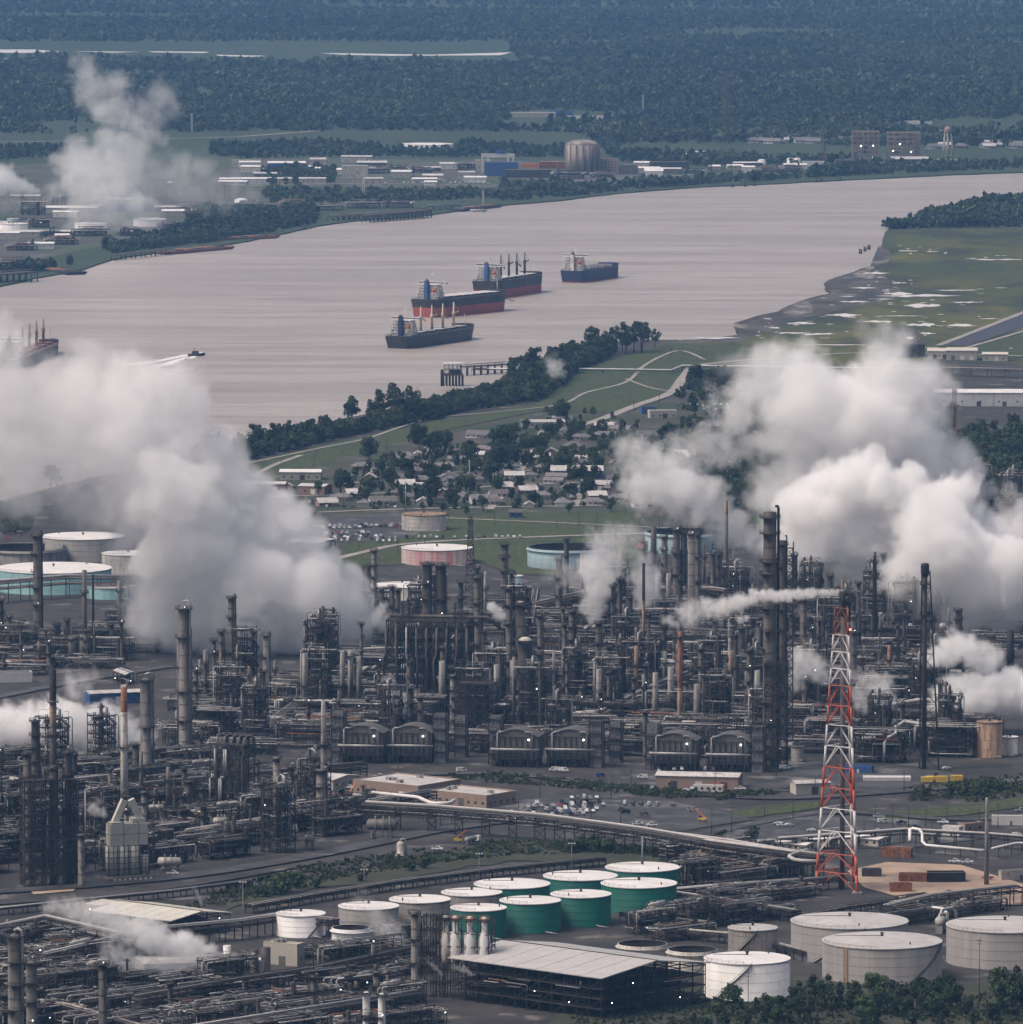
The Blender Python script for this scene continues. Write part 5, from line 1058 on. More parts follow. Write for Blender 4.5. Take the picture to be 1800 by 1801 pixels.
def building(u, v, L, Wd, H, rz, wall, roofm, label, roof='gable', rise=None, nwin=6, ndoor=1, name='building', cat='building', group=None, eq=0, big=False):
    P = gp(u, v); t = root(name, P, rz, label, cat, group); b = MB(); rise = rise if rise is not None else Wd*.12
    hx, hy = L/2, Wd/2
    if roof == 'gable':
        b.add([(-hx, -hy, 0), (hx, -hy, 0), (hx, hy, 0), (-hx, hy, 0), (-hx, -hy, H), (hx, -hy, H), (hx, hy, H), (-hx, hy, H), (-hx, 0, H+rise), (hx, 0, H+rise)], [(0, 1, 5, 4), (1, 2, 6, 9, 5), (2, 3, 7, 6), (3, 0, 4, 8, 7)]); b.build('wall', wall, t)
        o = .5; g = MB(); k = rise/hy*o
        g.add([(-hx-o, -hy-o, H-k), (hx+o, -hy-o, H-k), (hx+o, 0, H+rise), (-hx-o, 0, H+rise), (-hx-o, hy+o, H-k), (hx+o, hy+o, H-k)]+[(-hx-o, -hy-o, H-k+.25), (hx+o, -hy-o, H-k+.25), (hx+o, 0, H+rise+.25), (-hx-o, 0, H+rise+.25), (-hx-o, hy+o, H-k+.25), (hx+o, hy+o, H-k+.25)],
              [(6, 7, 8, 9), (9, 8, 11, 10), (0, 1, 7, 6), (4, 10, 11, 5), (1, 2, 8, 7), (2, 5, 11, 8), (0, 6, 9, 3), (3, 9, 10, 4)]); g.build('roof', roofm, t)
    elif roof == 'hip':
        b.box(0, 0, 0, L, Wd, H); b.build('wall', wall, t); g = MB(); o = .6; q = hx-hy*.8
        g.add([(-hx-o, -hy-o, H+.03), (hx+o, -hy-o, H+.03), (hx+o, hy+o, H+.03), (-hx-o, hy+o, H+.03), (-max(q, .3), 0, H+rise), (max(q, .3), 0, H+rise)], [(0, 1, 5, 4), (1, 2, 5), (2, 3, 4, 5), (3, 0, 4), (3, 2, 1, 0)]); g.build('roof', roofm, t)
    else:
        b.box(0, 0, 0, L, Wd, H); b.build('wall', wall, t); g = MB(); g.box(0, 0, H, L-.6, Wd-.6, .12); g.build('roof', roofm, t)
        g = MB()
        for (x, y, sx, sy) in ((0, -hy, L, .4), (0, hy, L, .4)): g.box(x, y+(.19 if y < 0 else -.19), H+.003, sx+.02, sy, .7)
        for x in (-hx, hx): g.box(x+(.19 if x < 0 else -.19), 0, H+.003, .4, Wd-.85, .7)
        g.build('parapet', wall, t)
    r = random.Random(int(u+v)); first = None; wz = H*.45 if H < 6 else H*.3
    for side in (0, 1):
        LL = (L, Wd)[side]; n = nwin if side == 0 else max(1, int(nwin*Wd/L))
        for i in range(n):
            x = -LL/2+LL*(i+.5)/n
            for fl in range(1 if H < 7 or not big else int(H/3.5)):
                if first is None:
                    g = MB(); g.box(0, 0, 0, 1.3, .1, 1.2); first = g.build('window', 'glass', t); o = first
                else: o = first.copy(); S.collection.objects.link(o)
                z = wz if not big else 1+fl*3.5
                o.location, o.rotation_euler = ((x, -hy-.04, z), (0, 0, 0)) if side == 0 else ((hx+.04, x, z), (0, 0, pi/2))
    for i in range(ndoor):
        g = MB(); w_, h_ = (3.4, min(4, H*.7)) if H > 5 and not big else (1.1, 2.2); x = -hx+L*(i+.72)/(ndoor+.3); g.box(min(x, hx-w_), -hy-.06, 0, w_, .14, h_); g.build('door', r.choice(('steel_grey', 'white_paint', 'shell_grey')), t)
    for i in range(eq):
        g = MB(); x, y = r.uniform(-hx*.8, hx*.8), r.uniform(-hy*.7, hy*.7); z = H+(0 if roof == 'flat' else rise*(1-abs(y)/hy)); g.box(x, y, z, r.uniform(1.5, 3), r.uniform(1.2, 2.2), 1.7); g.cyl(x+2.4, y, z, z+2.2, .3, n=6); g.build('roof_unit', 'silver', t)
    TANKFOOT.append((P.x, P.y, max(L, Wd)/2)); return t
Bd = building; A_ = radians
for a in [
 (716, 1396, 42, 34, 7, A_(-38), 'tan_wall', 'roof_metal', 'wide flat roofed tan building left of the packed car park, rear block', 'flat', 0, 6, 2, 4), (832, 1412, 36, 24, 6, A_(-38), 'tan_wall', 'roof_metal', 'lower flat roofed tan building left of the packed car park, front block', 'flat', 0, 8, 1, 3),
 (565, 1382, 34, 22, 5.5, A_(-38), 'beige_wall', 'roof_metal', 'low building with broad white grey roof right of the thick grey column', 'gable', 1.5, 7, 2, 0), (690, 1418, 20, 7, 4, A_(-38), 'beige_wall', 'tan_wall', 'long narrow orange tan shed in front of the flat tan building', 'gable', .8, 5, 1, 0),
 (1230, 1384, 42, 16, 6.5, A_(-10), 'tan_wall', 'roof_metal', 'long tan warehouse in front of the rightmost heaters', 'gable', 1.2, 3, 3, 0), (1425, 1394, 18, 10, 5.5, A_(15), 'beige_wall', 'roof_metal', 'beige shed behind the red derrick upper legs', 'gable', 1, 1, 1, 0),
 (1246, 1392, 15, 3, 3, A_(-8), 'white_paint', 'roof_white', 'white site trailer below the long tan warehouse', 'flat', 0, 5, 1, 0), (1262, 1388, 8, 3, 2.6, A_(-8), 'red_paint', 'rust', 'red container beside the white site trailer', 'flat', 0, 0, 1, 0),
 (1392, 1494, 20, 9, 3.4, A_(-30), 'beige_wall', 'roof_white', 'low office trailer with white roof just left of the red derrick', 'gable', .5, 6, 1, 0), (1440, 1486, 16, 9, 3.4, A_(-30), 'beige_wall', 'roof_white', 'low office trailer with white roof inside the red derrick legs', 'gable', .5, 5, 1, 0),
 (1515, 1484, 24, 12, 3.6, A_(-30), 'beige_wall', 'roof_white', 'wide low building with white roof right of the red derrick', 'gable', .5, 6, 1, 0), (1632, 1482, 8, 5, 4, A_(-28), 'beige_wall', 'beige_wall', 'small beige cabin behind the sandy yard', 'flat', 0, 2, 1, 0),
 (1675, 1470, 9, 4.5, 4.4, A_(-28), 'white_paint', 'roof_metal', 'pale boxy unit left of the brown roofed trailer', 'flat', 0, 1, 1, 0), (1708, 1464, 13, 5, 4.5, A_(40), 'tan_wall', 'tan_wall', 'brown roofed long trailer left of the concrete pole stack', 'flat', 0, 2, 1, 0),
 (1775, 1450, 17, 3.2, 4, A_(-6), 'white_paint', 'roof_white', 'white semi trailer right of the concrete pole stack', 'flat', 0, 0, 1, 0), (1790, 1546, 18, 3.2, 4, A_(20), 'dirty_white', 'silver', 'silver long trailer at the right edge by the sandy yard', 'flat', 0, 0, 1, 0),
 (1578, 1506, 14, 5, 3.6, A_(-14), 'rust', 'red_paint', 'dark red long container at the back of the sandy yard', 'flat', 0, 0, 1, 0), (1606, 1550, 13, 4, 3.4, A_(-8), 'rust', 'rust', 'dark red container in the middle of the sandy yard', 'flat', 0, 0, 1, 0),
 (1584, 1568, 10, 4, 3.6, A_(6), 'rust', 'red_paint', 'red walled bin at the front of the sandy yard', 'flat', 0, 0, 0, 0), (1533, 1541, 9, 5, 3.2, A_(0), 'shell_dark', 'roof_metal', 'dark bin with white covers right of the derrick leg', 'flat', 0, 0, 0, 0),
 (1664, 1550, 17, 8, 4, A_(4), 'black', 'shell_dark', 'block of black boxes on the sandy yard', 'flat', 0, 0, 0, 0), (1508, 1300+58, 16, 7, 3, A_(-12), 'blue_paint', 'blue_paint', 'blue equipment container on the lot behind the derrick', 'flat', 0, 0, 1, 0),
 (1560, 1372, 24, 9, 1.5, A_(0), 'white_paint', 'roof_white', 'low white pallets spread right of the derrick', 'flat', 0, 0, 0, 0), (22, 1198, 22, 9, 5, A_(10), 'white_paint', 'shell_dark', 'white sided warehouse at the left edge behind steam', 'flat', 0, 0, 1, 0),
 (200, 1235, 30, 12, 6, A_(18), 'blue_paint', 'roof_metal', 'long blue sided building behind rust streaked stack', 'gable', 1, 4, 1, 0), (352, 1708, 52, 22, 5, A_(12), 'beige_wall', 'roof_metal', 'flat pale roofed building beneath the drifting steam', 'flat', 0, 4, 1, 0),
 (500, 1695, 17, 6, 9, A_(-30), 'beige_wall', 'beige_wall', 'tall grey beige bin building left of the open topped tank', 'flat', 0, 0, 1, 2), (1740, 712, 90, 26, 11, A_(-2), 'white_paint', 'roof_white', 'large white warehouse with white roof at the far right', 'gable', 2, 6, 4, 0),
 (1652, 630, 20, 14, 7, A_(-6), 'beige_wall', 'beige_wall', 'left beige shed near the canal', 'gable', 2, 1, 2, 0), (1692, 632, 27, 18, 8.5, A_(-6), 'beige_wall', 'beige_wall', 'large beige shed with doors near the canal', 'gable', 2, 1, 3, 0),
 (1750, 634, 22, 12, 6, A_(-4), 'beige_wall', 'beige_wall', 'low beige shed right of the larger one near the canal', 'gable', 1.5, 3, 1, 0), (1606, 628, 20, 14, 12, A_(0), 'shell_dark', 'shell_dark', 'dark square building at the end of the canal', 'hip', 4, 2, 1, 0),
 (955, 752, 34, 12, 5, A_(4), 'beige_wall', 'roof_metal', 'long pale building by the levee left of the gravel road', 'gable', 1.5, 6, 1, 0), (470, 864, 28, 16, 6, A_(-6), 'brick_wall', 'roof_metal', 'grey metal warehouse left of the town', 'gable', 1.2, 3, 2, 0),
 (530, 843, 30, 14, 6, A_(-3), 'beige_wall', 'roof_white', 'white roofed long hall behind the grey warehouse', 'gable', 1.5, 5, 1, 0), (555, 868, 20, 15, 6, A_(-20), 'brick_wall', 'roof_metal', 'grey metal hall right of the grey warehouse', 'gable', 1.2, 2, 1, 0),
 (437, 898, 11, 6, 4, A_(0), 'white_paint', 'roof_white', 'little white cabin at the left of the staff car park', 'flat', 0, 2, 1, 0), (1015, 840, 38, 16, 6, A_(0), 'blue_paint', 'roof_metal', 'blue fronted store with curved pale roof right of town', 'gable', 3, 6, 1, 0),
 (985, 742, 20, 10, 4, A_(4), 'white_paint', 'roof_white', 'white low hall behind trees near the gravel road', 'flat', 0, 4, 1, 0), (1140, 728, 12, 8, 5, A_(10), 'blue_paint', 'shell_dark', 'small blue building below the gravel road', 'flat', 0, 2, 1, 0), (1165, 735, 22, 10, 6, A_(10), 'beige_wall', 'beige_wall', 'beige two window house below the gravel road', 'flat', 0, 4, 1, 0),
 (908, 910, 9, 7, 4, A_(0), 'blue_paint', 'shingle_roof', 'little blue grey pump house on the grass field', 'gable', 2, 2, 1, 0)]:
    building(*a[:9], roof=a[9], rise=a[10], nwin=a[11], ndoor=a[12], eq=a[13])
# white silo group left of the big shed
def silos():
    P = gp(790, 1752); t = root('silo_tower', P, radians(-15), 'row of white silos in dark steelwork beside the big open shed', 'silos')
    for i, (x, m) in enumerate(((-1, 'dirty_white'), (3, 'white_paint'), (9.3, 'white_paint'), (15.6, 'white_paint'))):
        R = 2.4; top = 34; b = MB(); b.lathe(x, -1, [(.5, 12), (R, 16), (R, top-7), (R*.5, top-6), (R*.5, top), (.2, top+.5)], 16); s_ = b.build('silo', m, t)
        g = MB(); platform(g, R*.5, top-.5, 0, 2*pi, 1); o = g.build('platform', 'rust' if i else 'steel_dark', s_); o.location = (x, -1, 0)
    b = MB(); frame(b, 5, 2, 6, 4.8, 5, 5.4, .35, .6, random.Random(3), 6, 2); b.build('frame', 'steel_dark', t); b = MB(); frame(b, 2, 2, 6, 4, 4, 5.6, .35, .9, random.Random(3), -7, 1); b.build('lift_frame', 'steel_dark', t)
silos()
# ---------------- the town: houses ----------------
HW = ['white_paint', 'beige_wall', 'brick_wall', 'brick_wall', 'beige_wall']; HR = ['shingle_roof', 'shingle_roof', 'roof_metal', 'shingle_roof', 'roof_grey', 'shingle_roof']
def house(seed):
    r = random.Random(seed*7); L, Wd = r.uniform(13, 19), r.uniform(8.5, 11.5); w, f = HW[seed % 5], HR[seed % 6]
    t = building(0, 1801, L, Wd, 3.1, 0, w, f, None, 'hip' if seed % 2 else 'gable', Wd*.27, 4, 1, 'house', None); TANKFOOT.pop()
    g = MB(); g.box(L*.3, -Wd/2-1.4, 0, 4.5, 2.7, 2.6); g.build('porch', 'shell_grey', t); g = MB(); g.box(-L*.2, Wd*.12, 3, .9, .9, 3.6); g.build('chimney', 'brick_wall', t); return t
HP = [Proto(lambda s=s: house(s)) for s in range(7)]
HDESC = ['low house with dark shingle roof', 'beige house with hipped shingle roof', 'brick house with pale metal roof', 'brick house with hipped dark roof', 'beige house with light grey roof', 'white house with hipped shingle roof', 'beige house with gabled dark roof']
hr = random.Random(12); HPOS = []
for (u, v) in [(638, 826), (668, 830), (700, 815), (712, 808), (735, 806), (775, 800), (650, 845), (690, 842), (745, 822), (777, 826), (805, 812), (770, 788), (850, 794), (870, 796), (832, 830), (930, 780), (842, 770), (720, 845), (742, 850), (790, 845), (888, 838), (903, 862),
               (880, 874), (928, 868), (950, 872), (975, 850), (1000, 864), (1040, 868), (905, 842), (935, 840), (1060, 858), (960, 828), (1030, 820), (970, 800), (1010, 790), (1100, 800), (1120, 870), (780, 872), (815, 880), (850, 885), (1180, 845), (1240, 860),
               (490, 882), (506, 860), (575, 890), (600, 880), (625, 874), (700, 872), (1200, 810), (1090, 760), (1060, 770), (1130, 770), (868, 888), (640, 890), (672, 888), (1280, 840), (1330, 850), (920, 805), (880, 812), (990, 890)]:
    i = hr.randint(0, 6); o = HP[i].put(gp(u, v), hr.choice((0, pi/2, .3, -.3)), hr.uniform(.85, 1.1), None, 'house', 'houses of the town'); TOLABEL.append((o, HDESC[i], (u, v))); HPOS.append(gp(u, v))
_k = 0
while _k < 75:
    u, v = hr.uniform(600, 1320), hr.uniform(750, 893); p = gp(u, v)
    if v < 870-.27*(u-560)*.9 or any((p-q).length < 21 for q in HPOS): _k += .02; continue
    _k += 1; i = hr.randint(0, 6); o = HP[i].put(p, hr.choice((0, pi/2, .2, -.2)), hr.uniform(.75, 1.1), None, 'house', 'houses of the town'); TOLABEL.append((o, HDESC[i], (u, v))); HPOS.append(p)
# ---------------- vehicles ----------------
for n_, c in (('car_white', (.6, .6, .6)), ('car_black', (.012, .012, .014)), ('car_silver', (.33, .33, .34)), ('car_grey', (.09, .09, .1)), ('car_red', (.28, .02, .02)), ('car_blue', (.03, .06, .17))): mat(n_, c, rough=.3, spec=.5)
CN = {'car_white': 'white', 'car_black': 'black', 'car_silver': 'silver', 'car_grey': 'dark grey', 'car_red': 'red', 'car_blue': 'blue'}
def vehicle(kind, m):
    t = root('parked_'+kind, (0, 0, 0)); b = MB(); w = .93
    side = {'car': [(-2.25, .4), (-2.3, .85), (-1.95, 1.0), (-1.3, 1.4), (.5, 1.42), (1.15, 1.0), (2.15, .85), (2.25, .4)], 'pickup': [(-2.8, .5), (-2.8, 1.1), (-.7, 1.1), (-.6, 1.85), (.8, 1.87), (1.4, 1.2), (2.7, 1.1), (2.75, .5)],
            'van': [(-2.6, .4), (-2.6, 2.1), (1.3, 2.15), (1.9, 1.3), (2.6, 1.1), (2.6, .4)]}[kind]
    n = len(side); vs = [(x, -w*(.97 if z < 1.05 else .82), z) for x, z in side]+[(x, w*(.97 if z < 1.05 else .82), z) for x, z in side]
    b.add(vs, [tuple(range(n)), tuple(range(n, 2*n))[::-1]]+[(i+n, (i+1) % n+n, (i+1) % n, i) for i in range(n)]); b.build('body', m, t)
    g = MB(); x0, x1, z0, z1 = {'car': (-1.25, .95, 1.02, 1.32), 'pickup': (-.5, 1.1, 1.28, 1.72), 'van': (.2, 1.75, 1.3, 1.85)}[kind]
    for s_ in (-1, 1): y = s_*w*.93; g.add([(x0, y, z0), (x1, y, z0), (x1-.35, y*.96, z1), (x0+.15, y*.96, z1)], [(0, 1, 2, 3) if s_ < 0 else (3, 2, 1, 0)])
    g.add([(x1+.12, -.75, z0+.02), (x1+.12, .75, z0+.02), (x1-.28, .68, z1+.04), (x1-.28, -.68, z1+.04)], [(0, 1, 2, 3)]); g.build('windows', 'glass', t)
    if kind == 'pickup': MB().box(-1.72, 0, 1.105, 1.9, 1.5, .02).build('load_bed', 'black', t)
    wm = None
    for x in (-1.4, 1.4):
        for y in (-.86, .86):
            if wm is None: g = MB(); g.tube([(0, -.12, 0), (0, .12, 0)], .36, 10); wm = g.build('wheel', 'black', t); o = wm
            else: o = wm.copy(); S.collection.objects.link(o)
            o.location = (x, y, .36)
    return t
VP = {}
vr_ = random.Random(44)
def park(u, v, rz, kind=None, col=None):
    kind = kind or vr_.choice(('car', 'car', 'pickup', 'pickup', 'van')); col = col or vr_.choice(('car_white', 'car_white', 'car_white', 'car_black', 'car_silver', 'car_silver', 'car_grey', 'car_black', 'car_silver', 'car_white', 'car_grey', 'car_white', 'car_black') if vr_.random() < .93 else ('car_red', 'car_blue'))
    k = (kind, col)
    if k not in VP: VP[k] = Proto(lambda: vehicle(kind, col))
    o = VP[k].put(gp(u, v, .75), rz, 1, None, kind, 'vehicles parked around the plant'); TOLABEL.append((o, CN[col]+' parked '+kind, (u, v))); return o
def lot(u, v, rz, nx, ny, dx=3.1, dy=7.5, p=.85, ang=pi/2):
    P = gp(u, v, .75); c, s_ = cos(rz), sin(rz)
    for j in range(ny):
        for i in range(nx):
            if vr_.random() > p: continue
            x, y = i*dx, j*dy; q = (P.x+x*c-y*s_, P.y+x*s_+y*c, .75); uu, vv = px(q); park(uu, vv, rz+ang+vr_.uniform(-.05, .05)+(pi if vr_.random() < .5 else 0))
lot(893, 1442, A_(8), 11, 1); lot(905, 1434, A_(8), 13, 1); lot(918, 1425, A_(8), 13, 1); lot(945, 1412, A_(8), 11, 1, p=.7); lot(930, 1418, A_(8), 13, 1); lot(880, 1437, A_(8), 8, 1, p=.7); lot(900, 1430, A_(8), 14, 1, p=.7); lot(1085, 1414, A_(-8), 8, 1, p=.6, dx=4); lot(995, 1404, A_(5), 7, 1, p=.8)
lot(478, 948, A_(14), 22, 3, dx=3.6, dy=12, p=.8); lot(506, 931, A_(14), 24, 2, dx=3.6, dy=12, p=.8); lot(580, 952, A_(0), 12, 2, dx=4, dy=14, p=.6); lot(622, 946, A_(3), 30, 1, dx=4, p=.6); lot(455, 886, A_(6), 14, 2, dx=3.6, dy=12, p=.6); lot(530, 892, 0, 12, 1, dx=6, p=.5)
lot(1160, 1366, A_(0), 9, 3, dx=4, dy=14, p=.6); lot(1195, 720, 0, 30, 3, dx=5, dy=22, p=.7); lot(1130, 1388, 0, 8, 1, dx=5, p=.6)
for u, v, k, c in [(1100, 1430, 'van', 'car_black'), (1134, 1434, 'van', 'car_grey'), (1122, 1450, 'pickup', 'car_white'), (1146, 1452, 'pickup', 'car_white'), (1093, 1424, 'car', 'car_grey'), (770, 1494, 'pickup', 'car_white'), (858, 1487, 'pickup', 'car_grey'), (305, 1537, 'pickup', 'car_white'),
    (1376, 1452, 'pickup', 'car_white'), (1368, 1449, 'car', 'car_white'), (1388, 1452, 'car', 'car_white'), (1327, 1459, 'pickup', 'car_black'), (1427, 1461, 'car', 'car_white'), (1477, 1430, 'pickup', 'car_silver'), (1545, 1437, 'pickup', 'car_silver'), (1553, 1446, 'van', 'car_white'),
    (1586, 1448, 'pickup', 'car_black'), (1608, 1456, 'pickup', 'car_black'), (1659, 1447, 'pickup', 'car_white'), (1520, 1464, 'pickup', 'car_grey'), (1543, 1463, 'pickup', 'car_white'), (1679, 1516, 'pickup', 'car_white'), (1701, 1517, 'pickup', 'car_white'), (1737, 1545, 'pickup', 'car_red'),
    (1219, 1425, 'pickup', 'car_silver'), (1302, 1388, 'pickup', 'car_white'), (1280, 1392, 'car', 'car_grey'), (1208, 1391, 'car', 'car_white'), (1130, 1398-30, 'van', 'car_white'), (1057, 1366, 'van', 'car_blue'), (812, 1356, 'van', 'car_white'), (975, 1355, 'van', 'car_white'), (992, 1356, 'van', 'car_white'),
    (1380, 1352, 'van', 'car_white'), (1390, 1350, 'pickup', 'car_white'), (280, 1276, 'pickup', 'car_white'), (288, 1282, 'pickup', 'car_white'), (280, 1270, 'pickup', 'car_silver'), (1515, 1354, 'car', 'car_silver'), (1300, 1352, 'pickup', 'car_silver'), (615, 1386, 'pickup', 'car_white'), (668, 1366, 'pickup', 'car_white'),
    (1665, 1352, 'car', 'car_white'), (1795, 1426, 'pickup', 'car_silver'), (1788, 1468, 'car', 'car_white'), (1780, 614, 'car', 'car_white'), (20, 925, 'van', 'car_white'), (35, 936, 'car', 'car_silver'), (16, 948, 'car', 'car_red')]:
    park(u, v, vr_.choice((0, .3, -.3, pi)), k, c)
# tanker truck, crane and yellow machines
def truck(u, v, rz, kind, label, m='white_paint'):
    t = root('tanker_truck' if kind == 'tank' else 'yellow_machine', gp(u, v, .6), rz, label, 'truck' if kind == 'tank' else 'machine'); b = MB()
    if kind == 'crane': t.scale = (.62,)*3
    if kind == 'tank':
        drum(b, -2, 0, 2.3, 8, 1.2); b.build('tank', 'silver', t); b = MB(); b.box(5, 0, .6, 2.4, 2.3, 2.6, 0, .92); b.build('cab', m, t)
    else:
        b.box(0, 0, 1, 6.5, 2.6, 1.6); b.build('chassis', 'yellow_paint', t); b = MB(); b.box(1.8, .5, 2.6, 1.8, 1.4, 1.6); b.build('cab', 'glass', t)
        if kind == 'crane': b = MB(); b.beam((-2, 0, 2.6), (6.5, 0, 9.5), .8); b.build('boom', 'orange_paint', t)
        if kind == 'boxes':
            for i in range(3): MB().box(-3+i*7.5, -4, .1, 6, 2.6, 2.6+.4*i).build('generator_box', 'yellow_paint', t)
    for x in (-4, -1.8, 1.8, 4) if kind == 'tank' else (-2, 2):
        for y in (-1, 1): g = MB(); g.tube([(x, y-.2, .55), (x, y+.2, .55)], .55, 10); g.build('wheel', 'black', t)
truck(832, 1482, A_(60), 'tank', 'silver tanker truck under the sloping trestle'); truck(1236, 1443, A_(160), 'crane', 'yellow mobile crane with raised orange boom on the grass edge'); truck(1640, 1373, 0, 'boxes', 'yellow generator boxes on the lot at right'); truck(806, 1480, 0, 'crane', 'orange lift machine under the sloping trestle'); truck(618, 1398, 1, 'crane', 'pink orange crane truck by the white grey roof')
# ---------------- poles ----------------
def pole(u, vt, vb, kind='wood'):
    P = gp(u, vb); H = zt(vt, P.y); t = root({'wood': 'utility_pole', 'light': 'light_mast', 'steel': 'steel_pole'}[kind], P, 0, None, 'light mast' if kind == 'light' else 'pole', 'light masts' if kind == 'light' else 'utility poles')
    b = MB(); r = {'wood': .2, 'light': .22, 'steel': .45}[kind]; b.cyl(0, 0, 0, H, r, r*.6, 8); b.build('shaft', {'wood': 'bark', 'light': 'silver', 'steel': 'pale_blue'}[kind], t)
    b = MB()
    if kind == 'light':
        b.beam((-1.3, 0, H-.3), (1.3, 0, H-.3), .2); b.build('bracket', 'silver', t)
        for x in (-1.3, 0, 1.3): g = MB(); g.box(x, -.3, H-.35, .7, .9, .5); g.build('lamp_head', 'roof_white', t)
    else: b.beam((-1.3, 0, H-1.2), (1.3, 0, H-1.2), .18); b.beam((-1, 0, H-2.6), (1, 0, H-2.6), .15); b.build('cross_arm', {'wood': 'bark', 'steel': 'pale_blue'}[kind], t)
    TOLABEL.append((t, {'wood': 'thin wooden utility pole', 'light': 'light mast with floodlights', 'steel': 'tall pale blue steel pole'}[kind], (u, vb)))
for a in [(428, 1550, 1640, 'light'), (843, 1500, 1548, 'light'), (1006, 1482, 1532, 'light'), (641, 1528, 1560, 'light'), (714, 845, 900, 'steel'), (826, 808, 872, 'steel'), (1316, 1705, 1806, 'wood'), (1722, 1648, 1775, 'wood'), (1130, 1470, 1530, 'steel')]: pole(*a)
for u, vt, vb in [(412, 816, 838), (442, 812, 836), (495, 806, 830), (553, 798, 822), (680, 768, 800), (450, 858, 872), (562, 862, 882), (605, 862, 886), (543, 910, 945), (632, 935, 965), (672, 935, 962), (700, 945, 972), (658, 960, 985), (748, 935, 962), (1252, 1420, 1468), (1287, 1415, 1465),
    (1318, 1378, 1400), (1434, 1365, 1398), (1258, 1355, 1402), (1520, 1445, 1475), (1540, 1448, 1470), (1570, 1410, 1455), (1598, 1400, 1455), (1628, 1415, 1455), (1665, 1412, 1448), (1722, 1405, 1450), (1755, 1408, 1455), (1700, 1350, 1385), (1590, 1355, 1392), (1075, 1355, 1405), (950, 1356, 1400), (1040, 1396, 1440),
    (1092, 1410, 1455), (912, 1400, 1420), (1365, 1340, 1368), (1160, 905, 935), (1050, 900, 930), (980, 905, 932), (870, 895, 925), (790, 888, 915), (1200, 610, 636), (1235, 608, 634), (1115, 700, 722), (1160, 690, 712), (38, 885, 945), (115, 1085, 1190), (1500, 1340, 1390), (1460, 1345, 1392), (1110, 1350, 1388), (700, 1340, 1366),
    (1742, 1440, 1470), (1583, 1445, 1482), (1640, 1440, 1475), (857, 888, 905), (1018, 898, 925), (1180, 610, 632), (1748, 690, 716), (1540, 1415, 1440), (1395, 1400, 1440), (1345, 1400, 1436)]: pole(u, vt, vb)
# ---------------- individual trees ----------------
tr_ = random.Random(31)
def tree(u, v, P_, h, desc):
    i = tr_.randrange(len(P_)); base = {id(oak): 14, id(elm): 15, id(airy): 17, id(bushp): 5, id(slim): 13}[id(P_)]
    o = P_[i].put(gp(u, v), tr_.uniform(0, 6.28), h*sc(v)/base*tr_.uniform(.95, 1.05), None, 'tree', 'trees'); TOLABEL.append((o, desc, (u, v)))
for u, v, h in [(650, 810, 44), (738, 790, 50), (888, 802, 58), (878, 828, 50), (905, 820, 44), (948, 800, 38), (990, 742, 46), (862, 850, 52), (600, 868, 48), (718, 836, 34), (760, 880, 44), (740, 884, 38), (820, 872, 44), (930, 800, 40), (770, 782, 30), (905, 770, 30), (830, 842, 40),
                (1010, 770, 34), (965, 770, 30), (1050, 835, 38), (1090, 870, 40), (435, 888, 34), (1000, 878, 30), (940, 890, 30), (1225, 672, 36), (1258, 672, 30), (1062, 800, 34), (1110, 790, 40), (1160, 880, 46), (1020, 850, 34), (985, 826, 30), (870, 780, 30)]: tree(u, v, oak, h, 'large dark spreading tree')
for k in range(46):
    u, v = tr_.uniform(600, 1330), tr_.uniform(745, 900)
    if v > 850-.27*(u-560): tree(u, v, (oak, elm, oak)[k % 3], tr_.uniform(26, 44), 'leafy tree among the houses')
for u, v, h in [(648, 884, 50), (625, 846, 30), (795, 890, 36), (850, 900, 34), (1140, 850, 44), (1180, 780, 40), (778, 905, 26), (1075, 900, 30), (560, 872, 30), (900, 880, 26), (1210, 890, 50), (1000, 905, 24), (710, 896, 28), (820, 906, 26), (1300, 880, 44), (925, 760, 26), (1750, 800, 46), (1710, 800, 46), (1790, 810, 52), (1700, 830, 44), (1740, 850, 50), (1790, 860, 50)]: tree(u, v, elm, h, 'bushy mid green tree')
for u, v, h in [(620, 748, 48), (692, 742, 62), (668, 742, 50), (722, 738, 54), (485, 784, 36), (450, 790, 40), (510, 782, 40), (548, 776, 34), (366, 798, 34), (387, 795, 34), (1075, 622, 44), (1115, 620, 48), (1128, 618, 50), (1152, 612, 30), (1040, 630, 48), (940, 662, 46), (905, 672, 42), (968, 652, 40), (1010, 640, 40), (430, 794, 24),
                (1095, 618, 46), (985, 668, 50), (930, 690, 54), (90, 856, 34), (100, 862, 34)]:
    for k in range(2 if h > 34 else 1): tree(u+k*tr_.uniform(-17, 17), v+k*2, airy, h*(1.28-.3*k), 'open crowned river bank tree')
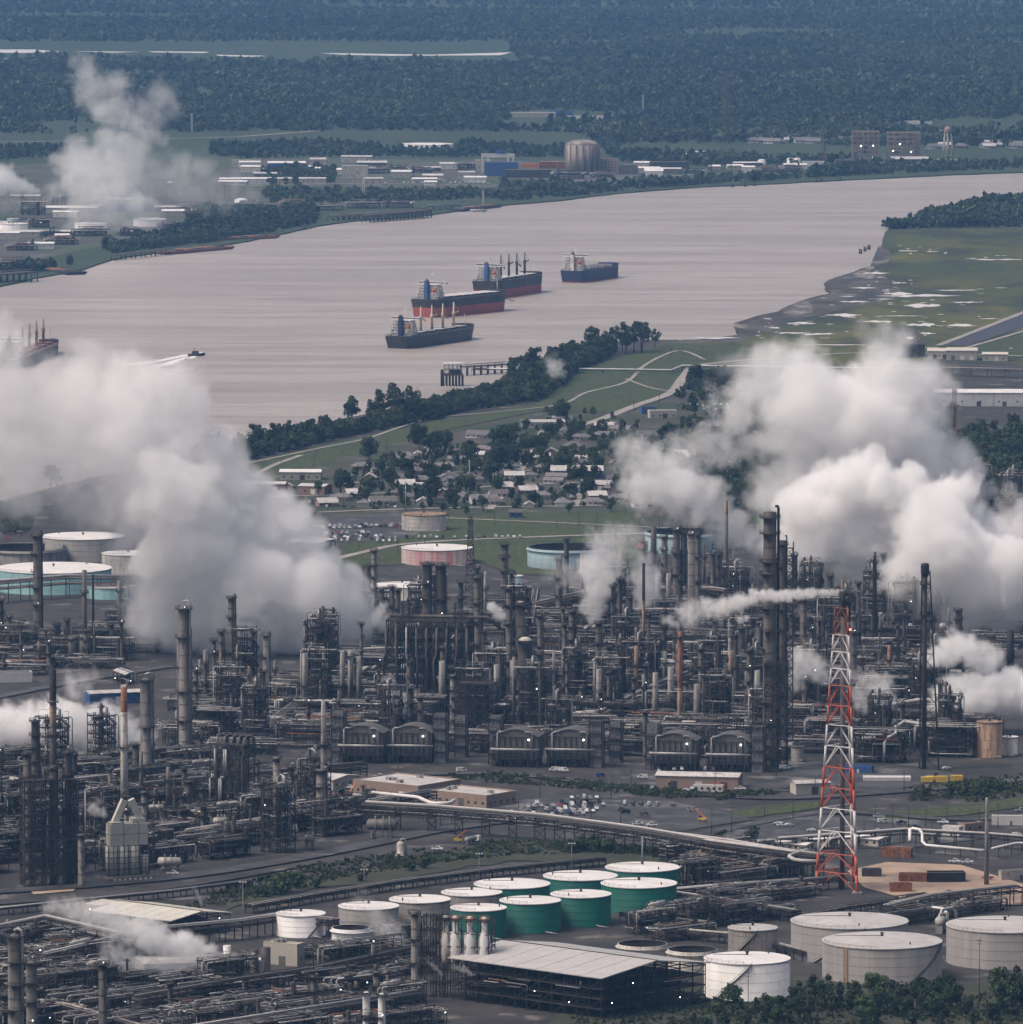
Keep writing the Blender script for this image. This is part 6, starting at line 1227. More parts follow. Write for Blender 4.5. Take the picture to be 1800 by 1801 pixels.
for u, v, h in [(1290, 1762, 60), (1262, 1770, 40), (1330, 1770, 52), (1400, 1758, 66), (1432, 1750, 70), (1450, 1754, 76), (1478, 1750, 60), (1502, 1752, 56), (1540, 1748, 72), (1560, 1752, 68), (1575, 1754, 60), (1612, 1748, 66), (1630, 1752, 62), (1655, 1736, 50), (1668, 1738, 62), (1758, 1750, 84), (1786, 1745, 86), (1805, 1755, 80),
                (1350, 1775, 56), (1372, 1776, 56), (1420, 1778, 50), (1520, 1776, 56), (1590, 1778, 50), (1220, 1790, 40), (1180, 1800, 34), (1240, 1800, 40), (1310, 1795, 50), (1640, 1775, 46), (1700, 1768, 40), (1745, 1778, 44)]:
    for du, dv, k in ((0, 24, 1.0), (14, 36, .8)): tree(u+du, v+dv, (slim, oak, elm, slim)[tr_.randrange(4)], h*k, 'dark young foreground tree')
for u, v, h in [(480, 1574, 34), (500, 1570, 40), (462, 1578, 26), (520, 1562, 36), (1000, 1500, 28), (1020, 1498, 32), (1048, 1498, 34), (1070, 1500, 28), (750, 1528, 26), (720, 1532, 24), (1270, 1478, 24), (1325, 1480, 26), (1690, 1398, 26), (1720, 1396, 26), (1670, 1396, 22), (1750, 1392, 24), (640, 1550, 20), (560, 1560, 24), (1240, 1500, 20), (1630, 1400, 20)]: tree(u, v, bushp, h, 'rounded green scrub bush')
# ---------------- ships on the river ----------------
mat('hull_black', (.026, .022, .022), (.048, .042, .04), .1, .5, stretch=(1, 1, .2)); mat('hull_blue', (.02, .03, .09), (.03, .04, .12), .1, .5); mat('hull_red', (.30, .06, .055), (.38, .10, .09), .08, .6, stretch=(.3, .3, 1)); mat('ship_white', (.62, .61, .60), (.70, .69, .67), .2, .6, c3=(.36, .33, .30), s3=.3)
mat('deck_red', (.14, .06, .05), (.2, .09, .07), .2, .8); mat('crane_cream', (.48, .41, .27), (.55, .48, .33), .2, .6); mat('foam', (.86, .84, .82), (.7, .68, .66), .5, .6); mat('wood_dark', (.05, .042, .038), (.09, .075, .065), .5, .9)
def ship(stern, bow, beam, draft, label, hull='hull_black', bottom='hull_red', boot=.55, cranes=0, crane_m='crane_cream', hatches=7, funnel='blue_paint', stern_m=None, hatch_m='roof_grey', name='cargo_ship', tanker=False, deck='steel_dark', text=True):
    a, b_ = gp(*stern, ZW), gp(*bow, ZW); L = (b_-a).length; d = (b_-a); t = root(name, a, atan2(d.y, d.x), label, 'ship', 'cargo ships at anchor'); F = draft; hb = beam/2
    st = [(0, .78, .9), (.02, .85, .95), (.10, .98, 1), (.2, 1, 1), (.85, 1, 1), (.93, .78, 1), (.975, .42, 1.02), (1, .06, 1.05)]
    def sec(f, wv, z0, z1, flare=1): 
        x = f*L; w0 = hb*wv*(1 if f < .86 else .75)*(.8 if f < .05 else 1); w1 = hb*wv; g0 = z0/F; g1 = z1/F; A = w0+(w1-w0)*g0; B = w0+(w1-w0)*g1; xs = (f > .86)*(z1-z0)*.0
        return [(x-(0 if f > 0 else -3*(1-g0)), -A, z0), (x-(0 if f > 0 else -3*(1-g1)), -B, z1), (x-(0 if f > 0 else -3*(1-g1)), B, z1), (x-(0 if f > 0 else -3*(1-g0)), A, z0)]
    sp = F*boot
    if sp > .1: g = MB(); g.hull([sec(f, w, -.5 if True else 0, sp) for f, w, k in st]); g.build('bottom_paint', bottom, t)
    g = MB(); g.hull([sec(f, w*1.003, sp, F*k if f > .9 else F) for f, w, k in st]); h = g.build('hull', hull, t)
    g = MB()
    for i in range(len(st)-1):
        for s_ in (-1, 1): g.beam((st[i][0]*L, s_*hb*st[i][1], F+1), (st[i+1][0]*L, s_*hb*st[i+1][1], F+1), .3)
    g.build('bulwark', hull, t)
    g = MB(); vs = [(f*L, s_*hb*w*.97, F+.06) for f, w, k in st for s_ in (-1, 1)]; g.add(vs, [(2*i, 2*i+2, 2*i+3, 2*i+1) for i in range(len(st)-1)]); g.build('deck', deck, t)
    g = MB(); g.hull([sec(f, w*.98, F+.1, F+3) for f, w, k in ((.92, .8, 1), (.97, .42, 1), (1, .08, 1))]); g.build('forecastle', hull, t)
    # superstructure
    x0 = L*.045; sl = L*.10; hgt_ = [(1.0, 2.8), (.95, 2.8), (.85, 2.8), (.8, 2.8), (.72, 2.8)]; z = F+.1
    for i, (k, hh) in enumerate(hgt_):
        g = MB(); g.box(x0+sl*(.7+.02*i), 0, z, sl*(.8-.04*i), beam*.78*k, hh-.35); g.build('accommodation_deck', 'ship_white', t)
        g = MB(); g.box(x0+sl*.7, 0, z+hh-.35, sl*(.9-.05*i), beam*.84*k, .3)
        for s_ in (-1, 1): g.beam((x0+sl*.25, s_*beam*.43*k, z+hh+.9), (x0+sl*1.1, s_*beam*.43*k, z+hh+.9), .1)
        g.beam((x0+sl*.25, -beam*.43*k, z+hh+.9), (x0+sl*.25, beam*.43*k, z+hh+.9), .1); g.build('deck_rail', 'ship_white', t)
        g = MB()
        for j in range(6): g.box(x0+sl*(.3+.02*i)-.02, -beam*.3+j*beam*.12, z+1.1, .12, .9, .9)
        g.build('portholes', 'glass', t); z += hh
    g = MB(); g.box(x0+sl*.9, 0, z, sl*.3, beam*1.02, 2.6); g.build('bridge', 'ship_white', t); g = MB(); g.box(x0+sl*.9, 0, z+1.1, sl*.31, beam*.98, .9); g.build('bridge_windows', 'glass', t)
    g = MB(); g.box(x0+sl*.2, 0, F, sl*.34, beam*.13, z+2.5-F, 0, .85); g.build('funnel', funnel, t); g = MB(); g.box(x0+sl*.2, 0, z+2.52, sl*.28, beam*.11, 1.2)
    for s_ in (-.7, .7): g.cyl(x0+sl*.2, s_, z+3.7, z+5.4, .4, n=6)
    g.build('funnel_cap', 'black', t)
    g = MB(); g.beam((x0+sl*.9, 0, z+2.6), (x0+sl*.9, 0, z+11), .5); g.beam((x0+sl*.9, -3, z+7.5), (x0+sl*.9, 3, z+7.5), .3); g.beam((x0+sl*.9, -2, z+9.3), (x0+sl*.9, 2, z+9.3), .25); g.build('radar_mast', 'ship_white', t)
    g = MB(); drum(g, x0+sl*.1, -beam*.3, F+9, 6, 1.3, 0, 8); lb = g.build('lifeboat', 'orange_paint', t)
    g = MB(); g.beam((x0-4, -beam*.3, F+4), (x0+4, -beam*.3, F+10), .5); g.beam((x0+6, -beam*.3, F), (x0+6, -beam*.3, F+9), .4); g.build('launch_ramp', 'ship_white', t)
    g = MB()
    for s_ in (-1, 1): g.cyl(x0+4, s_*beam*.36, F, F+9, .35, n=6); g.beam((x0+4, s_*beam*.36, F+9), (x0+9, s_*beam*.36, F+11), .4)
    g.build('provision_crane', 'ship_white', t)
    xa, xb = L*.2, L*.9; n = hatches
    for i in range(n):
        x = xa+(xb-xa)*(i+.5)/n; g = MB()
        if tanker: g.tube([(x-(xb-xa)/n*.5, beam*(.15 if i % 2 else -.15), F+1.5), (x+(xb-xa)/n*.5, beam*(.15 if i % 2 else -.15), F+1.5)], .5, 6); g.box(x, 0, F, 2, beam*.5, 2.2); g.build('pipe_manifold', 'silver', t)
        else: g.box(x, 0, F+.2, (xb-xa)/n*.6, beam*.55, 1.5); c = g.build('hatch_coaming', hull, t); g = MB(); g.box(x, 0, F+1.72, (xb-xa)/n*.62, beam*.58, .4); g.build('hatch_cover', hatch_m, c)
    for i in range(cranes):
        x = xa+(xb-xa)*(i+1)/(cranes+.6)-2; g = MB(); g.lathe(x, 0, [(1.3, F), (1.2, F+12), (1.6, F+12.5), (1.6, F+15), (.8, F+16), (.55, F+24)], 8); c = g.build('deck_crane', crane_m, t)
        g = MB(); g.beam((x+1, .6, F+14), (x+14, 1.5, F+9.5+(i % 2)*5), .9); g.beam((x+1, -.6, F+22), (x+14, 1.4, F+10+(i % 2)*5), .2); g.build('jib', crane_m, c)
    g = MB(); g.beam((L*.95, 0, F), (L*.95, 0, F+12), .5); g.beam((L*.95, -1.5, F+9), (L*.95, 1.5, F+9), .3); g.build('foremast', 'ship_white', t)
    if text: g = MB(); [g.box(-.06+.02*(i % 2)+1.0, -5+i*1.3, F*.72, .1, .8, .9) for i in range(8)]; [g.box(1.3, -3+i*1.2, F*.58, .1, .7, .7) for i in range(5)]; g.build('stern_lettering', 'roof_white', t)
    return t
ship((742, 558), (882, 544), 32, 17, 'largest ship, black hull with long red underside and blue funnel', boot=.55, hatches=7, hatch_m='roof_white')
ship((850, 525), (942, 511), 30, 17, 'ship with four dark grey cranes and blue funnel behind the largest ship', boot=.5, cranes=4, crane_m='steel_grey', hatches=5, hatch_m='roof_white')
ship((697, 613), (824, 594), 28, 11, 'low black ship with four cream cranes nearest the camera', boot=0, cranes=4, hatches=5, funnel='hull_blue')
ship((1003, 497), (1076, 486), 28, 12, 'blue hulled tanker, furthest to the right on the river', 'hull_blue', boot=.12, hatches=8, funnel='ship_white', tanker=True, hatch_m='steel_grey')
ship((12, 650), (93, 618), 22, 9, 'ship with orange cream cranes half hidden by steam at the left edge', 'hull_black', boot=0, cranes=4, crane_m='rusty_brown', hatches=5, deck='deck_red', hatch_m='deck_red', funnel='shell_dark')
g = MB(); g.tube([gp(877, 519, 6), gp(905, 530, ZW)], .35, 5); tag(g.build('anchor_chain', 'black'), 'dark anchor chain slanting from the largest ship bow into the water', 'anchor chain')
def workboat():
    P = gp(345, 626, ZW); t = root('work_boat', P, radians(10), 'small dark work boat trailing a white wake', 'boat'); b = MB()
    b.hull([[(-7, -2.2, 0), (-7, -2.4, 2), (-7, 2.4, 2), (-7, 2.2, 0)], [(3, -2.2, 0), (3, -2.6, 2.2), (3, 2.6, 2.2), (3, 2.2, 0)], [(8, -.2, .4), (8.5, -.3, 3), (8.5, .3, 3), (8, .2, .4)]]); b.build('hull', 'black', t)
    b = MB(); b.box(-.5, 0, 2, 6, 3.6, 2.6, 0, .9); b.build('cabin', 'shell_dark', t); b = MB(); b.box(-.5, 0, 3.2, 6.02, 3.3, .8); b.build('cabin_windows', 'glass', t); b = MB(); b.beam((-1, 0, 4.6), (-1, 0, 8), .3); b.beam((-1, -2, 6.5), (-1, 2, 6.5), .3); b.build('mast', 'shell_dark', t)
workboat()
def wake(pts, w, nm='boat_wake'):
    w = w*4
    P = [gp(u, v, ZW+.15) for u, v in pts]; b = MB(); vs = []; rw = random.Random(len(pts)+int(w*10))
    for i, p in enumerate(P): k = w*(.35+.65*sin(pi*min(1, (i+.6)/len(P))))*rw.uniform(.5, 1.2); vs += [(p.x, p.y+k, p.z), (p.x, p.y-k, p.z)]
    b.add(vs, [(2*i, 2*i+1, 2*i+3, 2*i+2) for i in range(len(P)-1)]); tag(b.build(nm, 'foam'), None, None, None, 'stuff')
for pts, w in [([(352, 622), (344, 627), (325, 631), (305, 636), (285, 642), (270, 645)], 5), ([(344, 624), (325, 625), (300, 630), (270, 636), (235, 640), (212, 643)], 3.5), ([(335, 628), (322, 634), (300, 641), (280, 644)], 2.5), ([(300, 650), (320, 652), (345, 647)], 1.2), ([(292, 658), (320, 661), (350, 656)], 1.2), ([(355, 624), (362, 622), (350, 619)], 2)]: wake(pts, w)
def barge(s_, b_, w, label, m='deck_red', load=5):
    a, c = gp(*s_, ZW), gp(*b_, ZW); L = (c-a).length; d = c-a; t = root('barge', a, atan2(d.y, d.x), label, 'barge', 'barges along the far bank'); b = MB()
    b.hull([[(x, -w/2, z0), (x, -w/2, 3), (x, w/2, 3), (x, w/2, z0)] for x, z0 in ((0, 1.6), (4, 0), (L-5, 0), (L, 1.8))]); b.build('hull', m, t)
    for i in range(load): g = MB(); g.box(L*(.1+.8*(i+.5)/load), 0, 3.02, L*.7/load, w*.7, 1.2, 0, .9); g.build('cargo_cover', 'rust' if i % 2 else 'shell_dark', t)
    g = MB(); rail(g, 1, 0) if False else sqrail(g, 2, L-2, -w/2+.5, w/2-.5, 3); g.build('rail', 'steel_dark', t)
barge((285, 447), (396, 437), 26, 'red deck barges, the nearer pair at the far left bank'); barge((332, 427), (481, 418), 22, 'long rust coloured barge moored behind the nearer barges', 'deck_red', 7); barge((60, 474), (136, 483), 24, 'dark barge tied at the left near the dock', 'steel_dark', 3)
barge((800, 372), (871, 364), 20, 'dark tank barge moored at the far dock', 'steel_dark', 4)
def dock(pts, w, label, h=6, step=9, top=True, m='wood_dark'):
    P = [gp(u, v, ZW) for u, v in pts]; O = P[0].copy(); t = root('dock', O, 0, label, 'dock', 'docks and jetties'); g = MB(); rd = random.Random(int(pts[0][0])); pile = None
    for i in range(len(P)-1):
        a, b_ = P[i]-O, P[i+1]-O; d = (b_-a); L = d.length; d.normalize(); n = Vector((-d.y, d.x, 0)); q = MB(); U = Vector((0, 0, h))
        q.hull([[tuple(x+n*w/2+U), tuple(x+n*w/2+U*1.12), tuple(x-n*w/2+U*1.12), tuple(x-n*w/2+U)] for x in (a, b_)]); q.build('deck', m, t)
        for j in range(int(L/step)+1):
            for s_ in (-1, 1):
                if pile is None: q = MB(); q.cyl(0, 0, -1, h+1.2, .8, .7, 7); pile = q.build('pile', m, t); o = pile
                else: o = pile.copy(); S.collection.objects.link(o)
                o.location = a+d*(j*step)+n*s_*w*.45
        q = MB(); q.tube([tuple(a+U*1.35), tuple(b_+U*1.35)], .45, 6); q.build('pipe', 'silver', t)
    return t
dock([(582, 390), (612, 388), (752, 377)], 10, 'long far dock on dark piles with pipeway'); dock([(645, 391), (752, 382)], 14, 'wide loading dock on dark piles beyond the river', 8, 8); dock([(752, 372), (808, 370)], 6, 'narrow jetty leading to the tank barge'); dock([(-30, 500), (58, 494)], 18, 'dark dock at the left edge below the terminal', 9)
dock([(200, 458), (300, 447)], 6, 'row of mooring piles at the left bank', 5, 22); dock([(816, 660), (890, 655)], 9, 'near jetty bridge leading from the platform to the bank', 7, 8)
def platform_house():
    P = gp(797, 678, ZW); t = root('loading_platform', P, radians(6), 'near river loading platform with roofed frame on black piles', 'platform'); s = sc(678); w = 34*s
    b = MB(); b.box(0, 0, 9, w, 12, 1.4); b.build('deck', 'wood_dark', t); b = MB(); b.box(w*.1, 2, 10.4, w*.5, 7, 3); b.build('lower_house', 'wood_dark', t)
    b = MB(); frame(b, 4, 1, 2, w*.22, 9, 3.6, .35, .5, random.Random(2)); o = b.build('frame', 'steel_grey', t); o.location = (0, 0, 10.4)
    b = MB(); b.box(0, 0, 18.2, w*.95, 12, 1.2); b.build('roof', 'roof_white', t); b = MB(); b.box(0, -4, 14.2, w*.95, 1, .9); b.build('white_band', 'white_paint', t)
    pm = None
    for i in range(7):
        for j in range(2):
            if pm is None: q = MB(); q.cyl(0, 0, -2, 9.2, .5, n=7); pm = q.build('pile', 'black', t); o = pm
            else: o = pm.copy(); S.collection.objects.link(o)
            o.location = (-w/2+w*i/6, -5+10*j, 0)
    for x in (-w*.62, -w*.56): q = MB(); q.cyl(x, -4, -2, 14, .8, n=7); q.build('dolphin', 'black', t)
platform_house()
for i, (u, v) in enumerate([(1287, 329), (1310, 328), (1326, 327), (1435, 321), (1443, 320), (1476, 318), (1512, 446), (1520, 442), (1527, 439), (534, 404)]):
    q = MB(); q.cyl(0, 0, -2, 5.5, 1.2, .9, 7); q.cyl(2, 1, -2, 5, 1, .8, 7); o = q.build('mooring_dolphin', 'wood_dark', None, gp(u, v, ZW)); tag(o, None, 'mooring piles', 'mooring dolphins in the river'); TOLABEL.append((o, 'dark cluster of mooring piles in water', (u, v)))
# ---------------- the far bank ----------------
mat('reactor', (.24, .205, .175), (.31, .27, .235), .05, .9, stretch=(1, 1, .08), c3=(.16, .13, .11), s3=.12)
mat('far_brown', (.13, .085, .07), (.18, .12, .10), .1, .9)
def reactor():
    P = gp(1025, 306); s = sc(306); R = 30*s; t = root('reactor_building', P, 0, 'big round tan reactor building with dark shallow dome across the river', 'reactor building'); H = zt(254, P.y); b = MB(); b.lathe(0, 0, [(R, 0), (R, H), (R-1, H), (R-1.2, H-1)], 40); b.build('shell', 'reactor', t)
    b = MB(); b.lathe(0, 0, [(R*.98*cos(a), H-.5+7*sin(a)) for a in (0, .25, .5, .75, 1, 1.25, 1.5)], 40); b.build('dome', 'reactor', t)
    for k in range(9): a = -pi+k*pi/8; b = MB(); b.beam(((R+.3)*cos(a), (R+.3)*sin(a), 0), ((R+.3)*cos(a), (R+.3)*sin(a), H), 1.2); b.build('pilaster', 'reactor', t)
reactor()
FB = 'plant buildings on the far bank'
for a in [(1062, 305, 36, 20, 19, 0, 'tan_wall', 'far_brown', 'tan block with upright ribs right of the round reactor', 'flat', 0, 8), (1105, 306, 26, 18, 12, 0, 'shell_grey', 'roof_grey', 'grey flat hall right of the ribbed tan block', 'flat', 0, 3), (1178, 299, 52, 18, 11, 0, 'shell_dark', 'tan_wall', 'dark two storey office with pale top right of the reactor', 'flat', 0, 12),
    (1150, 311, 24, 16, 8, 0, 'roof_white', 'roof_white', 'white vaulted hall in front of the dark office', 'gable', 4, 0), (930, 312, 60, 20, 10, 0, 'shell_dark', 'tan_wall', 'dark parking block left of the reactor', 'flat', 0, 10), (975, 296, 40, 20, 9, 0, 'rust', 'roof_metal', 'rust and white hall close left of the reactor', 'flat', 0, 5),
    (938, 294, 30, 12, 4, 0, 'orange_paint', 'roof_metal', 'orange striped hall beside the blue gantry building', 'flat', 0, 4), (882, 309, 44, 20, 17, 0, 'blue_paint', 'blue_paint', 'blue industrial building under the white gantry', 'flat', 0, 3), (850, 300, 20, 14, 14, 0, 'dirty_white', 'roof_white', 'white block left of the blue building', 'flat', 0, 2),
    (433, 293, 38, 12, 9, 0, 'beige_wall', 'roof_metal', 'beige hall furthest left beyond the bank', 'flat', 0, 4), (505, 294, 50, 16, 6, 0, 'blue_paint', 'roof_white', 'blue walled hall with white roof right of drifting steam', 'gable', 2, 3), (503, 302, 58, 20, 3, 0, 'roof_white', 'roof_white', 'long low white roof in front of the blue walled hall', 'gable', 2, 0),
    (584, 306, 30, 20, 6, 0, 'roof_white', 'roof_white', 'low white roofed hall left of the white block', 'gable', 2, 2), (625, 313, 34, 22, 16, 0, 'dirty_white', 'roof_metal', 'tall off white block on the far industrial ground', 'flat', 0, 4), (762, 315, 26, 12, 5, 0, 'beige_wall', 'roof_metal', 'low grey shed centre of the far industrial ground', 'gable', 2, 2),
    (560, 289, 22, 10, 7, 0, 'beige_wall', 'roof_metal', 'small shed behind the blue walled hall', 'gable', 2, 2), (790, 297, 24, 10, 7, 0, 'white_paint', 'roof_metal', 'small white shed by the substation', 'gable', 2, 2), (655, 292, 40, 14, 5, 0, 'shell_grey', 'roof_metal', 'long grey shed behind the off white block', 'gable', 2, 4),
    (938, 206, 70, 20, 7, 0, 'beige_wall', 'roof_white', 'far long low building in a forest clearing', 'flat', 0, 0), (985, 204, 40, 14, 7, 0, 'blue_paint', 'blue_paint', 'far blue roofed building in the forest clearing', 'flat', 0, 0), (1045, 209, 90, 12, 4, 0, 'roof_white', 'roof_white', 'far white strip building right of the forest clearing', 'flat', 0, 0),
    (1610, 218, 50, 14, 4, 0, 'roof_white', 'roof_white', 'far white roof behind the brown power units', 'flat', 0, 0), (303, 357, 14, 14, 24, 0, 'concrete', 'concrete', 'tall narrow silo block behind the far steam', 'flat', 0, 0), (388, 352, 12, 12, 22, 0, 'concrete', 'concrete', 'tall tower block right of the narrow silo block', 'flat', 0, 0),
    (330, 378, 60, 12, 5, 0, 'beige_wall', 'roof_white', 'long low white roofed shed in the left terminal', 'gable', 2, 4), (120, 372, 70, 14, 5, 0, 'beige_wall', 'roof_white', 'long low shed below the far steam', 'gable', 2, 4), (60, 415, 50, 14, 5, 0, 'beige_wall', 'roof_metal', 'low grey shed at the left terminal front', 'gable', 2, 3), (225, 372, 60, 12, 8, 0, 'blue_paint', 'roof_white', 'blue and white shed in the left terminal', 'flat', 0, 3),
    (1530, 290, 60, 16, 8, 0, 'shell_grey', 'roof_metal', 'low grey hall below the left brown power unit', 'flat', 0, 5), (1600, 291, 50, 16, 9, 0, 'shell_grey', 'roof_metal', 'low grey hall below the right brown power unit', 'gable', 3, 5), (1430, 292, 30, 12, 6, 0, 'white_paint', 'roof_white', 'small white hall left of the brown power units', 'flat', 0, 3), (1663, 285, 30, 10, 3, 0, 'white_paint', 'roof_white', 'low white shed under the water tower', 'flat', 0, 0)]:
    building(*a[:9], roof=a[9], rise=a[10], nwin=a[11], ndoor=0, big=a[4] > 9 and a[11] > 4, group=FB, name='far_building')
for u in range(0, 30):
    uu = hr.uniform(1325, 1500) if u < 16 else hr.uniform(1640, 1800); vv = hr.uniform(247, 253) if u < 16 else hr.uniform(256, 262); i = hr.randint(0, 6); o = HP[i].put(gp(uu, vv), hr.uniform(-.3, .3), 1.3, None, 'house', 'houses across the river'); TOLABEL.append((o, 'far '+HDESC[i], (uu, vv)))
def power_unit(u, v, w, vt, label, m='far_brown'):
    P = gp(u, v); s = sc(v); W2 = w*s; H = zt(vt, P.y); t = root('power_unit', P, 0, label, 'power plant unit', 'brown power plant units'); r = random.Random(u); b = MB(); frame(b, 5, 3, 7, W2/5, 9, H/7.5, 1.1, .6, r); b.build('frame', 'tan_wall', t)
    for i in range(11): g = MB(); g.box(r.uniform(-.4, .4)*W2, r.uniform(-8, 8), H*r.uniform(.05, .75), W2*.15, 6, H*.13); g.build('boiler_block', r.choice((m, 'tan_wall', 'shell_grey', 'tan_wall')), t)
    for k in range(1, 8): g = MB(); g.box(0, 0, H*k/7.5, W2*r.uniform(.8, 1.05), 3, .7); g.box(0, -13, H*k/7.5, W2*r.uniform(.8, 1.05), 1.5, .7); g.build('deck', 'tan_wall', t)
    for i in range(4): MB().box(r.uniform(-.45, .45)*W2, -14.5, H*r.uniform(.1, .6), 1.1, 1.1, 1.1).build('lamp', 'lamp_white', t)
power_unit(1522, 287, 46, 227, 'brown steel power unit on the far bank, the left one of two'); power_unit(1589, 287, 56, 229, 'brown steel power unit on the far bank, the right one of two'); building(1614, 287, 7, 20, 40, 0, 'tan_wall', 'tan_wall', 'slim tan slab tower joined to the right brown power unit', 'flat', 0, 0, 0, group=FB, name='far_building')
def water_tower():
    P = gp(1667, 286); H = zt(222, P.y); t = root('water_tower', P, 0, 'pale pink water tower on tall splayed legs on the far bank', 'water tower'); b = MB(); R = 5.2; b.lathe(0, 0, [(.8, H-14), (R, H-10), (R, H-4), (R*.75, H-1.2), (.4, H)], 20); b.build('bowl', 'tan_wall', t)
    for i in range(6): a = 2*pi*i/6+.3; g = MB(); g.tube([(9*cos(a), 9*sin(a), 0), (R*.95*cos(a), R*.95*sin(a), H-9)], .65, 6); g.build('leg', 'beige_wall', t)
    g = MB()
    for k in (1, 2, 3):
        f = k/4; rr = 9+(R*.95-9)*f
        for i in range(6): a, a2 = 2*pi*i/6+.3, 2*pi*(i+1)/6+.3; g.beam((rr*cos(a), rr*sin(a), (H-9)*f), (rr*cos(a2), rr*sin(a2), (H-9)*f), .4)
    g.build('ring_brace', 'beige_wall', t); g = MB(); g.cyl(0, 0, 0, H-12, .9, n=8); g.build('riser', 'beige_wall', t)
water_tower()
def gantry():
    P = gp(876, 304); H = zt(270, P.y); w = 58*sc(304); t = root('gantry_crane', P, 0, 'white portal gantry crane over the blue far bank building', 'gantry crane'); b = MB(); b.box(0, 0, H-5, w, 4, 5); b.build('bridge_girder', 'white_paint', t)
    for x in (-w*.47, -w*.3, w*.47, w*.3): g = MB(); g.box(x, 0, 0, 2.2, 4, H-5.01); g.build('leg', 'white_paint', t)
    g = MB(); g.box(w*.1, 0, H+.01, 12, 5, 4); g.build('trolley', 'blue_paint', t)
gantry()
for i in range(46):
    if i < 24: u, v = hr.uniform(400, 900), hr.uniform(284, 326)
    elif i < 38: u, v = hr.uniform(-5, 330), hr.uniform(352, 440)
    else: u, v = hr.uniform(1120, 1500), hr.uniform(292, 306)
    if v > 470-.2*(u+50)*.98 and u < 560: continue
    wm, rm, ds = hr.choice((('beige_wall', 'roof_white', 'beige shed with white roof'), ('white_paint', 'roof_white', 'small white shed'), ('shell_grey', 'roof_metal', 'grey shed with metal roof'), ('dirty_white', 'roof_grey', 'off white shed')))
    building(u, v, hr.uniform(14, 42), hr.uniform(9, 16), hr.uniform(4, 8), hr.uniform(-.2, .2), wm, rm, None, 'gable', 1.5, nwin=3, ndoor=0, name='far_building', group=FB); TOLABEL.append((LASTROOT[0], 'far '+ds, (u, v)))
def pylon(u, vt, vb, label, m='steel_grey', arms=3, w0=22):
    P = gp(u, vb); H = zt(vt, P.y); s = sc(vb); t = root('transmission_pylon', P, 0, label, 'pylon', 'transmission pylons'); b = MB(); lattice(b, w0/2*s, 1.6, 0, H, 10, .55); b.build('lattice', m, t)
    for k in range(arms): z = H*(.72+.12*k); g = MB(); g.beam((-w0*.5*s, 0, z), (w0*.5*s, 0, z), .6); g.beam((-w0*.5*s, 0, z), (0, 0, z+3), .4); g.beam((w0*.5*s, 0, z), (0, 0, z+3), .4); g.build('cross_arm', m, t)
pylon(1278, 128, 306, 'very tall faint red brown lattice pylon across the river', 'far_brown', 3, 26); pylon(1131, 166, 208, 'thin pale mast in the far forest', 'white_paint', 1, 3); pylon(338, 200, 232, 'thin mast on the far field behind steam', 'white_paint', 1, 3); pylon(40, 308, 378, 'thin dark pylon at the far left beside white steam', 'steel_grey', 2, 6)
pylon(1250, 276, 300, 'left small pylon of the far substation', 'steel_grey', 1, 8); pylon(1345, 296, 312, 'small yellow grey frame on the far bank', 'steel_grey', 1, 18); pylon(1450, 252, 290, 'brown gantry tower left of the power units', 'far_brown', 2, 14)
pylon(640, 296, 352, 'pale pylon before the off white far block', 'white_paint', 2, 5); pylon(850, 335, 362, 'white mast at the tank barge dock', 'white_paint', 1, 4)
# small terminal units and tanks on the far left ground
fr = random.Random(21)
for (u, v, k) in [(40, 440, 'low'), (110, 430, 'low'), (20, 470, 'low'), (160, 415, 'low'), (230, 415, 'exch'), (70, 400, 'exch'), (300, 400, 'low'), (110, 360, 'columns'), (60, 378, 'frame'), (345, 372, 'low'), (440, 366, 'low'), (520, 364, 'low'), (640, 366, 'low'), (580, 370, 'low'), (700, 365, 'low'), (700, 300, 'low'), (740, 304, 'low'), (820, 300, 'exch'), (660, 305, 'low'),
                  (1390, 302, 'low'), (1350, 306, 'low'), (1490, 296, 'columns'), (1560, 294, 'low'), (1060, 312, 'low'), (1000, 314, 'low'), (1220, 306, 'low'), (180, 400, 'columns'), (90, 420, 'columns')]:
    put_unit(u, v, k, fr.randint(0, 9), 0, fr.uniform(.8, 1.2))
for u, v, w, h in [(1340, 290, 14, 8), (1390, 288, 12, 9), (1402, 288, 12, 9), (830, 300, 12, 8), (845, 290, 12, 8), (425, 356, 24, 4), (300, 340, 10, 20)]:
    tank(u, v-h, w, h, 'white_paint', 'roof_white', None, 'dome', group='far small tanks'); o = [x for x in S.objects if x.name.startswith('storage_tank')][-1]
for o in [x for x in S.objects if x.name.startswith('storage_tank') and not x.get('label')]: TOLABEL.append((o, 'small white far bank tank', px(o.location)))
lot(620, 322, 0, 34, 2, dx=6, dy=26, p=.7); lot(700, 318, 0, 20, 2, dx=6, dy=26, p=.6)
ribbon('far_road', [(440, 326), (640, 322), (860, 326), (1000, 318), (1240, 306), (1420, 300)], 9, 1, 'path'); ribbon('far_road', [(-60, 250), (180, 247), (420, 240), (560, 230)], 12, 1, 'path'); ribbon('far_road', [(1040, 262), (1240, 276), (1400, 280)], 8, 1, 'path'); ribbon('far_road', [(420, 197), (520, 194)], 14, 1, 'path')

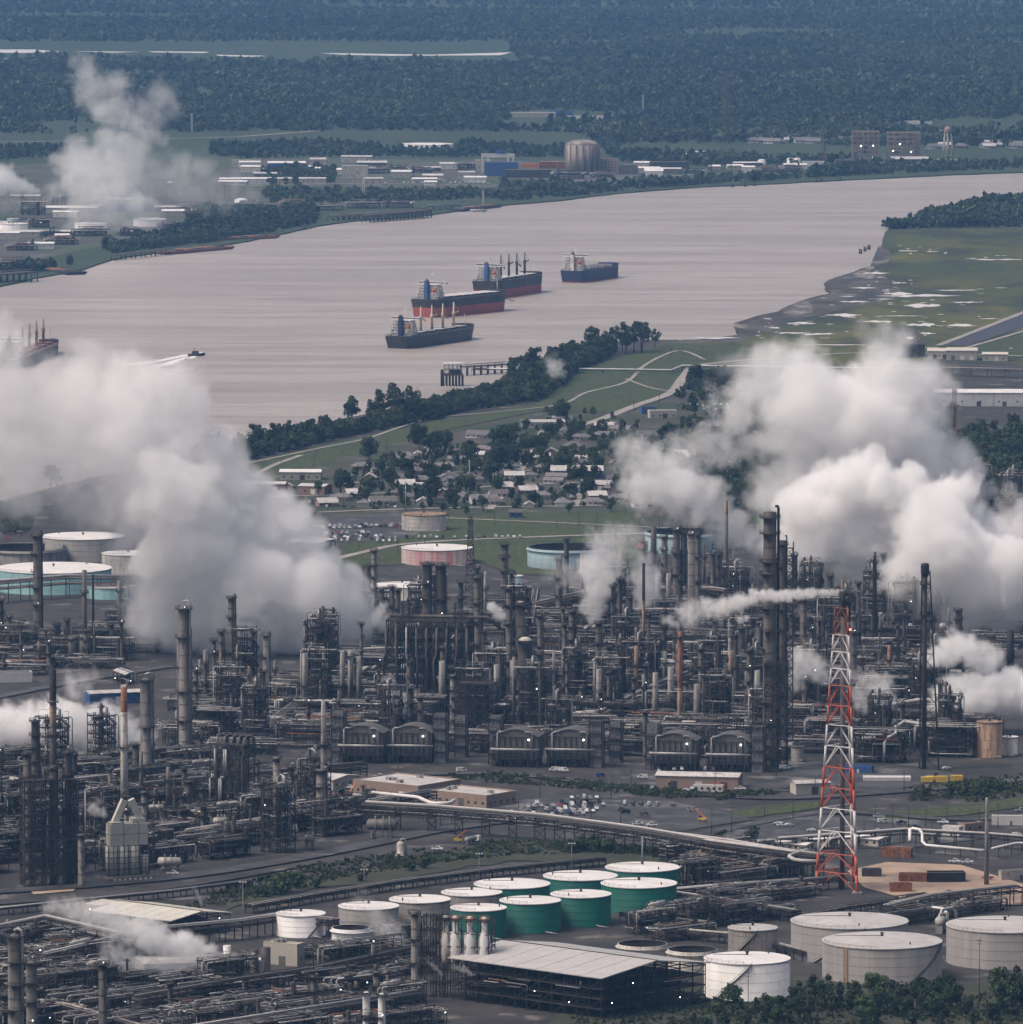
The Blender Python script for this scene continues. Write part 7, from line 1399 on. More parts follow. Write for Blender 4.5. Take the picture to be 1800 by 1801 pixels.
# ---------------- single vessels that stand out ----------------
def hvessel(u, v, wpx, hpx, m, label, rz=0, z0=2.0):
    P = gp(u, v); s = sc(v); R = hpx/2*s; L = wpx*s; t = root('horizontal_vessel', P, rz, label, 'pressure vessel', 'horizontal pressure vessels'); b = MB(); drum(b, 0, 0, z0+R, L-R, R, 0, 18); b.build('shell', m, t)
    for x in (-L*.3, L*.3): g = MB(); g.box(x, 0, 0, .8, R*1.5, z0+.4); g.build('saddle', 'concrete', t)
    for x in (-L*.2, L*.05, L*.25): g = MB(); g.tube(bend([(x, 0, z0+2*R-.2), (x, 0, z0+2*R+1.4), (x+.5, -R*1.2, z0+2*R+1.4), (x+.5, -R*1.2, 0)]), .22, 6); g.build('nozzle_pipe', 'silver', t)
    g = MB(); sqrail(g, -L*.4, L*.4, -R*.6, R*.6, z0+2*R+.1); g.build('handrail', 'steel_dark', t); FOOT.append((P.x, P.y, L*.5))
hvessel(299, 1530, 44, 16, 'dirty_white', 'long grey tank with white rounded end right of the cream heater', radians(-8)); hvessel(277, 1440, 36, 12, 'dirty_white', 'white drum behind the cream heater', radians(5), 4)
hvessel(672, 1474, 56, 20, 'shell_grey', 'large dark drum with white end at the head of the trestle', radians(-10), 4); hvessel(388, 1474, 26, 12, 'dirty_white', 'pale drum high on steelwork under the looped steel tower', 0, 7)
hvessel(515, 1478, 22, 10, 'silver', 'silver drum on steelwork left of the thick looped column', 0, 4); hvessel(545, 1492, 20, 14, 'silver', 'round silver drum above the left road', 0, 3); hvessel(1655, 1640, 22, 18, 'roof_grey', 'short white drum between the big grey tanks', radians(60), 3)
hvessel(1128, 985, 20, 15, 'rust', 'rusty orange vessel beside the central steam', radians(70), 6); hvessel(1606, 1112, 18, 11, 'white_paint', 'white drum left of the black flare stack', 0, 2); hvessel(1662, 1112, 20, 11, 'white_paint', 'white drum right of the black flare stack', 0, 2)
hvessel(842, 362+12, 30, 5, 'silver', 'silver drum by the far tank barge', 0, 1)
column(1214, 1508, 1550, 16, 'shell_grey', 'squat grey drum at the left end of the derrick trestle', 1, 'dome', 1, 'roof_grey'); column(108, 1340, 1400, 9, 'shell_grey', 'short grey column behind the blackish steel framing', 2, 'flat', 0)
column(705, 1478, 1505, 14, 'dirty_white', 'short white drum under the trestle head', 0, 'dome', 1, 'silver'); column(447, 1668, 1712, 17, 'shell_dark', 'left of two dark brown squat tanks by the bin building', 0, 'flat', 0); column(468, 1665, 1710, 17, 'shell_dark', 'right of two dark brown squat tanks by the bin building', 0, 'flat', 0)
column(400, 1662, 1696, 14, 'white_paint', 'small white upright drum right of the drifting steam', 0, 'flat', 0)
def loop_line(pts, R, m, label, z0=0):
    """a fat elbowed pipe given as (photo u, v of the ground below, height)"""
    P = [gp(u, v) for u, v, h in pts]; O = P[0].copy(); t = root('elbowed_pipe', O, 0, label, 'pipe', 'fat elbowed pipes'); pp = [(p.x-O.x, p.y-O.y, h) for p, (u, v, h) in zip(P, pts)]; g = MB(); g.tube(bend(pp, 2.2), R, 10); g.build('pipe', m, t)
    for i in range(len(pp)-1):
        a, b_ = Vector(pp[i]), Vector(pp[i+1]); n = int((b_-a).length/8)
        if abs(a.z-b_.z) > 2: continue
        for j in range(n): p = a.lerp(b_, (j+.5)/n); g = MB(); g.beam((p.x, p.y, 0), (p.x, p.y, p.z-R), .35); g.beam((p.x-1, p.y, p.z-R), (p.x+1, p.y, p.z-R), .3); g.build('support', 'steel_dark', t)
loop_line([(1225, 1520, 2), (1225, 1520, 11), (1250, 1524, 12.5), (1400, 1545, 12.5), (1425, 1540, 12), (1385, 1550, 12), (1400, 1556, 11.5), (1440, 1558, 11.5)], .85, 'roof_grey', 'fat white elbowed pipe just left of the red derrick legs')
loop_line([(1535, 1320, 12), (1560, 1330, 12), (1590, 1315, 14), (1675, 1328, 14), (1676, 1328, 2)], .9, 'roof_grey', 'fat pale pipe with elbows in front of the black flare stack'); loop_line([(1555, 1345, 2), (1555, 1345, 14), (1575, 1345, 16), (1575, 1330, 16)], .7, 'roof_grey', 'pale upright elbow pipe left of the black flare stack')
loop_line([(1640, 1622, 7), (1665, 1626, 7), (1668, 1630, 2)], .6, 'roof_white', 'white looped pipe between the big grey tanks'); loop_line([(1652, 1636, 1), (1652, 1636, 9), (1680, 1630, 9), (1682, 1630, 3)], .6, 'roof_white', 'tall white looped pipe left of the rightmost grey tank')
loop_line([(1600, 1500, 6), (1600, 1492, 10), (1622, 1496, 10), (1622, 1500, 4), (1730, 1510, 4)], .7, 'roof_white', 'white stepped pipe behind the sandy yard'); loop_line([(655, 1425, 9), (735, 1437, 10), (760, 1452, 11), (790, 1452, 11), (800, 1446, 11)], .9, 'roof_white', 'fat white pipe with a loop at the head of the trestle')
loop_line([(1745, 1510, 5), (1790, 1500, 5), (1860, 1505, 5)], .6, 'roof_white', 'white pipe at the right edge behind the sandy yard'); loop_line([(395, 1430, 4), (395, 1430, 16), (405, 1430, 26)], .6, 'silver', 'silver upright line at the foot of the looped tower')
for u, v in [(130, 1575), (60, 1578)]: pass
# fill the process areas on their own grids
def area(poly, rz, sx, sy, seed, wts, sc_=(.9, 1.15), skip=.04):
    r = random.Random(seed); P = [tuple(gp(*q))[:2] for q in poly]; c, s_ = cos(rz), sin(rz)
    cx = sum(p[0] for p in P)/len(P); cyy = sum(p[1] for p in P)/len(P); ext = max(hypot(p[0]-cx, p[1]-cyy) for p in P)
    for i in range(int(-ext/sx)-1, int(ext/sx)+2):
        for j in range(int(-ext/sy)-1, int(ext/sy)+2):
            a, b_ = i*sx+r.uniform(-2, 2), j*sy+r.uniform(-2, 2); x, y = cx+a*c-b_*s_, cyy+a*s_+b_*c
            if not inpoly(x, y, P) or r.random() < skip: continue
            u, v = px((x, y, 0))
            if busy(Vector((x, y, 0)), 12) or not (-60 < u < 1860): continue
            k = r.choices(list(wts), list(wts.values()))[0]; put_unit(u, v, k, r.randint(0, 9), rz+(pi if r.random() < .5 else 0), r.uniform(*sc_)); FOOT.append((x, y, 4))
FOOT += TANKFOOT
MIX = {'frame': 5, 'tower': 4, 'low': 5, 'columns': 3, 'cooler': 2, 'exch': 4}
area([(330, 1335), (330, 1215), (600, 1180), (1000, 1165), (1700, 1165), (1700, 1335), (1400, 1345), (1100, 1332), (600, 1322)], CENTRAL, 33, 30, 1, MIX)
area([(600, 1180), (640, 1090), (1700, 1085), (1700, 1165), (1000, 1165)], CENTRAL, 37, 56, 2, MIX, (.9, 1.2)); area([(640, 1085), (680, 1055), (900, 1050), (1200, 1010), (1700, 1010), (1700, 1080)], CENTRAL, 38, 85, 3, {'low': 6, 'columns': 1, 'exch': 1}, (.7, .9), .15)
area([(-40, 1190), (-40, 1105), (230, 1100), (320, 1150), (200, 1175)], CENTRAL, 33, 42, 4, {'low': 5, 'exch': 2, 'frame': 1, 'columns': 2}, (.8, 1.0), .1)
area([(-40, 1545), (-40, 1330), (120, 1350), (330, 1345), (470, 1370), (620, 1385), (700, 1410), (700, 1440), (560, 1490), (330, 1525), (120, 1545)], GRID, 30, 27, 5, MIX, (.8, 1.05))
area([(-60, 1860), (-60, 1640), (140, 1640), (230, 1690), (400, 1680), (640, 1715), (740, 1760), (760, 1860)], GRID, 29, 24, 6, {'frame': 3, 'tower': 1, 'low': 9, 'columns': 1, 'cooler': 1, 'exch': 5}, (.75, .95))
area([(1195, 1500), (1420, 1505), (1440, 1545), (1200, 1575)], GRID, 26, 22, 7, {'low': 5, 'frame': 2, 'exch': 2}, (.8, .95)); area([(1540, 1600), (1740, 1585), (1790, 1605), (1650, 1625), (1600, 1640)], GRID, 24, 20, 8, {'low': 5, 'frame': 1, 'exch': 2}, (.7, .85))
area([(1080, 1600), (1200, 1570), (1400, 1575), (1390, 1620), (1290, 1625), (1230, 1655), (1080, 1640)], GRID, 24, 20, 9, {'low': 5, 'exch': 3, 'frame': 1}, (.7, .9)); area([(1710, 925), (1710, 895), (1860, 885), (1860, 930)], CENTRAL, 28, 45, 10, MIX)
area([(1500, 1335), (1520, 1265), (1690, 1265), (1690, 1330)], CENTRAL, 29, 24, 11, MIX); area([(1700, 1165), (1700, 1080), (1860, 1080), (1860, 1165)], CENTRAL, 34, 50, 12, {'low': 5, 'exch': 3, 'columns': 2})

area([(500, 1655), (600, 1640), (740, 1640), (740, 1740), (560, 1700)], GRID, 24, 20, 21, {'low': 5, 'exch': 2, 'frame': 1}, (.7, .9)); area([(640, 1480), (700, 1470), (820, 1478), (700, 1500)], GRID, 26, 24, 22, {'low': 3, 'exch': 1}, (.6, .8))
# ---------------- pipe racks ----------------
def rack(pts, wid, h, label, pipes, tiers=2, step=9, truss=False, m='steel_dark', z0=0, group='pipe racks'):
    """pts: photo pixels at ground; pipes: list of (offset -1..1, tier height fraction, radius, material)"""
    P = [gp(*q) for q in pts]; O = P[0].copy(); t = root('pipe_rack', O, 0, label, 'pipe rack', group); Q = [p-O for p in P]
    for i in range(len(Q)-1):
        a, b_ = Q[i], Q[i+1]; d = b_-a; L = d.length; d.normalize(); n = Vector((-d.y, d.x, 0)); k = max(1, int(L/step)); bent = None; ang = atan2(d.y, d.x)
        for j in range(k+(i == len(Q)-2)):
            p = a+d*(L*j/k)
            if bent is None:
                g = MB(); w2 = wid/2
                for sgn in (-1, 1): g.beam((0, sgn*w2, 0), (0, sgn*w2, h+.6), .4)
                for q in range(1, tiers+1): g.beam((0, -w2-.8, h*(.45+.55*q/tiers)), (0, w2+.8, h*(.45+.55*q/tiers)), .4)
                if truss: g.beam((0, -w2, h*.1), (0, w2, h*.5), .25); g.beam((0, w2, h*.1), (0, -w2, h*.5), .25)
                bent = g.build('bent', m, t); o = bent
            else: o = bent.copy(); S.collection.objects.link(o)
            o.location = p; o.rotation_euler = (0, 0, ang)
        g = MB()
        for sgn in (-1, 1):
            for q in range(1, tiers+1):
                z = h*(.45+.55*q/tiers); g.beam(a+n*sgn*wid/2+Vector((0, 0, z)), b_+n*sgn*wid/2+Vector((0, 0, z)), .32)
            if truss:
                kk = max(2, int(L/3.2))
                for j in range(kk):
                    za, zb = h*.72, h
                    if j % 2: za, zb = zb, za
                    g.beam(a+d*(L*j/kk)+n*sgn*wid/2+Vector((0, 0, za)), a+d*(L*(j+1)/kk)+n*sgn*wid/2+Vector((0, 0, zb)), .25)
                g.beam(a+n*sgn*wid/2+Vector((0, 0, h+1.2)), b_+n*sgn*wid/2+Vector((0, 0, h+1.2)), .12)
        g.build('stringer', m, t)
    for off, tf, R, pm in pipes:
        pp = []
        for i, q in enumerate(Q):
            d = (Q[min(i+1, len(Q)-1)]-Q[max(0, i-1)]).normalized(); n = Vector((-d.y, d.x, 0)); pp.append(tuple(q+n*off*wid/2+Vector((0, 0, h*tf+R+.25))))
        g = MB(); g.tube(pp, R, 8 if R > .4 else 6); g.build('pipe', pm, t)
    return t
def mixpipes(r, n, tiers=(.725, 1.0), big=.35):
    return [(-1+2*(i+.5)/n, t_, r.uniform(.12, big), r.choice(PM)) for t_ in tiers for i in range(n)]
R_ = random.Random(5)
rack([(640, 1455), (760, 1462), (950, 1478), (1125, 1502), (1260, 1526), (1440, 1550)], 7, 11, 'long sloping trestle with fat white pipe crossing above the scrub', mixpipes(R_, 6)+[(.75, 1.06, .62, 'roof_grey'), (-.3, 1.06, .4, 'pipe_dull')], 3, 13, True)
rack([(1180, 1505), (1280, 1518), (1440, 1545)], 6, 10, 'pipe trestle with fat white pipe ending at the red derrick leg', [(0, 1.05, .6, 'roof_grey')]+mixpipes(R_, 4), 2, 8)
rack([(1170, 1585), (1290, 1575), (1480, 1562)], 5, 5, 'low rack with white pipes left of the red derrick foot', [(-.5, 1, .4, 'silver'), (.4, 1, .45, 'roof_grey')]+mixpipes(R_, 4), 2, 7)
rack([(1560, 1625), (1640, 1606), (1790, 1590)], 6, 8, 'rack of white pipes behind the rightmost big grey tank', [(.5, 1, .45, 'roof_grey')]+mixpipes(R_, 5), 2, 7)
rack([(1400, 1622), (1490, 1605), (1600, 1590)], 4, 3, 'low braced conveyor like pipe bridge behind the big grey tanks', mixpipes(R_, 3), 2, 6, True)
rack([(1370, 1498), (1590, 1482), (1740, 1490), (1860, 1500)], 3, 6, 'low rack with flat white pipe along the parking area', [(0, 1, .6, 'roof_grey'), (.6, 1, .3, 'silver')], 2, 8)
rack([(-30, 1668), (80, 1645), (200, 1672), (330, 1690)], 5, 8, 'rack running behind the drifting steam at bottom left', [(.4, 1, .5, 'roof_grey')]+mixpipes(R_, 5), 2, 8)
rack([(75, 1712), (160, 1692), (250, 1668), (420, 1652), (500, 1640), (590, 1650)], 5, 8, 'bottom left rack with a long bright white pipe', [(-.4, 1.05, .5, 'roof_grey')]+mixpipes(R_, 5), 2, 8)
rack([(240, 1790), (400, 1762), (560, 1738), (740, 1700)], 6, 9, 'wide rack climbing right across the bottom left pipework', mixpipes(R_, 8), 3, 8)
rack([(300, 1850), (480, 1822), (740, 1780)], 6, 8, 'lowest rack along the bottom edge of the view', mixpipes(R_, 7)+[(.7, 1.05, .5, 'roof_grey')], 2, 8)
rack([(-30, 1780), (120, 1802), (250, 1840)], 6, 8, 'rack slanting down in the bottom left corner', mixpipes(R_, 6), 2, 8)
rack([(1100, 1620), (1180, 1650), (1300, 1660), (1420, 1690)], 5, 4, 'low rack between the open topped tanks and grey tanks', mixpipes(R_, 6), 2, 7)
rack([(1120, 1580), (1260, 1600), (1400, 1622)], 5, 5, 'rack right of the green tanks', mixpipes(R_, 6)+[(0, 1.05, .4, 'roof_grey')], 2, 7)
rack([(440, 1606), (560, 1585), (700, 1563), (880, 1540), (1060, 1522)], 5, 3.5, 'low pipe rack running behind the green and white tanks', mixpipes(R_, 6)+[(.3, 1.05, .3, 'silver')], 2, 7)
rack([(-30, 1612), (120, 1596), (300, 1578), (440, 1560)], 4, 3, 'low rack between the left road and the cream roofed shed', mixpipes(R_, 5), 1, 7)
rack([(330, 1492), (480, 1468), (640, 1440), (760, 1420)], 6, 8, 'rack with white pipes behind the left road', mixpipes(R_, 6)+[(.2, 1.05, .5, 'roof_grey')], 3, 9)
rack([(-30, 1455), (90, 1440), (250, 1412), (420, 1395), (640, 1375)], 6, 9, 'rack behind the cream heater and looped steel tower', mixpipes(R_, 6)+[(.2, 1.05, .5, 'silver')], 3, 9)
rack([(560, 1640), (700, 1625), (860, 1640)], 4, 5, 'rack behind the open topped tall white tank', mixpipes(R_, 5), 2, 7)
rack([(1050, 1285), (1150, 1235), (1330, 1165), (1340, 1120)], 8, 9, 'diagonal rack of pale pipes left of the giant dark column', mixpipes(R_, 8)+[(0, 1.05, .5, 'roof_grey'), (.5, 1.05, .4, 'silver')], 3, 12)
rack([(900, 1100), (1000, 1075), (1060, 1062), (1250, 1062), (1440, 1085)], 7, 9, 'rear rack with pale looping pipes left of central steam', mixpipes(R_, 7)+[(.3, 1.05, .6, 'silver')], 3, 12)
rack([(330, 1300), (460, 1296), (590, 1300)], 7, 9, 'rack behind the leftmost heater', mixpipes(R_, 6), 3, 9)
rack([(640, 1175), (820, 1170), (1000, 1182), (1300, 1205), (1700, 1215)], 8, 10, 'long rack through the middle of the dark plant', mixpipes(R_, 9)+[(.2, 1.05, .6, 'silver')], 3, 12)
rack([(850, 1135), (1100, 1130), (1400, 1145), (1750, 1150)], 8, 10, 'long rear rack crossing behind the giant dark column', mixpipes(R_, 9), 3, 12)
rack([(1530, 1290), (1620, 1275), (1760, 1285)], 7, 12, 'rack with elbowed fat white pipe below the black flare', [(.2, 1.05, .9, 'roof_grey')]+mixpipes(R_, 5), 3, 9)
rack([(1640, 660), (1740, 662), (1900, 668)], 10, 7, 'long dark rack in front of the white warehouse at far right', mixpipes(R_, 8), 2, 16)
rack([(-30, 1062), (120, 1050), (230, 1052)], 10, 12, 'rack in front of the wide teal tank', mixpipes(R_, 8)+[(0, 1.05, .9, 'silver')], 2, 14)
rack([(920, 1155), (930, 1112), (938, 1060)], 7, 9, 'rack running away from view behind the fat domed vessel', mixpipes(R_, 7), 3, 14)
rack([(490, 1290), (560, 1240), (620, 1205)], 7, 9, 'rack running away behind the pale stacks at left', mixpipes(R_, 7), 3, 12)
rack([(1240, 1330), (1250, 1270), (1256, 1210)], 7, 9, 'rack running away just left of the giant dark column', mixpipes(R_, 7), 3, 14)
rack([(830, 655), (1000, 655), (1180, 658), (1200, 650), (1420, 652), (1640, 656)], 3, 2.5, 'long thin white pipeline crossing the levee grass', [(0, 1, .7, 'roof_white'), (.8, .9, .3, 'silver')], 1, 30)

# slender columns and vents standing among the units
def extra_columns(poly, n, seed, hp, wp, mats=('shell_dark', 'shell_dark', 'shell_grey', 'steel_grey', 'shell_dark')):
    r = random.Random(seed); P = [tuple(gp(*q))[:2] for q in poly]; us = [q[0] for q in poly]; vs = [q[1] for q in poly]; k = 0
    while k < n:
        u, v = r.uniform(min(us), max(us)), r.uniform(min(vs), max(vs)); p = gp(u, v)
        if not inpoly(p.x, p.y, P) or any((p.x-x)**2+(p.y-y)**2 < (q+1)**2 for x, y, q in TANKFOOT): continue
        k += 1; h = r.uniform(*hp); w = r.uniform(*wp); m = r.choice(mats)
        if r.random() < .3: stack(u, v-h, v, w*.6, w*.8, None, [(0, r.choice(('concrete', 'shell_grey', 'black', 'rusty_brown')))], (.3,), 'vents among the units', 'vent_stack', 'vent stack'); d = 'thin vent stack among units'
        else: column(u, v-h, v, w, m, None, r.randint(2, 4), r.choice(('dome', 'flat')), r.choice((0, 1, 1)), r.choice(('silver', 'steel_grey', 'pipe_dull')), group='columns among the units'); d = {'shell_dark': 'dark', 'shell_grey': 'grey', 'steel_grey': 'steel grey'}[m]+' slender process column'
        TOLABEL.append((S.objects[-1] if False else LASTROOT[0], d, (u, v)))
extra_columns([(600, 1300), (600, 1120), (1700, 1110), (1700, 1300)], 70, 5, (55, 120), (5, 11)); extra_columns([(640, 1110), (640, 1050), (1700, 1050), (1700, 1110)], 34, 6, (50, 110), (5, 10))
extra_columns([(1430, 1200), (1430, 1060), (1690, 1060), (1690, 1200)], 22, 15, (45, 100), (5, 10)); extra_columns([(640, 1300), (640, 1180), (1340, 1180), (1340, 1300)], 34, 16, (60, 130), (5, 10)); extra_columns([(330, 1320), (340, 1200), (600, 1190), (600, 1320)], 14, 7, (50, 90), (5, 10)); extra_columns([(-10, 1520), (-10, 1360), (620, 1400), (600, 1460), (300, 1520)], 26, 8, (40, 100), (5, 12)); extra_columns([(-10, 1180), (-10, 1120), (230, 1120), (230, 1170)], 12, 9, (40, 80), (5, 10))
extra_columns([(-10, 1830), (-10, 1700), (700, 1720), (720, 1800)], 16, 10, (30, 60), (6, 12)); extra_columns([(1500, 1330), (1510, 1270), (1690, 1270), (1690, 1320)], 7, 11, (40, 70), (5, 9)); extra_columns([(1060, 1060), (1060, 1020), (1340, 1020), (1340, 1060)], 14, 12, (50, 90), (5, 9))
# ---------------- steam ----------------
def Yv(v): return gp(900, v).y
steam('largest steam plume, drifting left from the big dark steel structure', [[(674, 1092, 18, 1), (650, 1084, 42, 1), (612, 1074, 66, 1), (565, 1056, 82, 1), (490, 1025, 112, 1), (400, 990, 135, 1), (320, 930, 140, 1), (280, 840, 128, .92), (220, 740, 120, .8), (110, 700, 88, .7), (-40, 660, 110, .66)],
    [(370, 880, 80, 1), (210, 850, 95, .8), (80, 820, 105, .68), (-60, 790, 120, .62)], [(290, 1060, 75, .9), (420, 1085, 75, .95), (520, 1105, 60, 1), (600, 1110, 40, 1)], [(60, 660, 55, .45), (0, 640, 55, .4)], [(645, 1062, 24, 1), (570, 990, 42, 1), (480, 920, 55, 1), (410, 850, 55, .98), (350, 775, 58, .9), (290, 695, 60, .8), (210, 660, 55, .65)], [(40, 850, 60, .55), (150, 860, 55, .6), (250, 930, 62, .85)]], voxel=1.6, edge=1.35, dens=.075, warp=.52, depth=Yv(1150), seed=3, name='steam_plume')
steam('tall faded steam cloud rising over the far left bank', [[(230, 415, 42, .6), (210, 350, 75, .68), (140, 320, 70, .6), (210, 280, 62, .62), (240, 230, 45, .6), (195, 180, 46, .62), (150, 135, 34, .55)], [(240, 215, 35, .5), (295, 175, 34, .45)], [(290, 310, 50, .5), (370, 330, 45, .42), (425, 350, 32, .35)], [(90, 250, 60, .35)], [(220, 430, 34, .45), (212, 455, 22, .4)]], voxel=2.6, edge=1.4, dens=.055, depth=Yv(410), seed=5)
steam('bright little steam puff at the far left edge', [[(64, 336, 8, 1), (30, 326, 20, 1), (-20, 320, 34, 1)], [(55, 362, 8, .6), (0, 360, 16, .7)]], voxel=2.2, depth=Yv(385), seed=6)
steam('vast pale steam cloud behind the right side of the plant', [[(1742, 868, 16, .9), (1690, 848, 45, .9), (1610, 805, 95, 1), (1520, 750, 118, .97), (1430, 715, 100, .85), (1340, 670, 75, .7), (1290, 650, 38, .4)], [(1600, 710, 78, .85), (1540, 665, 78, .75), (1560, 615, 45, .6), (1530, 585, 28, .45)], [(1410, 850, 75, .8), (1390, 780, 70, .75)], [(1640, 880, 80, .9), (1560, 920, 80, .85), (1470, 940, 60, .75)]], voxel=2.0, edge=1.4, depth=Yv(985), seed=7)
steam('crisp white billowing steam in front of the vast pale cloud', [[(1700, 955, 60, 1), (1620, 905, 85, 1), (1540, 868, 82, 1), (1490, 838, 50, 1), (1435, 900, 60, .95)], [(1610, 850, 36, 1), (1590, 835, 26, 1)], [(1400, 950, 55, .75), (1470, 945, 70, .75), (1560, 965, 70, .85), (1480, 1000, 36, .5)]], voxel=1.5, depth=Yv(1045), seed=8, edge=1.2, dens=.14, warp=.5)
steam('thick steam bank at the right edge behind the black flare stack', [[(1830, 1050, 70, .95), (1770, 1000, 110, 1), (1690, 975, 105, 1), (1630, 1010, 70, .85)], [(1700, 1060, 52, .9), (1800, 1080, 40, .95)], [(1800, 930, 50, .8), (1760, 900, 25, .5)]], voxel=1.8, edge=1.3, dens=.1, depth=Yv(1125), seed=9)
steam('ragged steam left of the vast pale cloud, over the tall concrete stack', [[(1300, 935, 24, .9), (1270, 900, 36, .85), (1220, 865, 56, .85), (1160, 840, 56, .78), (1110, 795, 40, .65)], [(1190, 800, 42, .6), (1250, 785, 40, .55), (1300, 790, 36, .5)], [(1250, 930, 25, .7), (1325, 950, 25, .8)]], voxel=1.4, edge=1.1, dens=.1, depth=Yv(1030), seed=10)
steam('flat streamer of white steam trailing left from the red derrick top', [[(1472, 1041, 6, 1), (1430, 1043, 9, 1), (1380, 1046, 11, 1), (1330, 1048, 12, .9), (1290, 1062, 18, .75), (1240, 1070, 22, .65), (1205, 1080, 24, .55)]], voxel=.7, dens=.4, depth=Yv(1563), seed=11, big=6)
steam('central steam cloud rising between the thin stacks', [[(1046, 1088, 16, 1), (1046, 1050, 24, 1), (1050, 1010, 36, .85), (1060, 975, 42, .65), (1100, 945, 34, .5)], [(1010, 1010, 26, .55), (975, 1000, 22, .4)], [(1135, 1060, 26, .8), (1140, 1020, 28, .8), (1120, 975, 24, .5)], [(1160, 1085, 20, .7)]], voxel=1.1, edge=1.2, dens=.12, depth=Yv(1125), seed=12)
steam('short white streamer at the black flare stack head', [[(1622, 990, 4, 1), (1602, 985, 6, .95), (1580, 984, 7, .7)]], voxel=.6, dens=.4, depth=Yv(1352), seed=13, big=4)
for i, (lab, st, vb, vx) in enumerate([('small white puff right of the twin dark towers', [[(880, 1080, 12, 1), (866, 1070, 13, 1)]], 1170, .8), ('wisp rising in front of the first two arched heaters', [[(704, 1242, 13, 1), (694, 1222, 14, .9), (684, 1198, 14, .6)]], 1300, .8),
    ('white puff right of the fat domed vessel', [[(960, 1192, 8, 1), (948, 1184, 10, 1)]], 1215, .8), ('puff on the column top left of the rusty red stack', [[(1190, 1098, 7, 1), (1172, 1088, 10, .8)]], 1228, .8), ('puff on the column left of the giant column', [[(1312, 1088, 6, 1), (1300, 1090, 8, .9)]], 1205, .7),
    ('steam left of the red derrick middle', [[(1440, 1185, 22, .75), (1415, 1160, 26, .75), (1395, 1200, 22, .6)]], 1290, 1.1), ('steam right of the red derrick middle', [[(1560, 1225, 22, .8), (1540, 1205, 24, .7), (1510, 1195, 20, .5), (1516, 1245, 14, .8)]], 1300, 1.0),
    ('thick steam right of the black flare stack, at the right edge', [[(1640, 1150, 22, .9), (1680, 1140, 30, .9), (1740, 1160, 26, .8)], [(1840, 1215, 45, 1), (1780, 1215, 42, .95), (1720, 1225, 45, .95), (1670, 1215, 40, .9), (1680, 1262, 36, .9)]], 1290, 1.2),
    ('low steam behind the cream stack at the left edge', [[(250, 1320, 30, .85), (190, 1285, 45, .85), (120, 1270, 50, .8), (50, 1275, 40, .85), (-20, 1285, 40, 1)], [(130, 1210, 26, .55), (160, 1190, 18, .4)], [(300, 1335, 24, .65)]], 1345, 1.1),
    ('steam drifting left over the bottom left pipework', [[(445, 1717, 7, 1), (400, 1700, 18, 1), (355, 1678, 25, 1), (310, 1660, 28, .95), (260, 1645, 30, .88), (200, 1622, 29, .8), (140, 1602, 24, .7), (88, 1598, 18, .62)], [(330, 1700, 22, .85), (260, 1704, 22, .8), (190, 1675, 24, .65)]], 1738, .8),
    ('thin steam between the white walled tanks', [[(700, 1655, 22, .7), (672, 1630, 24, .55), (630, 1575, 20, .35)]], 1690, .9), ('faint steam wisp over the near river bank trees', [[(985, 655, 14, .6), (968, 642, 16, .6), (972, 628, 12, .4)]], 700, 1.2), ('faint steam wisp below the gravel road', [[(1262, 740, 9, .6), (1250, 715, 11, .6), (1258, 690, 10, .5), (1245, 672, 10, .4)]], 790, 1.1),
    ('tiny steam wisp at the left wall of the big shed', [[(776, 1712, 3, 1), (764, 1698, 5, .8), (752, 1690, 4, .6)]], 1760, .5), ('small steam wisp at the front wall of the big shed', [[(830, 1712, 4, 1), (815, 1703, 6, .85), (798, 1700, 6, .7)]], 1770, .5), ('steam wisp by the far right column cluster', [[(1790, 880, 14, .6), (1770, 860, 16, .5)]], 940, 1.2),
    ('wisp inside the dark framing left of the cream heater', [[(180, 1428, 9, .9), (162, 1422, 10, .8), (176, 1408, 8, .6)]], 1500, .7), ('wisp curling beside the leftmost road', [[(356, 1590, 4, .8), (350, 1575, 5, .7), (340, 1560, 5, .6)]], 1605, .5)]):
    steam(lab, st, voxel=vx, depth=Yv(vb), seed=20+i, dens=.25)
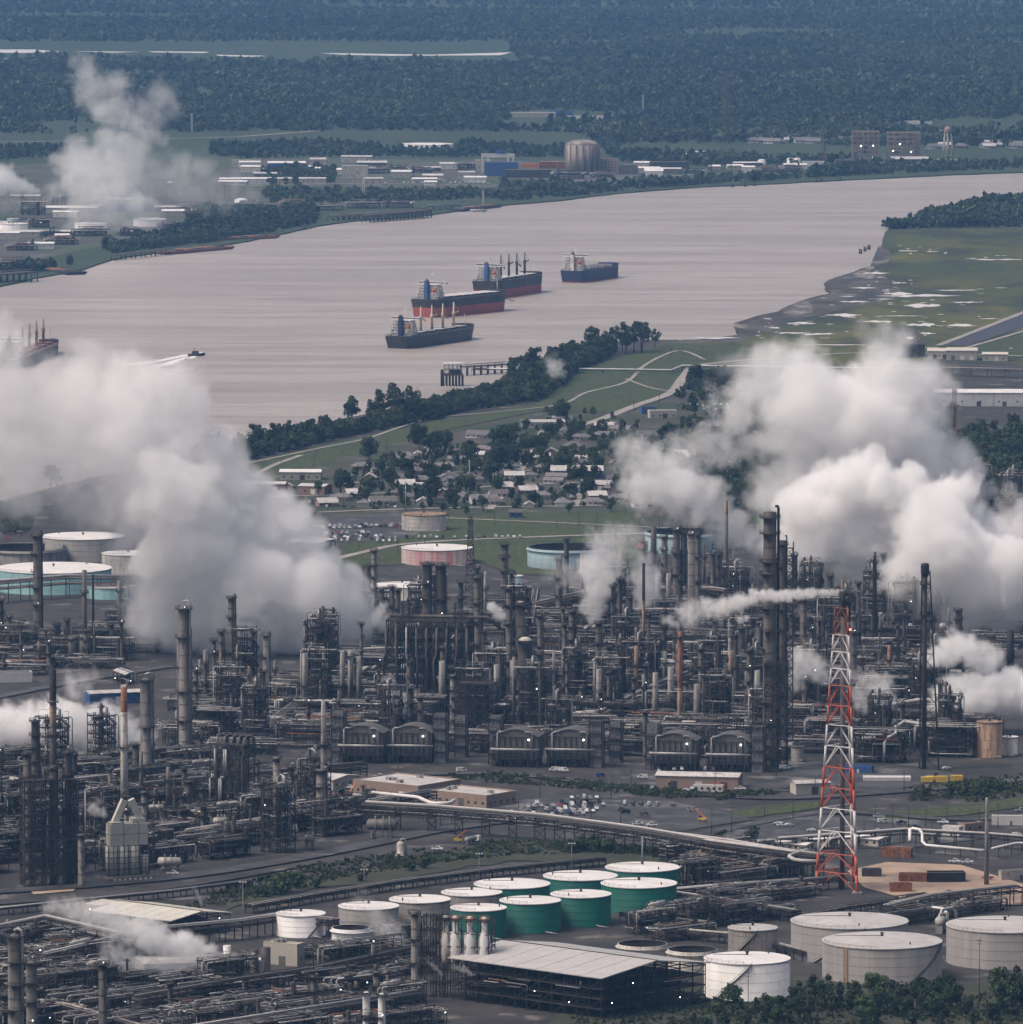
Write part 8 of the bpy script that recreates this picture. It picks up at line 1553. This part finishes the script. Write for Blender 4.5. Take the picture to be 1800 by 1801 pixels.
# ---------------- labels for the things that repeat ----------------
LM = [(220, 1440, 'the rusty cream stack'), (325, 1346, 'the tallest left column'), (757, 1252, 'the twin dark towers'), (924, 1262, 'the fat domed vessel'), (1353, 1352, 'the giant dark column'), (1481, 1563, 'the red and white derrick'), (1625, 1352, 'the black flare stack'), (1740, 1330, 'the brown tank'),
      (824, 1412, 'the tan office block'), (1230, 1384, 'the long tan warehouse'), (1735, 1556, 'the concrete pole stack'), (1030, 1740, 'the big open shed'), (280, 1625, 'the cream roofed shed'), (410, 1432, 'the looped steel tower'), (530, 1640, 'the leftmost white tank'), (1551, 1717, 'the frontmost grey tank'), (1314, 1750, 'the white stair tank'),
      (1022, 1620, 'the front green tank'), (769, 989, 'the pink tank'), (1002, 995, 'the open blue tank'), (746, 930, 'the rusty roofed tank'), (95, 1036, 'the wide teal tank'), (470, 864, 'the grey metal warehouse'), (955, 752, 'the long levee building'), (1015, 840, 'the blue fronted store'), (1740, 712, 'the large white warehouse'),
      (797, 678, 'the loading platform'), (1025, 306, 'the round reactor'), (1589, 287, 'the brown power units'), (1667, 286, 'the water tower'), (625, 313, 'the white far block'), (264, 397, 'the far white tank'), (882, 309, 'the blue far building'), (28, 1840, 'the bottom left column'), (730, 1752, 'the silo side column'), (1132, 1155, 'the thin rusty stack'), (1277, 1048, 'the tall concrete stack'), (565, 1452, 'the thick looped column')]
ORD = ['nearest one', 'second one', 'third one', 'fourth one', 'fifth one', 'sixth one', 'seventh one', 'eighth one', 'ninth one', 'tenth one', 'eleventh one', 'twelfth one'] + [f'{a}{b} one' for a, b in ((13, 'th'), (14, 'th'), (15, 'th'), (16, 'th'), (17, 'th'), (18, 'th'), (19, 'th'), (20, 'th'), (21, 'st'), (22, 'nd'), (23, 'rd'), (24, 'th'), (25, 'th'))]
for o in S.objects:
    if o.parent is None and o.get('category') == 'pipe rack' and False: pass
bucket = {}
for o, desc, (u, v) in TOLABEL:
    if u < -5 or u > 1805 or v > 1830:
        pass
    best = sorted(LM, key=lambda q: hypot(q[0]-u, (q[1]-v)*2.2))[0]; du, dv = u-best[0], (v-best[1])*2.2
    d = ('left of' if du < 0 else 'right of') if abs(du) > abs(dv) else ('behind' if dv < 0 else 'in front of')
    bucket.setdefault((desc, d, best[2]), []).append((hypot(du, dv), o))
for (desc, d, lm), L in bucket.items():
    L.sort(key=lambda q: q[0])
    for i, (_, o) in enumerate(L):
        o['label'] = (f'{desc}, {d} {lm}' if len(L) == 1 else f'{desc}, {ORD[min(i, 24)]} {d} {lm}')
# ---------------- haze ----------------
volmat('haze', (.25, .53, 1.0), 1.0, .0)
hz = MB(); hz.box(0, 25000, -4, 20000, 56000, 540); ho = hz.build('haze'); ho.data.materials.append(M['haze']); ho['kind'] = 'stuff'
M['haze'].node_tree.nodes['Principled Volume'].inputs['Density'].default_value = 2.35e-5
